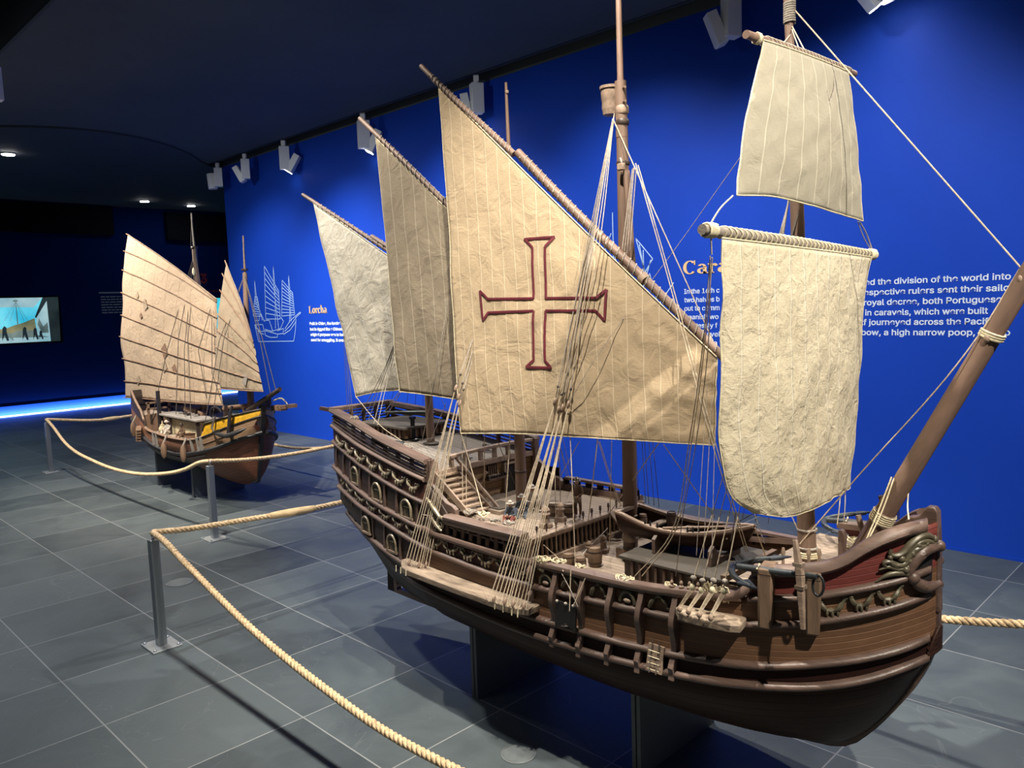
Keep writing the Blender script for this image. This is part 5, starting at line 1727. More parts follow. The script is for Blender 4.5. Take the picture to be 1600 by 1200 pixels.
nb.lathe([(.036, 0), (.040, .02), (.041, .024), (.042, .05), (.044, .054), (.047, .092), (.051, .094), (.052, .104), (.047, .104), (.042, .06), (.036, .012), (0, .010)], (nx, ny, 2.43), (.05, 0, 1), 22)
nb.build('crows_nest', M['block'], mm)
# halyard block hanging before the mainmast
MB().box((-1.803, 2.418, 2.215), (.030, .018, .026)).build('halyard_block', M['block'], mm, bevel=.004)
MB().tube([(-1.815, 2.43, 2.25), (-1.80, 2.418, 2.23)], .003, 6).build('block_strop', M['rig_grey'], mm)
for k in range(2):
    MB().tube([(-1.79, 2.432, 2.20), (-1.775 + .008 * k, 2.426, 1.85)], [.013, .012], 8).build('halyard_tackle', M['mast'], mm)

fm = MB().tube([(-1.105, YC, .82), (-1.115, YC, 1.0), (-1.145, YC, 1.95), (-1.16, YC, 2.36)], [.029, .0285, .0215, .019], 18).build('mast', M['mast'], car)
MB().tube([(-1.158, YC, 2.30), (-1.178, YC, 2.62), (-1.185, YC, 2.80)], [.015, .0125, .011], 12).build('topmast', M['spar'], fm)
for z in (.895, .955, 1.045, 1.06, 1.075):
    ring((-1.105 - (z - .82) * .035, YC, z), .0288, .012 if z > 1 else .007, M['channel' if z > 1 else 'rig_grey'], fm)
lash((-1.172, YC, 2.60), .013, (0, 0, 1), 9, .007, .0035, M['rig_grey'], fm)
zm = MB().tube([(-2.42, YC, .82), (-2.42, YC, 1.5), (-2.425, YC, 2.33)], [.025, .022, .015], 16).build('mast', M['mast'], car)
MB().tube([(-2.425, YC, 2.28), (-2.43, YC, 2.66)], [.010, .006], 10).build('topmast', M['spar'], zm)
ring((-2.42, YC, .985), .0245, .010, M['hull_panel'], zm)
ring((-2.425, YC, 2.62), .007, .012, M['pale_wood'], zm)
bm_ = MB().tube([(-3.041, YC, 1.03), (-3.045, YC, 1.6), (-3.05, YC, 2.10)], [.021, .018, .012], 14).build('mast', M['mast'], car)
MB().lathe([(.042, 0), (.042, .008), (.024, .014)], (-3.041, YC, 1.042), n=20).build('mast_step', M['deck_grey'], bm_)
MB().tube([(-2.78, 2.46, 1.8), (-2.782, 2.46, 2.30)], [.006, .003], 6).build('flag_pole', M['mast'], car)

bs = MB().tube([(-.965, 2.455, .865), (-.93, 2.46, .925), (-.52, 2.46, 1.735), (-.40, 2.46, 1.972)], [.031, .0305, .026, .0245], 18).build('bowsprit', M['spar'], car)
for x, z, r, n in ((-.873, 1.035, .030, 5), (-.592, 1.592, .027, 3)):
    lash((x, 2.46, z), r, (.45, 0, .89), n, .007, .0036, M['rig_cream'], bs)
MB().lathe([(.034, -.02), (.034, .02)], (-.873, 2.46, 1.035), (.45, 0, .89), 18).build('canvas_band', M['channel'], bs)
for p in ((-.597, 2.432, 1.585), (-.523, 2.44, 1.742)):
    MB().ell(p, (.009, .007, .012), 10, 8).build('block', M['block'], bs)

def yard(pts, rs, lash_at=(), m='spar', step=.030, rl=.0022, rm='rig_grey', rng=(.12, .97)):
    P = curve_pts(pts, 30)
    R_s = [lerp(rs[0], rs[1], min(1, i / 14)) if i < 15 else lerp(rs[1], rs[2], (i - 15) / 14) for i in range(30)]
    y_ = MB().tube(P, R_s, 14).build('yard', M[m], car)
    ln = sum((P[i + 1] - P[i]).length for i in range(29))
    n = int(ln / step)
    Q = []
    u = None
    for q in range(n * 10 + 1):
        turn, ph = divmod(q / 10, 1.0)
        # most of each turn hugs the spar, then the line steps along to the next
        t = rng[0] + (rng[1] - rng[0]) * min(1.0, (turn + max(0, ph - .55) / .45) / max(1, n))
        i = min(28, int(t * 29))
        p = P[i].lerp(P[i + 1], t * 29 - i)
        ax = (P[i + 1] - P[i]).normalized()
        u = ax.cross(Vector((0, 0, 1))).normalized()
        v = ax.cross(u)
        a = 2 * pi * ph
        r = R_s[i] + rl * .8
        Q.append(p + u * r * cos(a) + v * r * sin(a))
    MB().tube(Q, rl, 5).build('lacing', M[rm], y_)
    return y_, P

y1, yp1 = yard([(-2.842, 2.34, 2.801), (-2.70, 2.342, 2.675), (-2.30, 2.362, 2.332)], (.0105, .013, .013))
y1b, _ = yard([(-2.285, 2.368, 2.338), (-2.0, 2.382, 2.07), (-1.70, 2.402, 1.802), (-1.39, 2.43, 1.512)], (.017, .0175, .015), step=.034, rng=(.03, .97))
MB().lathe([(.022, -.012), (.022, .012)], (-1.70, 2.402, 1.80), (-.73, 0, .69), 14).build('yard_collar', M['pale_wood'], y1b)
MB().lathe([(.014, -.006), (.014, .006)], (-2.745, 2.341, 2.715), (-.73, 0, .69), 12).build('yard_collar', M['channel'], y1)
yard([(-3.392, 2.38, 2.679), (-3.1, 2.39, 2.45), (-2.62, 2.41, 2.06), (-2.2, 2.428, 1.73)], (.011, .013, .015), step=.045)
yard([(-2.80, 2.425, 2.218), (-2.5, 2.43, 1.99), (-2.1, 2.44, 1.66)], (.014, .014, .012), step=.06)
yard([(-4.041, 2.42, 2.384), (-3.6, 2.438, 2.165), (-3.3, 2.452, 2.015), (-2.75, 2.475, 1.74)], (.010, .011, .011), step=.05)
yard([(-3.44, 2.45, 2.10), (-3.2, 2.455, 1.985), (-2.9, 2.47, 1.83)], (.012, .012, .010), step=.06)
yf, _ = yard([(-1.06, 1.749, 1.891), (-1.06, 2.3, 1.872), (-1.06, 2.888, 1.850)], (.0135, .0155, .0115), m='spar_grey', step=.030, rm='rig_cream', rl=.0025, rng=(.08, .97))
for p, ax in (((-1.06, 1.785, 1.890), (0, 1, 0)), ((-1.06, 2.845, 1.852), (0, 1, 0))):
    lash(p, .0145, ax, 7, .006, .003, M['rig_cream'], yf)
yt, _ = yard([(-1.06, 1.975, 2.405), (-1.06, 2.33, 2.418), (-1.06, 2.69, 2.431)], (.011, .0135, .010), step=.028, rm='rig_grey', rng=(.14, .93))
lash((-1.06, 2.035, 2.407), .011, (0, 1, 0), 3, .006, .0025, M['rig_cream'], yt)

# --- sails
def noise2(u, v, seed=0.0):
    return (sin(u * 9.1 + seed + 1.7 * sin(v * 5.3 + seed)) + sin(v * 12.7 + 2.1 * seed + 1.3 * sin(u * 7.9)) + .6 * sin((u + v) * 21.3 + seed) + .5 * sin(u * 31 - v * 17 + seed * 3)) / 3.1

def sail(name, top, bottom, left, right, m, bulge, bdir, nu=44, nv=56, wr=.004, seed=0.0, hem='rig_cream', nuv=None, fold=0.0, parent=None, hems=True):
    """Coons patch: top/bottom run left to right, left/right run top to bottom"""
    T_, B_ = curve_pts(top, nu + 1), curve_pts(bottom, nu + 1)
    L_, R_s = curve_pts(left, nv + 1), curve_pts(right, nv + 1)
    bd = Vector(bdir)
    G, U = [], []
    for j in range(nv + 1):
        v = j / nv
        row, ur = [], []
        for i in range(nu + 1):
            u = i / nu
            p = T_[i] * (1 - v) + B_[i] * v + L_[j] * (1 - u) + R_s[j] * u
            p -= T_[0] * (1 - u) * (1 - v) + T_[-1] * u * (1 - v) + B_[0] * (1 - u) * v + B_[-1] * u * v
            e = sin(pi * u) ** .7 * sin(pi * min(1, v * .92 + .04)) ** .6
            p = p + bd * (bulge * e + wr * noise2(u * 1.6, v * 1.6, seed) * min(1, 6 * v + .15) + fold * sin(u * 40 + 6 * v) * (.2 + v))
            row.append(p)
            ur.append((u, 1 - v))
        G.append(row)
        U.append(ur)
    o = MB().grid(G, 0, U).build(name, m, parent or car, smooth=80)
    sd = o.modifiers.new('cloth', 'SOLIDIFY')
    sd.thickness = .0024
    sd.offset = 0
    if hems:
        for nm, line in (('bolt_rope', [q + Vector((0, -.003, .004)) for q in G[0]]), ('bolt_rope', G[-1]), ('bolt_rope', [r[0] for r in G]), ('bolt_rope', [r[-1] for r in G])):
            MB().tube(line[::2] + [line[-1]], .0024, 6).build(nm, M[hem], o)
    return o, G

OUT = (0, -1, 0)
smain, Gm = sail('sail', [(-2.725, 2.338, 2.688), (-2.31, 2.355, 2.318), (-1.995, 2.372, 2.035), (-1.70, 2.392, 1.772), (-1.41, 2.415, 1.515)],
                 [(-2.492, 2.18, 1.187), (-2.2, 2.23, 1.206), (-1.922, 2.265, 1.214), (-1.649, 2.33, 1.215), (-1.41, 2.395, 1.214)],
                 [(-2.725, 2.338, 2.688), (-2.642, 2.29, 2.135), (-2.551, 2.22, 1.501), (-2.492, 2.18, 1.187)],
                 [(-1.41, 2.415, 1.515), (-1.41, 2.405, 1.36), (-1.41, 2.395, 1.214)], M['sail_main'], .020, OUT, 60, 72, .0045, 1.3)
sail('sail', [(-3.26, 2.378, 2.558), (-3.034, 2.398, 2.372), (-2.792, 2.40, 2.18), (-2.30, 2.42, 1.79)],
     [(-3.067, 2.30, 1.322), (-2.88, 2.335, 1.312), (-2.697, 2.36, 1.300), (-2.30, 2.40, 1.30)],
     [(-3.26, 2.378, 2.558), (-3.165, 2.34, 1.979), (-3.10, 2.31, 1.55), (-3.067, 2.30, 1.322)],
     [(-2.30, 2.42, 1.79), (-2.30, 2.41, 1.54), (-2.30, 2.40, 1.30)], M['sail_miz'], .012, OUT, 44, 56, .005, 4.1)
sail('sail', [(-3.932, 2.42, 2.322), (-3.543, 2.44, 2.118), (-3.328, 2.45, 2.003), (-2.85, 2.468, 1.76)],
     [(-3.56, 2.38, 1.260), (-3.41, 2.41, 1.290), (-3.275, 2.44, 1.303), (-2.85, 2.46, 1.32)],
     [(-3.932, 2.42, 2.322), (-3.771, 2.41, 1.847), (-3.64, 2.395, 1.48), (-3.56, 2.38, 1.260)],
     [(-2.85, 2.468, 1.76), (-2.85, 2.464, 1.55), (-2.85, 2.46, 1.32)], M['sail_bon'], .015, OUT, 40, 48, .007, 7.7, fold=.0015)
scourse, Gc = sail('sail', [(-1.05, 1.829, 1.868), (-1.05, 2.15, 1.858), (-1.05, 2.5, 1.848), (-1.05, 2.824, 1.838)],
     [(-1.05, 1.986, 1.122), (-1.03, 2.15, 1.080), (-1.03, 2.36, 1.072), (-1.05, 2.649, 1.065)],
     [(-1.05, 1.829, 1.868), (-1.05, 1.817, 1.565), (-1.05, 1.814, 1.33), (-1.05, 1.858, 1.202), (-1.05, 1.986, 1.122)],
     [(-1.05, 2.824, 1.838), (-1.05, 2.770, 1.74), (-1.05, 2.742, 1.52), (-1.05, 2.71, 1.31), (-1.05, 2.649, 1.065)], M['sail_fore'], .035, (1, -.25, 0), 48, 64, .007, 2.2, fold=.0012)
sail('sail', [(-1.05, 2.053, 2.400), (-1.05, 2.25, 2.406), (-1.05, 2.612, 2.418)],
     [(-1.05, 1.901, 1.984), (-1.045, 2.10, 1.993), (-1.04, 2.252, 1.985), (-1.045, 2.50, 1.972), (-1.05, 2.743, 1.96)],
     [(-1.05, 2.053, 2.400), (-1.05, 1.953, 2.179), (-1.05, 1.901, 1.984)],
     [(-1.05, 2.612, 2.418), (-1.05, 2.683, 2.217), (-1.05, 2.743, 1.96)], M['sail_top'], .03, (1, -.2, 0), 40, 40, .004, 5.5)

# --- the cross stitched on the main sail, laid on the cloth
def sail_point(x, z):
    """nearest point of the main sail grid in the x-z plane"""
    best = None
    nv, nu = len(Gm) - 1, len(Gm[0]) - 1
    for j in range(nv):
        for i in range(nu):
            q = [Gm[j][i], Gm[j][i + 1], Gm[j + 1][i], Gm[j + 1][i + 1]]
            if min(p.x for p in q) - .001 <= x <= max(p.x for p in q) + .001 and min(p.z for p in q) - .001 <= z <= max(p.z for p in q) + .001:
                d = sum((p.x - x) ** 2 + (p.z - z) ** 2 for p in q)
                if best is None or d < best[0]:
                    best = (d, sum(p.y for p in q) / 4)
    return Vector((x, (best[1] if best else 2.28) - .0035, z))
CROSS = [(-2.21, 1.98), (-2.071, 1.978), (-2.107, 1.943), (-2.09, 1.742), (-1.869, 1.736), (-1.832, 1.765), (-1.831, 1.65), (-1.87, 1.688), (-2.088, 1.693), (-2.076, 1.499), (-2.047, 1.472), (-2.167, 1.472), (-2.131, 1.501), (-2.146, 1.694), (-2.379, 1.692), (-2.408, 1.66), (-2.427, 1.783), (-2.383, 1.748), (-2.152, 1.743), (-2.168, 1.945)]
b = MB()
for a, c in zip(CROSS, CROSS[1:] + CROSS[:1]):
    n = max(2, int(((a[0] - c[0]) ** 2 + (a[1] - c[1]) ** 2) ** .5 / .02))
    P = [sail_point(lerp(a[0], c[0], i / n), lerp(a[1], c[1], i / n)) for i in range(n + 1)]
    b.tube(P, .0064, 6, flat=.35, up=(0, -1, 0))
o_ = b.build('cross_emblem', M['cross'], smain)
o_['label'] = 'dark red outlined cross with flared arms'

# --- rigging
def small_block(p, ax, parent, m='block', k=1.0):
    ax = Vector(ax).normalized()
    q = Vector((0, 0, 1)).rotation_difference(ax).to_matrix()
    MB().ell(p, (.010 * k, .007 * k, .016 * k), 10, 8, q).build('pulley_block', M[m], parent)
for kind, mm_, r, pts in RIG:
    P = [Vector(p) for p in pts]
    if kind in ('shroud', 'mizshroud'):
        top_, blk = P[0], P[1]
        d = (blk - top_).normalized()
        sh_o = MB().tube([top_, blk - d * .06], r, 6).build('shroud', M[mm_], car)
        MB().tube([blk - d * .06, blk - d * .015], r * .8, 5).ell(blk - d * .06, .006, 6, 5).build('strop', M['rig_dark'], sh_o)
        small_block(blk, d, sh_o)
        for f in P[2:]:
            MB().tube([blk + d * .012, f], r * .85, 5).build('tackle_rope', M['rigging'], sh_o)
        small_block(P[3] + Vector((0, .006, .010)), d, sh_o, 'block', .9)
    elif kind == 'foreshroud':
        a_, e = P[0], P[1]
        d = (e - a_).normalized()
        mid = a_.lerp(e, .82)
        so = MB().tube([a_, mid], r * .7, 5).build('shroud', M['rig_dark'], car)
        MB().tube([mid, e], r, 6).build('shroud_end', M['rigging'], so)
        ft = Vector((e.x - .022, 2.020, .757))
        MB().ell(e - Vector((0, 0, .012)), (.010, .007, .012), 10, 8).build('deadeye', M['rig_cream'], so)
        MB().ell(ft + Vector((0, 0, .008)), (.009, .007, .010), 10, 8).build('deadeye', M['block'], so)
        for w_ in (-.0075, -.0028, .0028, .0075):
            MB().tube([e + Vector((w_, 0, -.014)), ft + Vector((w_ * .6, 0, .014))], .0011, 5).build('lanyard', M['rigging'], so)
        MB().ell(e + Vector((.004, .0, .02)), (.011, .008, .008), 8, 6).build('knot', M['rig_grey'], so)
    else:
        Q = curve_pts(P, 4 + 6 * (len(P) - 1)) if len(P) > 2 else P
        MB().tube(Q, r, 6).build('rigging_line', M[mm_], car)

# --- coils and heaps of rope on rails and decks
def coil(c, r, m='rigging', n=4, tall=.010, e=(1, 0, 0), f=(0, 1, 0), seed=0):
    rnd = random.Random(seed)
    b = MB()
    e, f = Vector(e), Vector(f)
    for k in range(n):
        P = []
        rr = r * (.7 + .45 * rnd.random())
        ph = rnd.random() * 6
        for i in range(21):
            a = 2 * pi * i / 20 * 1.05 + ph
            P.append(Vector(c) + e * rr * cos(a) * (1 + .15 * sin(3 * a)) + f * rr * sin(a) * .75 + Vector((0, 0, tall * rnd.random() + .004 * sin(2 * a + k))))
        b.tube(P, .0024, 5)
    b.ell(Vector(c) + Vector((0, 0, tall * .4)), (r * .35, r * .25, tall * .7), 8, 6)
    b.build('rope_coil', M[m], car)
for i, (c, r, m_) in enumerate((((-2.565, 2.16, .858), .026, 'rigging'), ((-2.45, 2.18, .85), .030, 'rig_grey'), ((-2.38, 2.19, .85), .024, 'rig_cream'), ((-2.27, 2.15, .852), .022, 'rig_grey'), ((-2.20, 2.16, .85), .022, 'rig_grey'),
                              ((-1.955, 2.09, .768), .030, 'rig_cream'), ((-1.90, 2.115, .765), .028, 'rig_cream'), ((-1.80, 2.12, .765), .022, 'rig_cream'), ((-1.60, 2.115, .768), .030, 'rig_cream'), ((-1.42, 2.125, .782), .018, 'rig_cream'),
                              ((-3.35, 2.225, 1.178), .022, 'rig_grey'), ((-2.86, 2.17, 1.088), .030, 'rig_grey'), ((-2.79, 2.20, 1.03), .035, 'rig_dark'), ((-2.72, 2.40, 1.012), .035, 'rig_dark'), ((-2.80, 2.62, 1.03), .03, 'rig_dark'),
                              ((-1.10, 2.22, .868), .036, 'rig_cream'), ((-1.03, 2.30, .868), .022, 'rig_cream'), ((-1.01, 2.60, .90), .026, 'rig_cream'), ((-1.20, 2.66, .83), .035, 'rig_cream'), ((-.99, 2.50, .905), .02, 'rig_cream'))):
    coil(c, r, m_, seed=i)
for i, (x, z) in enumerate(((-1.95, .745), (-1.255, .80), (-1.215, .80))):
    coil(hp(x, z, .012), .022, 'rig_cream', 4, .03, (1, 0, 0), (0, -.2, 1), seed=40 + i)
lash((-1.104, YC, .872), .030, (0, 0, 1), 3, .007, .003, M['rig_cream'], fm)

# --- timber fittings
def bollard(x, y, z, k=1.0, m='pale_wood'):
    MB().lathe([(.024 * k, 0), (.026 * k, .006 * k), (.024 * k, .016 * k), (.017 * k, .020 * k), (.012 * k, .038 * k), (.014 * k, .044 * k), (.018 * k, .050 * k), (.012 * k, .058 * k), (.016 * k, .064 * k), (.014 * k, .070 * k), (.006 * k, .078 * k)], (x, y, z), n=18).build('bitt', M[m], car)
bollard(-2.103, 2.272, .828, 1.1)
bollard(-2.118, 2.379, .828, 1.0)
bollard(-1.944, 2.438, .715, .9, 'timber')
bollard(-1.955, 2.36, .715, .8, 'timber')
hat = MB().box((-2.455, 2.36, .836), (.15, .15, .016)).build('deck_hatch', M['channel'], car, bevel=.002)
MB().box((-2.455, 2.36, .8455), (.115, .115, .004)).build('hatch_cover', M['deck'], hat)
# davit posts outside the bow
for x in (-1.088, -.968):
    p0, p1 = hp(x, .90, .0), hp(x, .735, .0)
    n_ = hn(x, .82)
    b = MB()
    top_ = p0 + n_ * .020 + Vector((0, 0, .012))
    b.bar(p1 + n_ * .014, top_, .040, .036, up=tuple(n_), w2=.046, h2=.050)
    o_ = b.build('anchor_bed_post', M['timber'], car, bevel=.007)
    MB().bar(top_ - n_ * .06, top_ + n_ * .026, .042, .022).build('post_head', M['timber'], o_, bevel=.005)
kh = [(-1.005, .885), (-.985, .885), (-.983, .955), (-.988, .972), (-.998, .976), (-1.006, .970)]
MB().prism([(x, 2.45, z) for x, z in kh], (0, .02, 0)).build('knighthead', M['wale'], car, bevel=.003)
MB().tube([(-1.0, 2.60, .99), (-.975, 2.60, .90)], [.009, .010], 10).build('rail_post', M['pale_wood'], car)
for x, y in ((-1.055, 2.35), (-1.03, 2.37), (-1.12, 2.31)):
    MB().lathe([(.005, 0), (.005, .04), (.008, .05), (.004, .066)], (x, y, .862), n=8).build('belaying_pin', M['pale_wood'], car)
for x in (-1.40, -1.365, -1.335, -1.305):
    MB().lathe([(.008, 0), (.009, .006), (.004, .012), (.006, .018), (.003, .024)], hp(x, zC(x) + .016, -.002), n=10).build('belaying_pin', M['pale_wood'], car)
rr_ = curve_pts([hp(-1.20, .808, .010), hp(-1.165, .825, .016), hp(-1.14, .85, .012), hp(-1.125, .88, .006)], 12)
MB().tube(rr_, .014, 10).build('rail_scroll', M['rail'], car)

# --- acanthus carving and hawse arch at the bow
def scroll(pts, r0, r1, m='carve_green', off=.010, name='acanthus_leaf', n=22, flat=1.0):
    P = []
    X_ = [p[0] for p in pts]
    dd = [0]
    for i in range(1, len(pts)):
        dd.append(dd[-1] + ((pts[i][0] - pts[i - 1][0]) ** 2 * 6 + (pts[i][1] - pts[i - 1][1]) ** 2) ** .5)
    fx, fz = spline(dd, [p[0] for p in pts]), spline(dd, [p[1] for p in pts])
    rs = []
    for i in range(n):
        t = i / (n - 1)
        P.append(hp(min(fx(dd[-1] * t), XB - .003), fz(dd[-1] * t), off))
        rs.append(lerp(r0, r1, t) * (.75 + .5 * sin(pi * t)))
    b = MB().tube(P, rs, 9, flat=flat)
    b.ell(P[0], r0 * 1.15, 10, 8)
    return b.build(name, M[m], car)
scroll([(-.722, 1.008), (-.730, 1.022), (-.744, 1.022), (-.760, 1.004), (-.774, .980), (-.788, .972), (-.800, .980), (-.797, .990)], .010, .008)
scroll([(-.722, .996), (-.732, 1.006), (-.746, 1.006), (-.760, .988), (-.770, .966)], .009, .007)
scroll([(-.724, .986), (-.736, .992), (-.750, .988), (-.764, .966), (-.772, .948)], .010, .009)
scroll([(-.763, .955), (-.775, .945), (-.790, .945), (-.803, .956), (-.812, .950), (-.807, .940)], .009, .007)
scroll([(-.765, .935), (-.782, .932), (-.800, .940), (-.821, .932)], .009, .003)
scroll([(-.766, .918), (-.787, .921), (-.806, .915), (-.828, .897)], .010, .003)
for x, z, r in ((-.770, .930, .012), (-.778, .963, .011), (-.758, .975, .011), (-.748, .998, .010), (-.735, 1.0, .009), (-.800, .968, .008)):
    MB().ell(hp(x, z, .012), r, 10, 8).build('acanthus_boss', M['carve_green'], car)
scroll([(-.716, .985), (-.735, .982), (-.750, .962), (-.760, .935), (-.764, .912)], .015, .014, 'wale', .012, 'hawse_arch')
scroll([(-.757, .905), (-.748, .885), (-.735, .873), (-.716, .874)], .017, .013, 'wale', .014, 'hawse_lip')
MB().prism([hp(-.722, .972, .004), hp(-.742, .95, .004), hp(-.752, .915, .004), hp(-.742, .89, .004), hp(-.722, .885, .004)], (0, .004, 0)).build('hawse_hole', M['black'], car)

# --- ladders of light framing on the hull side by the fore channel (a small cargo hatch)
ox = -1.435
o_ = MB().prism([hp(ox - .030, .515, .022), hp(ox + .030, .515, .022), hp(ox + .030, .600, .012), hp(ox - .030, .600, .012)], hn(ox, .55) * .006).build('side_hatch', M['pale_wood'], car)
for k in (-.012, .014):
    MB().tube([hp(ox + k, .62, .022), hp(ox + k, .515, .036)], .0022, 6).build('hatch_rope', M['rig_dark'], o_)
for k in range(4):
    MB().tube([hp(ox - .02, .525 + k * .02, .032), hp(ox + .022, .525 + k * .02, .032)], .0015, 5).build('hatch_rope', M['rig_cream'], o_)
ox = -1.80
o_ = MB().prism([hp(ox - .050, .66, .034), hp(ox + .045, .655, .034), hp(ox + .045, .56, .028), hp(ox, .585, .030), hp(ox - .050, .555, .028)], hn(ox, .6) * .006).build('hanging_cover', M['black'], car)
for k in (-.04, 0.0, .035):
    MB().ell(hp(ox + k, .658, .042), .006, 8, 6).build('cover_knot', M['cloth_white'], o_)

# stands, cut to the keel
def stand(label, x, yc, hw, fhb, zk, th=.040):
    t = thing('display_stand', label, 'display stand', (x, yc, 0), 'dark display stands')
    prof = []
    for i in range(13):
        y = hw * (1 - i / 6)
        z = zk
        zz = zk
        while fhb(x, zz) < abs(y) - .0005 and zz < zk + .4:
            zz += .003
        prof.append((yc + y, zz + .004))
    for q in (-1, 1):
        P = [(x + q * th * .28 - th * .2, yc - hw, 0), (x + q * th * .28 - th * .2, yc + hw, 0)] + [(x + q * th * .28 - th * .2, y, z) for y, z in prof]
        MB().prism(P, (th * .4, 0, 0)).build('panel', M['stand'], t, smooth=0)
    return t
stand('dark grey plate stand under the stern half of the large ship', -2.50, YC, .253, hb, zk_(-2.50))
stand('dark grey plate stand under the bow half of the large ship', -1.63, YC, .253, hb, zk_(-1.63))

# ------------------------------------------------------------------ things carried by the large ship
bt = thing('rowing_boat', 'dark wooden rowing boat resting on the platform amidships', 'boat', (-1.55, 2.44, .83))
bx0, bx1 = -1.795, -1.315
def bhb(t):
    return .095 * max(0.0, 1 - max(0, (t - .35) / .65) ** 2.6) ** .8 * (.80 + .2 * min(1, t / .3))
def brim(t):
    return .912 - .030 * sin(pi * min(1, t * .95 + .05)) + .014 * (1 - t) ** 3 + .016 * t ** 3
bang = math.radians(6)
def bp_(t, s, f):
    """f 0 keel .. 1 rim"""
    z0 = .822 + .012 * t ** 4 + .055 * max(0, (t - .85) / .15) ** 1.5 * 0.6
    z = lerp(z0, brim(t), f)
    y = bhb(t) * max(0.0, 1 - max(0.0, 1 - f) ** 2.1) ** .7
    x = lerp(bx0, bx1, t) + (-.012 * f if t < .01 else 0) + .03 * (f - .5) * t ** 6
    dx = x + 1.555
    return Vector((-1.555 + dx * cos(bang) - s * y * sin(bang) * 0.2, 2.445 + dx * sin(bang) + s * y, z))
b = MB()
for s in (-1, 1):
    G = [[bp_(i / 22, s, j / 8) for i in range(23)] for j in range(9)]
    b.grid(G, 0, [[(p.x, p.z) for p in r] for r in G], s > 0)
P0 = [[bp_(0, s * 1, j / 8) for s in (-1, 1)] for j in range(9)]
b.grid(P0, 0, [[(p.y, p.z) for p in r] for r in P0])
ob = b.build('hull', M['hull_low'], bt, smooth=50)
sd = ob.modifiers.new('planking', 'SOLIDIFY'); sd.thickness = .006; sd.offset = -1
for s in (-1, 1):
    P = [bp_(i / 26, s, 1.0) for i in range(27)]
    MB().sweep(P, [Vector((0, s, 0))] * 27, [(-.013, -.005), (.005, -.005), (.005, .006), (-.013, .006)] if s > 0 else [(-.013, -.005), (.005, -.005), (.005, .006), (-.013, .006)]).build('gunwale', M['pale_wood'], bt)
MB().bar(bp_(0, -1, 1.0), bp_(0, 1, 1.0), .018, .012).build('transom_rail', M['pale_wood'], bt)
MB().tube([bp_(.97, -1, 0.0) + Vector((0, .004, 0)), bp_(1, -1, .5), bp_(1, -1, 1.06)], .007, 8).build('stem', M['wale'], bt)
for t in (.22, .45, .68, .84):
    MB().bar(bp_(t, -1, .72), bp_(t, 1, .72), .034, .006).build('thwart', M['pale_wood'], bt)
for t in (.25, .30, .36, .60, .64, .68):
    p = bp_(t, -1, 1.0)
    MB().lathe([(.0035, 0), (.0035, .018), (.001, .022)], p + Vector((0, .004, .004)), n=8).build('thole_pin', M['black'], bt)
MB().tube([bp_(.12, -1, .3) + Vector((0, .06, 0)), bp_(.12, -1, .1) + Vector((0, .06, 0))], .004, 6).build('bottom_board', M['timber'], bt)
def keg(name, label, x, y, z, r, h, group=None, tilt=None, m='timber'):
    t = thing(name, label, 'barrel', (x, y, z), group)
    prof = [(r * .80, 0), (r * .93, h * .2), (r, h * .45), (r, h * .55), (r * .93, h * .8), (r * .80, h), (r * .74, h), (r * .72, h * .95), (0, h * .95)]
    MB().lathe(prof, (x, y, z), (0, 0, 1), 20).build('staves', M[m], t)
    for f in (.22, .78):
        MB().lathe([(r * .955, -h * .04), (r * .975, 0), (r * .955, h * .04)], (x, y, z + h * f), n=20).build('hoop', M['hull_panel'], t)
    return t
keg('barrel', 'leftmost wooden keg of three by the front rail amidships', -1.925, 2.20, .7155, .024, .060, 'kegs on the waist deck')
keg('barrel', 'shortest wooden keg in the middle of three amidships', -1.880, 2.215, .7155, .024, .050, 'kegs on the waist deck')
keg('barrel', 'tallest wooden keg of three amidships, nearest the bow', -1.865, 2.285, .7155, .028, .074, 'kegs on the waist deck')
keg('barrel', 'small pale keg in the stern of the rowing boat', -1.735, 2.42, .862, .016, .050, m='pale_wood')
keg('bucket', 'dark tapered bucket on a thwart of the rowing boat', -1.635, 2.462, .872, .020, .055, m='wale')
keg('barrel', 'broad tub on the quarter deck beside the turned bitts', -2.20, 2.43, .8285, .034, .055, 'tubs on the quarter deck', m='channel')
keg('barrel', 'smaller tub on the quarter deck behind the turned bitts', -2.15, 2.47, .8285, .030, .050, 'tubs on the quarter deck', m='channel')
oar = thing('oar', 'wooden oar lying across the rowing boat', 'oar', (-1.55, 2.40, .90))
MB().tube([(-1.60, 2.352, .896), (-1.42, 2.47, .906)], .0045, 8).build('loom', M['pale_wood'], oar)
MB().bar((-1.42, 2.47, .906), (-1.352, 2.515, .909), .040, .006).build('blade', M['wale'], oar, bevel=.002)

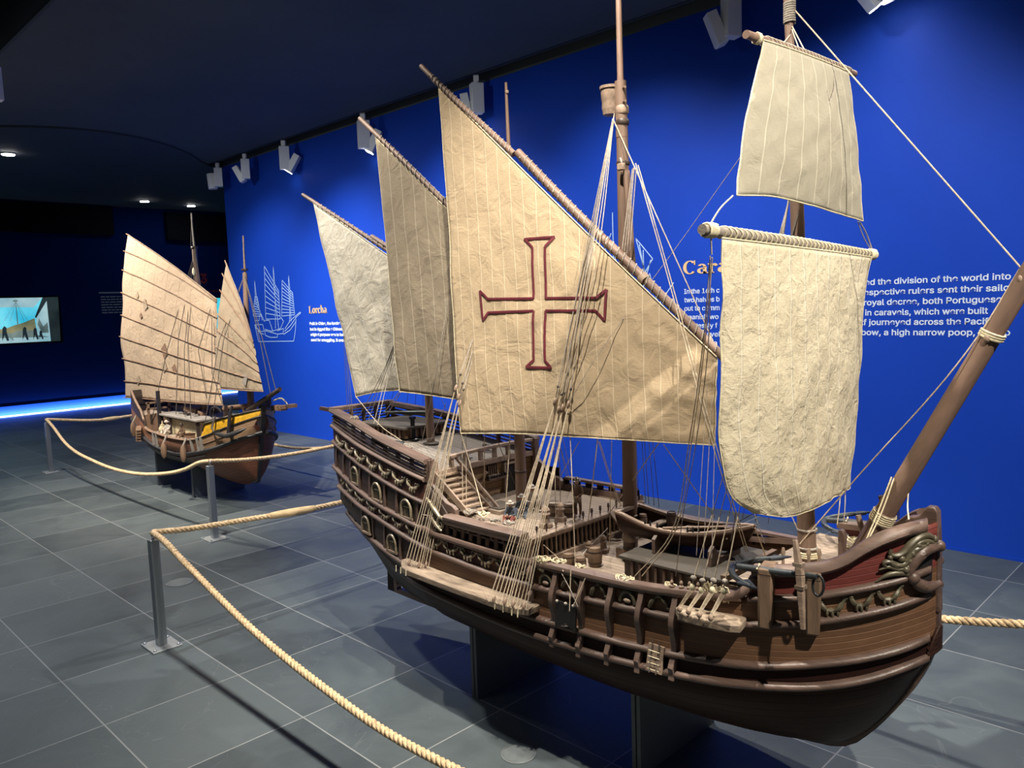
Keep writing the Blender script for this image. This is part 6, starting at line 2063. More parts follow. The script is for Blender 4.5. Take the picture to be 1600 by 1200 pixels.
def anchor(label, y, side, ang=0.0):
    t = thing('anchor', label, 'anchor', (-1.06, y, .90))
    Y0 = y
    MB().tube([(-1.175, Y0, .908), (-1.05, Y0, .918), (-.925, Y0, .930)], [.011, .010, .009], 10).build('shank', M['iron'], t)
    s = side
    cr = (-1.185, Y0, .907)
    for q, ext in ((1, 1), (-1, 1)):
        P = curve_pts([cr, (-1.165, Y0 + q * .045, .907 + .004 * q), (-1.12, Y0 + q * .085, .910 + .010 * q), (-1.075, Y0 + q * .100, .912 + .016 * q)], 14)
        am = MB().tube(P, [.011 - .004 * i / 13 for i in range(14)], 8).build('arm', M['iron'], t)
        e = P[-1]
        d = (P[-1] - P[-3]).normalized()
        n_ = d.cross(Vector((0, 0, 1))).normalized()
        MB().prism([e - d * .03 + n_ * .024, e + d * .026, e - d * .03 - n_ * .024, e - d * .04], (0, 0, .005)).build('fluke', M['iron'], am)
    rg = [(-.922 + .016 * cos(a), Y0 + .004 * sin(a), .905 + .028 * sin(a)) for a in [2 * pi * i / 16 for i in range(17)]]
    MB().tube(rg, .004, 6).build('ring', M['gunmetal'], t)
    st_ = MB().bar((-.965, Y0 - .02 * s, .93), (-.99, Y0 + .0, 1.025), .022, .020, up=(1, 0, 0), w2=.013, h2=.012)
    st_.bar((-.965, Y0 - .02 * s, .93), (-.945, Y0 - .045 * s, .785), .022, .020, up=(1, 0, 0), w2=.013, h2=.012)
    so = st_.build('stock', M['pale_wood'] if s > 0 else M['timber'], t, bevel=.002)
    for z_, y_, x_ in ((.96, Y0 - .012 * s, -.973), (.90, Y0 - .025 * s, -.961)):
        MB().box((x_, y_, z_), (.026, .026, .010)).build('stock_band', M['channel'], so)
    MB().tube([(-1.10, Y0 + .012, .905), (-1.10, Y0 - .014, .92), (-1.10, Y0, .930), (-1.10, Y0 + .012, .905)], .003, 6).build('lashing', M['rig_cream'], t)
anchor('near iron anchor with a wooden stock, lashed outside the bow rail', 2.115, 1)
anchor('far iron anchor beyond the bowsprit, lashed on the port rail', 2.765, -1)

sg = thing('swivel_gun', 'dark swivel gun on a round pillar on the poop deck', 'gun', (-3.13, 2.42, 1.055))
MB().lathe([(.030, 0), (.030, .010), (.016, .018), (.011, .03), (.011, .105), (.018, .112), (.018, .122)], (-3.13, 2.42, 1.058), n=16).build('pillar', M['gunmetal'], sg)
MB().lathe([(.004, 0), (.006, .03), (.007, .05), (.010, .10), (.014, .19), (.015, .23), (.006, .24), (.008, .255), (.003, .265)], (-3.245, 2.33, 1.205), (.8, .58, -.03), 14).build('barrel', M['gunmetal'], sg)
cn = thing('cannon', 'short dark cannon poking over the near poop rail', 'gun', (-3.03, 2.20, 1.07))
MB().lathe([(.016, 0), (.019, .01), (.017, .05), (.013, .13), (.016, .14), (.011, .142), (.008, .12)], (-2.965, 2.235, 1.080), (-1, -.55, .12), 14).build('barrel', M['gunmetal'], cn)
MB().box((-3.0, 2.215, 1.062), (.07, .036, .024)).build('carriage', M['black'], cn, bevel=.003)
cabb = MB()
sk = thing('deck_cabin', 'low plank-roofed skylight box on the poop deck', 'deck cabin', (-3.30, 2.50, 1.07))
MB().box((-3.30, 2.50, 1.098), (.34, .26, .050)).build('body', M['bulk'], sk)
MB().box((-3.30, 2.50, 1.127), (.38, .30, .012)).build('roof', M['deck_grey'], sk, bevel=.002)
for k in range(7):
    MB().box((-3.125, 2.40 + k * .033, 1.098), (.012, .010, .044)).build('slat', M['wale'], sk)
for k in range(9):
    MB().box((-3.45 + k * .036, 2.366, 1.098), (.010, .012, .044)).build('slat', M['wale'], sk)

# --- figurines
def skin_body(name, joints, bones, radii, m, parent, lvl=2):
    me = bpy.data.meshes.new(name)
    me.from_pydata([tuple(j) for j in joints], bones, [])
    o = bpy.data.objects.new(name, me)
    COL.objects.link(o)
    sk_ = o.modifiers.new('skin', 'SKIN')
    for i, r in enumerate(radii):
        me.skin_vertices[0].data[i].radius = (r, r)
        me.skin_vertices[0].data[i].use_root = (i == 0)
    ss = o.modifiers.new('sub', 'SUBSURF')
    ss.levels = lvl
    ss.render_levels = lvl
    me.materials.append(m)
    attach(o, parent)
    return o

def head_of(t, c, r, face, skin='skin'):
    c = Vector(c)
    f = Vector(face).normalized()
    sd_ = f.cross(Vector((0, 0, 1))).normalized()
    b = MB()
    b.ell(c, (r * .82, r * .82, r * 1.08), 14, 10)
    b.ell(c + f * r * .80 + Vector((0, 0, -r * .05)), (r * .16, r * .16, r * .28), 8, 6)     # nose
    b.ell(c + f * r * .45 + Vector((0, 0, -r * .70)), (r * .35, r * .35, r * .32), 8, 6)     # chin
    for q in (-1, 1):
        b.ell(c + sd_ * q * r * .80 + Vector((0, 0, -r * .05)), (r * .14, r * .14, r * .26), 8, 6)
    h_ = b.build('head', M[skin], t)
    for q in (-1, 1):
        MB().ell(c + f * r * .72 + sd_ * q * r * .32 + Vector((0, 0, r * .12)), r * .11, 8, 6).build('eye', M['black'], h_)
    MB().ell(c + f * r * .74 + Vector((0, 0, -r * .42)), (r * .12, r * .26, r * .06), 8, 5).build('mouth', M['cloth_red'], h_)
    return h_

def hand_at(b, c, d, r):
    """small curled hand: palm, four fingers, thumb"""
    c, d = Vector(c), Vector(d).normalized()
    s_ = d.cross(Vector((0, 0, 1)))
    s_ = s_.normalized() if s_.length > .1 else Vector((1, 0, 0))
    n_ = s_.cross(d)
    b.ell(c, (r, r * .8, r * .9), 8, 6)
    for k in range(4):
        o = c + s_ * (k - 1.5) * r * .5
        ln = r * (1.5 if k in (1, 2) else 1.2)
        b.tube([o, o + d * ln * .6, o + d * ln - n_ * r * .35], [r * .26, r * .24, r * .17], 6)
    b.tube([c + s_ * r * .8, c + s_ * r * 1.2 + d * r * .5, c + s_ * r * 1.0 + d * r * .95], [r * .28, r * .25, r * .17], 6)

# soldier standing on the quarter deck
sx, sy, sz = -2.105, 2.475, .8285
t = thing('figurine', 'tiny soldier figure in a crested helmet standing on the quarter deck', 'figurine', (sx, sy, sz))
k = .158 / 1.75
def sp_(x, y, z):
    return (sx + x * k, sy + y * k, sz + z * k)
J = [sp_(0, 0, .95), sp_(0, 0, 1.2), sp_(0, 0, 1.42), sp_(0, 0, 1.52), sp_(.10, 0, .90), sp_(.13, .03, .50), sp_(.14, 0, .10), sp_(.20, -.14, .03), sp_(-.10, 0, .90), sp_(-.12, -.02, .50), sp_(-.13, .05, .10), sp_(-.17, -.10, .03),
     sp_(.20, 0, 1.40), sp_(.30, .02, 1.12), sp_(.22, -.22, 1.02), sp_(-.20, 0, 1.40), sp_(-.30, .02, 1.14), sp_(-.14, -.24, 1.22)]
E_ = [(0, 1), (1, 2), (2, 3), (0, 4), (4, 5), (5, 6), (6, 7), (0, 8), (8, 9), (9, 10), (10, 11), (2, 12), (12, 13), (13, 14), (2, 15), (15, 16), (16, 17)]
RR = [.15, .16, .15, .06, .10, .075, .055, .05, .10, .075, .055, .05, .08, .06, .045, .08, .06, .045]
skin_body('body', J, E_, [r * k for r in RR], M['cloth_brown'], t)
hd = head_of(t, sp_(0, -.02, 1.63), .105 * k, (.2, -1, 0))
b = MB()
b.lathe([(.155 * k, 0), (.135 * k, .03 * k), (.125 * k, .08 * k), (.09 * k, .15 * k), (.03 * k, .19 * k), (0, .195 * k)], sp_(0, -.02, 1.66), n=16)
b.ell(sp_(0, -.02, 1.68), (.14 * k, .23 * k, .02 * k), 14, 6)
b.ell(sp_(0, -.02, 1.82), (.018 * k, .12 * k, .07 * k), 10, 8)
b.build('helmet', M['helmet'], t)
b = MB()
b.lathe([(.17 * k, 0), (.19 * k, .12 * k), (.18 * k, .3 * k), (.13 * k, .46 * k), (.08 * k, .50 * k)], sp_(0, 0, .98), n=16)
b.build('cuirass', M['cloth_brown'], t)
b = MB()
b.lathe([(.10 * k, -.02 * k), (.18 * k, .08 * k), (.19 * k, .24 * k), (.15 * k, .34 * k)], sp_(0, 0, .66), n=16)
b.build('breeches', M['channel'], t)
b = MB()
hand_at(b, sp_(.22, -.25, 1.01), (-.3, -1, 0), .045 * k)
hand_at(b, sp_(-.13, -.27, 1.22), (.3, -1, 0), .045 * k)
b.build('hands', M['skin'], t)
MB().tube([sp_(.26, -.34, .62), sp_(-.18, -.24, 1.34)], .012 * k, 6).build('musket', M['gunmetal'], t)

def sitter(label, x, y, z, face, jacket, trousers, hat, k):
    t = thing('figurine', label, 'figurine', (x, y, z), 'seated sailors')
    f = Vector((cos(face), sin(face), 0))
    l = Vector((-f.y, f.x, 0))
    def q(a, s_, h):
        return Vector((x, y, z)) + (f * a + l * s_ + Vector((0, 0, h))) * k
    J = [q(0, 0, .16), q(.02, 0, .42), q(.06, 0, .66), q(.09, 0, .76), q(.05, .13, .14), q(.38, .22, .34), q(.52, .18, .05), q(.66, .19, .04), q(.05, -.13, .14), q(.40, -.20, .30), q(.50, -.16, .05), q(.64, -.17, .04),
         q(.05, .20, .62), q(.18, .28, .40), q(.40, .14, .40), q(.05, -.20, .62), q(.18, -.28, .40), q(.40, -.12, .38)]
    skin_body('body', J, E_, [r * k for r in RR], M[jacket], t)
    head_of(t, q(.13, 0, .88), .11 * k, f)
    b = MB()
    hand_at(b, q(.43, .13, .40), f, .045 * k)
    hand_at(b, q(.43, -.11, .38), f, .045 * k)
    b.build('hands', M['skin'], t)
    MB().lathe([(.19 * k, 0), (.19 * k, .02 * k), (.115 * k, .03 * k), (.11 * k, .10 * k), (.06 * k, .15 * k), (0, .155 * k)], q(.12, 0, .93), n=14).build('hat', M[hat], t)
    for s_ in (.18, -.17):
        MB().tube([q(.04, s_ * .7, .15), q(.38, s_ * 1.2, .33), q(.51, s_, .08)], [.11 * k, .095 * k, .075 * k], 10).build('trouser_leg', M[trousers], t)
    return t
sitter('crouching sailor figure in a white cap, nearest on the quarter deck', -2.27, 2.245, .8285, -1.2, 'cloth_blue', 'cloth_red', 'cloth_white', .085)
sitter('sailor figure in blue sitting behind the crouching one on the quarter deck', -2.30, 2.34, .8285, -.9, 'cloth_blue', 'cloth_blue', 'cloth_white', .090)
sitter('sailor figure in white leaning beside the mast on the quarter deck', -2.34, 2.44, .8285, -.5, 'cloth_white', 'cloth_brown', 'cloth_white', .105)
# ------------------------------------------------------------------ the small ship model (lorcha)
YL, XL0, XL1 = 3.31, -8.72, -6.40
BmL = spline([-8.75, -8.5, -8.2, -7.8, -7.4], [.285, .335, .375, .40, .40])
zkL = spline([-8.75, -8.6, -8.45, -8.2, -7.5, -6.62, -6.55, -6.5, -6.40], [.62, .50, .34, .25, .23, .22, .26, .5, .88])
zmL = spline([-8.75, -8.4, -7.6, -7.0, -6.4], [.66, .54, .53, .60, .75])
def hbL(x, z):
    t = (x + 7.4) / (XL1 + 7.4)
    b_ = BmL(x) if t <= 0 else BmL(-7.4) * max(0.0, 1 - min(1, t) ** 2.4) ** .7
    k, m = zkL(x), zmL(x)
    if z >= m:
        return max(0.0, b_ - .02 * (z - m) / .3)
    s = min(1.0, max(0.0, (z - k) / (m - k)))
    return b_ * (1 - (1 - s) ** 1.9) ** .75
def lp(x, z, off=0.0, s=-1):
    e = .006
    x1, x0 = min(x + e, XL1 - 1e-4), x - e
    dx = (hbL(x1, z) - hbL(x0, z)) / (x1 - x0)
    n = Vector((-dx, s, 0)).normalized()
    return Vector((x, YL + s * hbL(x, z), z)) + n * off
def ln_(x, z, s=-1):
    return (lp(x, z, .01, s) - lp(x, z, 0, s)).normalized()
zlW = spline([-8.72, -8.4, -8.103, -7.807, -7.481, -7.051, -6.765, -6.533, -6.40], [.66, .57, .502, .450, .424, .472, .535, .62, .675])
zlB = spline([-8.72, -8.3, -8.1, -7.73, -7.365, -6.945, -6.66, -6.504, -6.40], [.78, .68, .624, .601, .593, .626, .724, .785, .83])
zlT = lin([-8.72, -8.56, -8.27, -8.16, -8.12, -6.96, -6.90, -6.85, -6.6, -6.5, -6.40], [.955, .892, .780, .69, 0, 0, .66, .770, .842, .866, .895])
def ltop(x):
    return max(zlB(x), zlT(x))
lor = thing('lorcha_model', 'smaller wooden ship model with two battened brown sails', 'ship model', (-7.5, YL, .2))
M['lor_plank'] = plank_mat('lor_plank', (0.13, 0.055, 0.03), (0.26, 0.125, 0.07), 40, .5, rough=.55, bump=.4)
M['lor_red'] = plank_mat('lor_red', (0.10, 0.034, 0.018), (0.19, 0.07, 0.04), 40, .5, rough=.5, bump=.4)
M['lor_pale'] = plank_mat('lor_pale', (0.20, 0.115, 0.06), (0.32, 0.20, 0.12), 40, .5, rough=.6, bump=.4)
M['lor_yellow'] = mat('lor_yellow', (0.62, 0.33, 0.015), 0.55, vary=.3, scale=(30, 30, 30))
M['lor_black'] = mat('lor_black', (0.018, 0.016, 0.018), .45, vary=.3, scale=(20, 20, 20))
M['lor_dark'] = mat('lor_dark', (0.035, 0.022, 0.018), .5, vary=.3, scale=(20, 20, 20))
M['lor_cream'] = mat('lor_cream', (0.55, 0.46, 0.29), .7, vary=.25, scale=(30, 30, 30))
M['lor_wood'] = mat('lor_wood', (0.20, 0.12, 0.075), .6, vary=.35, scale=(30, 30, 8))
M['lor_grey'] = mat('lor_grey', (0.24, 0.215, 0.19), .65, vary=.25, scale=(20, 20, 20))
xs2 = [lerp(XL0, -7.0, i / 60) for i in range(61)] + [-8.162, -8.158, -8.122, -8.118, -6.962, -6.958, -6.90, -6.898] + [XL1 - .6 * (1 - i / 30) ** 2 for i in range(31)]
xs2 = sorted(set(round(x, 4) for x in xs2))
hb2 = MB()
ends = {}
for s in (-1, 1):
    cols = []
    for x in xs2:
        k, w_, b_, t_ = zkL(x), zlW(x), zlB(x), ltop(x)
        w_ = max(w_, k + .01)
        zs = [k + (w_ - k) * (i / 10) ** 1.4 for i in range(11)] + [lerp(w_, b_, .33), lerp(w_, b_, .66), max(b_, w_), lerp(b_, t_, .5), max(t_, b_)]
        cols.append([Vector((x - (.06 * max(0, (-8.3 - x) / .42) * (z - .6) * 2 if x < -8.3 else 0) + (.05 * max(0, (z - .75)) * max(0, (x + 6.7) / .3)), YL + s * hbL(x, z), z)) for z in zs])
    for i in range(len(cols) - 1):
        for r in range(15):
            q = [cols[i][r], cols[i + 1][r], cols[i + 1][r + 1], cols[i][r + 1]]
            if (q[0] - q[3]).length < 2e-4 and (q[1] - q[2]).length < 2e-4:
                continue
            xm = q[0].x
            if r < 5:
                mi = 3 if xm < -7.2 else 1
            elif r < 10:
                mi = 1 if xm > -7.25 else 4
            elif r < 13:
                mi = 0 if xm < -6.98 else 2
            else:
                mi = 5 if xm > -7.0 else 4
            hb2.add(q, [(0, 1, 2, 3) if s < 0 else (3, 2, 1, 0)], mi, [(p.x, p.z - zlW(p.x) * .9) for p in q])
    ends[s] = cols[0]
for r in range(15):
    hb2.add([ends[-1][r], ends[-1][r + 1], ends[1][r + 1], ends[1][r]], [(0, 1, 2, 3)], 4)
ho = hb2.build('hull', [M['lor_plank'], M['lor_red'], M['lor_pale'], M['lor_black'], M['lor_dark'], M['lor_yellow']], lor, smooth=35, fixn=False, merge=0.0005)
sd = ho.modifiers.new('planking', 'SOLIDIFY'); sd.thickness = .012; sd.offset = -1
def lwale(name, zf, x0, x1, o, h, m, s, n=50):
    xl = [lerp(x0, x1, 1 - (1 - i / n) ** 1.6) for i in range(n + 1)]
    MB().sweep([lp(x, zf(x), 0, s) for x in xl], [ln_(x, zf(x), s) for x in xl], half_round(o, h)).build(name, M[m], lor, smooth=50)
for s in (-1, 1):
    lwale('wale', lambda x: zlW(x) + .012, -8.70, XL1 - .006, .028, .036, 'lor_black', s)
    lwale('wale', lambda x: zlW(x) - .028, -8.30, -6.9, .016, .014, 'lor_grey', s)
    lwale('yellow_band_border', lambda x: zlB(x), -7.02, XL1 - .006, .014, .018, 'lor_black', s)
    lwale('bow_rail', lambda x: ltop(x) - .004, -6.88, XL1 - .006, .016, .016, 'lor_black', s)
    lwale('cap_rail', lambda x: zlB(x), -8.12, -6.97, .020, .022, 'lor_wood', s)
    lwale('stern_rail', lambda x: ltop(x), -8.70, -8.17, .016, .024, 'lor_wood', s)
    lwale('bow_strake', lambda x: lerp(zlW(x), zlB(x), .55), -6.90, -6.55, .008, .012, 'lor_wood', s)
    for x in (-7.86, -7.78, -7.04, -6.95, -6.90):
        MB().bar(lp(x, zlW(x) + .02, .012, s), lp(x, zlB(x) + .01, .012, s), .022, .020, up=tuple(ln_(x, .6, s))).build('side_post', M['lor_grey'], lor)
kp2 = curve_pts([(-8.60, YL, .52), (-8.42, YL, .33), (-8.15, YL, .245), (-7.5, YL, .225), (-6.66, YL, .215), (-6.585, YL, .215), (-6.545, YL, .30), (-6.49, YL, .52), (-6.435, YL, .72), (-6.375, YL, .93)], 60)
tg = [(kp2[min(i + 1, 59)] - kp2[max(i - 1, 0)]).normalized() for i in range(60)]
MB().sweep(kp2, [Vector((t.z, 0, -t.x)) for t in tg], [(-.05, -.022), (.012, -.018), (.012, .018), (-.05, .022)], ups=[Vector((0, 1, 0))] * 60).build('keel', M['lor_black'], lor)
# decks
def ldeck(x0, x1, z):
    P = [[Vector((lerp(x0, x1, i / 16), YL + (hbL(lerp(x0, x1, i / 16), z) - .015) * q, z)) for q in (-1, -.5, 0, .5, 1)] for i in range(17)]
    MB().grid(P, 0, [[(p.x, p.y) for p in r] for r in P]).build('deck', M['deck'], lor)
ldeck(-8.17, -6.86, .575); ldeck(-8.66, -8.17, .74); ldeck(-6.87, -6.46, .69)
# stern cabin front, gallery steps, hanging gallery
MB().box((-8.17, YL, .66), (.02, .70, .18)).build('cabin_front', M['lor_wood'], lor)
for k in range(7):
    MB().box((-8.155, YL - .30 + k * .08, .70), (.012, .02, .09)).build('cabin_batten', M['lor_dark'], lor)
for k in range(5):
    MB().bar(lp(-8.34, .62 - k * .026, .005), lp(-8.16, .60 - k * .026, .06), .05, .012).build('side_gallery_board', M['lor_wood'], lor)
for z in (.80, .86):
    MB().box((-8.19, YL, z), (.02, .66, .016)).build('poop_rail', M['lor_wood'], lor)
for y in (-.31, -.1, .1, .31):
    MB().box((-8.19, YL + y, .80), (.02, .02, .14)).build('poop_post', M['lor_wood'], lor)
MB().box((-8.735, YL + .05, .82), (.05, .66, .03)).box((-8.74, YL + .05, .70), (.04, .60, .14)).build('stern_gallery', M['lor_dark'], lor)
# deck house with flat roof and boxes on it
hs = MB().box((-7.52, YL - .06, .655), (.62, .34, .16)).build('deck_house', M['lor_cream'], lor, bevel=.003)
MB().box((-7.60, YL - .05, .755), (.92, .46, .018)).build('house_roof', M['lor_grey'], hs, bevel=.003)
MB().box((-7.60, YL - .05, .742), (.88, .43, .014)).build('roof_edge', M['lor_dark'], hs)
for x, y in ((-8.03, -.25), (-8.03, .15), (-7.80, -.26), (-7.18, -.25)):
    MB().box((x, YL + y, .66), (.026, .026, .18)).build('roof_post', M['lor_dark'], hs)
MB().box((-8.02, YL - .27, .78), (.03, .03, .42)).build('tall_post', M['lor_black'], hs)
MB().box((-7.90, YL - .10, .64), (.10, .2, .14)).build('dark_doorway', M['lor_black'], hs)
for c, s_, r_ in (((-7.72, YL - .03, .80), (.17, .15, .05), .3), ((-7.58, YL + .05, .80), (.16, .14, .07), -.2), ((-7.45, YL - .08, .785), (.08, .06, .04), .1), ((-7.80, YL + .1, .80), (.2, .1, .08), 0)):
    MB().box(c, s_, Matrix.Rotation(r_, 3, 'Z') @ Matrix.Rotation(.18, 3, 'Y')).build('roof_crate', M['lor_wood'], hs, bevel=.003)
for i in range(7):
    MB().box((-7.75 + i * .06, YL - .17 + .02 * (i % 3), .775), (.03, .03, .022)).build('roof_clutter', M['lor_dark'] if i % 2 else M['lor_grey'], hs)
# bow rails on the port side, windlass
MB().tube([lp(-8.05, .72, -.02, 1), lp(-7.5, .78, -.02, 1), lp(-7.0, .86, -.02, 1), lp(-6.7, .93, -.02, 1)], .016, 8).build('port_rail', M['lor_wood'], lor)
for x, z in ((-7.9, .735), (-7.5, .78), (-7.25, .82), (-7.0, .86), (-6.8, .90)):
    MB().tube([lp(x, .58, -.02, 1), lp(x, z, -.02, 1)], .016, 8).build('rail_post', M['lor_wood'], lor)
MB().tube([(-6.70, YL - .22, .90), (-6.70, YL + .24, .90)], .018, 10).build('windlass', M['lor_wood'], lor)
for y in (-.20, .20):
    MB().box((-6.70, YL + y, .82), (.035, .03, .20)).build('windlass_post', M['lor_dark'], lor)
MB().box((-6.33, YL + .12, .89), (.16, .07, .04)).box((-6.27, YL + .17, .90), (.05, .16, .03)).build('cathead', M['lor_wood'], lor)
MB().tube(curve_pts([(-6.40, YL + .1, .95), (-6.30, YL + .14, .97), (-6.25, YL + .16, .92)], 8), .007, 6).build('cathead_rope', M['rig_grey'], lor)
MB().tube([(-6.62, YL - .03, .86), (-6.45, YL - .03, .925), (-6.02, YL - .03, 1.085)], [.022, .022, .019], 10).build('bowsprit', M['lor_dark'], lor)
# masts
m1 = MB().tube([(-7.535, YL, .57), (-7.535, YL, 1.4), (-7.55, YL, 2.36)], [.034, .031, .023], 14).build('mast', M['mast'], lor)
MB().tube([(-7.55, YL, 2.33), (-7.557, YL, 2.70)], [.010, .007], 8).build('topmast', M['spar_grey'], m1)
MB().lathe([(.028, 0), (.034, .012), (.028, .024)], (-7.55, YL, 2.36), n=12).build('mast_cap', M['lor_dark'], m1)
MB().ell((-7.53, YL - .03, 2.14), (.018, .014, .04), 10, 8).build('halyard_block', M['rig_cream'], m1)
m2 = MB().tube([(-6.615, YL, .68), (-6.60, YL, 1.3), (-6.56, YL, 2.08)], [.032, .029, .020], 14).build('mast', M['mast'], lor)
MB().tube([(-6.56, YL, 2.06), (-6.545, YL, 2.40)], [.011, .006], 8).build('topmast', M['mast'], m2)
MB().lathe([(.026, 0), (.030, .008), (.030, .016)], (-6.56, YL, 2.10), n=12).build('mast_cap', M['lor_dark'], m2)
MB().tube([(-8.40, YL, .72), (-8.43, YL, 1.55)], [.022, .012], 10).build('mast', M['lor_dark'], lor)
# sails
YS = 3.16
s1, G1 = sail('sail', [(-8.770, 3.15, 2.595), (-8.2, 3.175, 2.385), (-7.808, 3.20, 2.225), (-6.950, 3.22, 1.865)],
     [(-9.225, 3.15, .842), (-8.6, 3.16, .862), (-7.98, 3.17, .870), (-6.930, 3.20, .900)],
     [(-8.770, 3.15, 2.595), (-9.0, 3.15, 2.20), (-9.11, 3.15, 1.82), (-9.245, 3.15, 1.48), (-9.18, 3.15, 1.18), (-9.225, 3.15, .842)],
     [(-6.950, 3.22, 1.865), (-7.01, 3.22, 1.5), (-7.035, 3.22, 1.206), (-6.930, 3.20, .900)], M['sail_lor'], .02, OUT, 40, 60, .007, 3.3, parent=lor, hem='rig_grey')
s2, G2 = sail('sail', [(-6.624, 3.18, 2.165), (-6.55, 3.19, 2.03), (-6.429, 3.20, 1.825), (-6.33, 3.215, 1.56), (-6.319, 3.22, 1.505)],
     [(-6.877, 3.17, 1.056), (-6.6, 3.19, 1.058), (-6.40, 3.21, 1.060), (-6.199, 3.22, 1.064)],
     [(-6.624, 3.18, 2.165), (-6.72, 3.17, 1.95), (-6.82, 3.16, 1.69), (-6.90, 3.16, 1.45), (-6.93, 3.16, 1.23), (-6.877, 3.17, 1.056)],
     [(-6.319, 3.22, 1.505), (-6.27, 3.22, 1.32), (-6.199, 3.22, 1.064)], M['sail_lor2'], .015, OUT, 30, 44, .006, 6.1, parent=lor, hem='rig_grey')
def battens(G, so, fr, r=.006, m='lor_wood', over=.03):
    nv, nu = len(G) - 1, len(G[0]) - 1
    for f0, f1 in fr:
        P = []
        for i in range(nu + 1):
            v = lerp(f0, f1, i / nu) * nv
            j = min(nv - 1, int(v))
            P.append(G[j][i].lerp(G[j + 1][i], v - j) + Vector((0, -.007, 0)))
        d = (P[0] - P[2]).normalized()
        MB().tube([P[0] + d * over] + P[::2] + [P[-1] - d * over * .6], r, 6).build('batten', M[m], so)
battens(G1, s1, [(0.0, 0.0), (.105, .02), (.225, .17), (.36, .34), (.495, .50), (.63, .645), (.765, .78), (.90, .885), (1.0, 1.0)])
battens(G2, s2, [(0.0, 0.0), (.10, .03), (.225, .12), (.405, .30), (.535, .45), (.665, .62), (.83, .82), (1.0, 1.0)], r=.005)
# dark patches sewn on the brown sail
for (i, j, w_, h_, m_) in ((8, 20, .06, .05, 'sail_lor2'), (12, 22, .09, .10, 'sail_lor2'), (10, 27, .05, .05, 'lor_wood'), (21, 38, .12, .12, 'lor_wood'), (20, 45, .10, .09, 'sail_lor2'), (24, 45, .08, .08, 'lor_wood'), (7, 53, .10, .07, 'sail_lor2')):
    c = G1[j][i] + Vector((0, -.006, 0))
    MB().box(c, (w_, .003, h_), Matrix.Rotation(-.5, 3, 'Y')).build('sewn_patch', M[m_], s1)
c = G2[38][20] + Vector((0, -.006, 0))
MB().box(c, (.06, .003, .09), Matrix.Rotation(.5, 3, 'Y')).build('sewn_patch', M['lor_grey'], s2)
for P in ([(-7.55, 3.30, 2.30), (-7.62, 3.12, 1.5), (-7.66, 3.06, .78)], [(-7.55, 3.30, 2.30), (-7.50, 3.12, 1.4), (-7.45, 3.06, .77)], [(-7.55, 3.30, 2.30), (-7.85, 3.10, 1.4), (-8.15, 3.0, .66)], [(-7.55, 3.30, 2.2), (-7.40, 3.12, 1.5), (-7.30, 3.05, .76)],
          [(-6.56, 3.30, 2.05), (-6.72, 3.11, 1.5), (-6.90, 2.98, .66)], [(-6.56, 3.30, 2.05), (-6.64, 3.11, 1.5), (-6.75, 2.99, .72)], [(-6.56, 3.30, 2.08), (-6.35, 3.30, 1.5), (-6.20, 3.29, 1.02)], [(-6.56, 3.30, 2.08), (-6.30, 3.30, 1.5), (-6.10, 3.29, 1.05)],
          [(-7.557, YL, 2.68), (-7.50, 3.30, 2.3), (-7.45, 3.31, 1.9)], [(-7.557, YL, 2.68), (-7.58, 3.29, 2.36)], [(-6.545, YL, 2.38), (-6.53, 3.30, 2.1)], [(-7.20, 3.17, .95), (-7.19, 3.12, 1.4), (-7.05, 3.2, 1.78)], [(-6.93, 3.19, .92), (-6.98, 3.14, 1.2), (-6.99, 3.18, 1.7)]):
    MB().tube(P, .0035, 5).build('rigging_line', M['rig_dark'], lor)
# hanging wicker fenders
for x in (-8.40, -7.50, -7.10):
    p = lp(x, zlB(x) - .02, .055)
    f = MB().lathe([(.010, 0), (.022, .02), (.027, .06), (.025, .11), (.016, .14), (.007, .155)], p - Vector((0, 0, .175)), n=12).build('fender', M['lor_wood'], lor)
    MB().tube([p - Vector((0, 0, .03)), lp(x, zlB(x) + .02, .02)], .008, 6).build('fender_rope', M['rig_grey'], f)
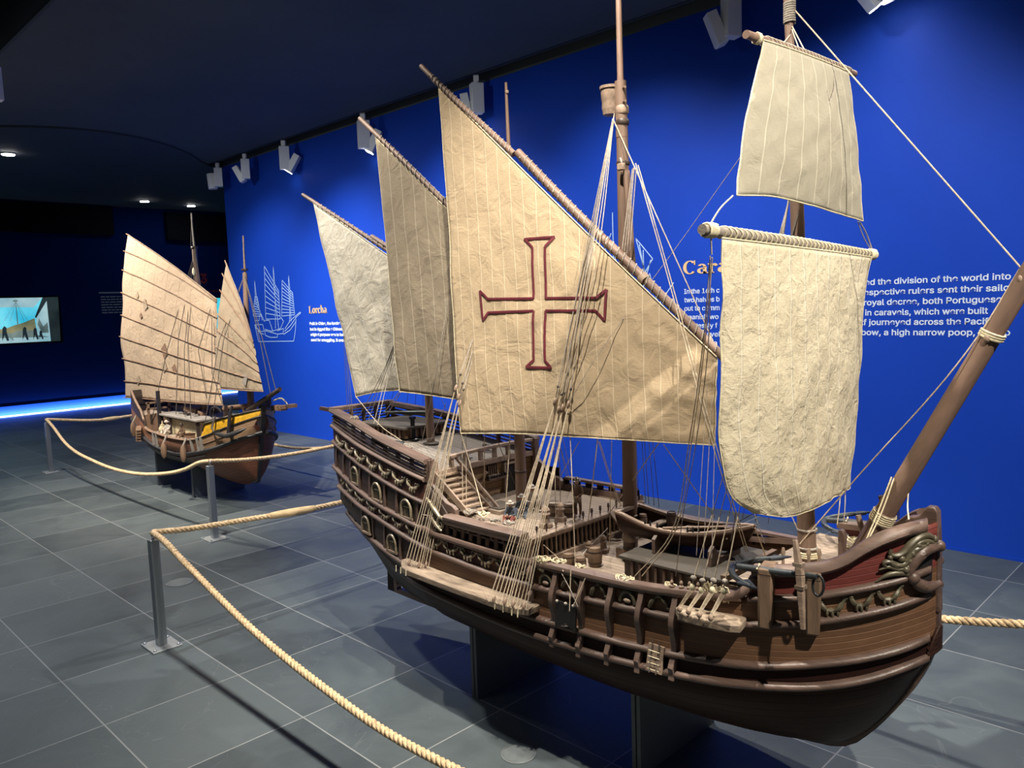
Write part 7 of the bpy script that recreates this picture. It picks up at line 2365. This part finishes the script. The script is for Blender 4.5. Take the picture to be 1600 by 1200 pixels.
# anchor on the bow
la = thing('anchor', 'black anchor hung on the bow of the small ship over its yellow band', 'anchor', (-6.62, 3.0, .80))
P0 = lp(-6.60, .80, .06)
MB().tube([lp(-6.56, .93, .05), lp(-6.575, .86, .055), lp(-6.585, .69, .06)], [.012, .016, .018], 8).build('shank', M['lor_black'], la)
MB().tube(curve_pts([lp(-6.72, .705, .05), lp(-6.66, .685, .06), lp(-6.59, .675, .07), lp(-6.53, .70, .07), lp(-6.47, .735, .06)], 12), [.006, .012, .018, .020, .022, .022, .022, .022, .020, .018, .012, .006], 8).build('arm', M['lor_black'], la)
MB().prism([lp(-6.72, .70, .06), lp(-6.66, .73, .06), lp(-6.64, .67, .06)], (0, -.01, 0)).build('fluke', M['lor_black'], la)
MB().tube(curve_pts([lp(-6.76, .83, .02), lp(-6.74, .90, .05), lp(-6.68, .92, .06), lp(-6.64, .88, .06)], 12), .010, 6).build('stock', M['lor_black'], la)
MB().tube([lp(-6.72, .84, .02), lp(-6.73, .74, .05), lp(-6.70, .70, .06)], .008, 6).build('lashing', M['lor_dark'], la)
# deck figures beside the house
k_ = .13
def lsit(label, x, y, z, m_, hat):
    sitter(label, x, y, z, -1.3, m_, m_, hat, k_)
lsit('tiny figure in dark clothes sitting before the cream deck house', -7.42, 3.02, .578, 'cloth_brown', 'lor_dark')
lsit('tiny figure in white at the aft end of the cream deck house', -7.80, 3.03, .578, 'cloth_white', 'cloth_white')
for lab, x, y, m_ in (('small brown crate beside the sitting figure on the small ship', -7.28, 3.02, 'lor_wood'), ('small white jar at the stern end of the deck house', -7.92, 3.02, 'lor_cream')):
    t = thing('crate' if 'crate' in lab else 'jar', lab, 'crate' if 'crate' in lab else 'jar', (x, y, .577))
    if 'crate' in lab:
        MB().box((x, y, .60), (.08, .06, .05), Matrix.Rotation(.3, 3, 'Z')).build('box', M[m_], t, bevel=.003)
        MB().box((x, y, .628), (.086, .066, .008), Matrix.Rotation(.3, 3, 'Z')).build('lid', M['lor_red'], t)
    else:
        MB().lathe([(.02, 0), (.034, .02), (.036, .05), (.02, .075), (.022, .085), (0, .08)], (x, y, .577), n=14).build('body', M[m_], t)
        MB().tube([(x, y, .65), (x + .01, y, .70)], [.012, .004], 8).build('stopper', M[m_], t)
stand('grey plate stand under the stern half of the small ship', -8.25, YL, .255, hbL, zkL(-8.25))
stand('grey plate stand under the bow half of the small ship', -7.39, YL, .255, hbL, zkL(-7.39))
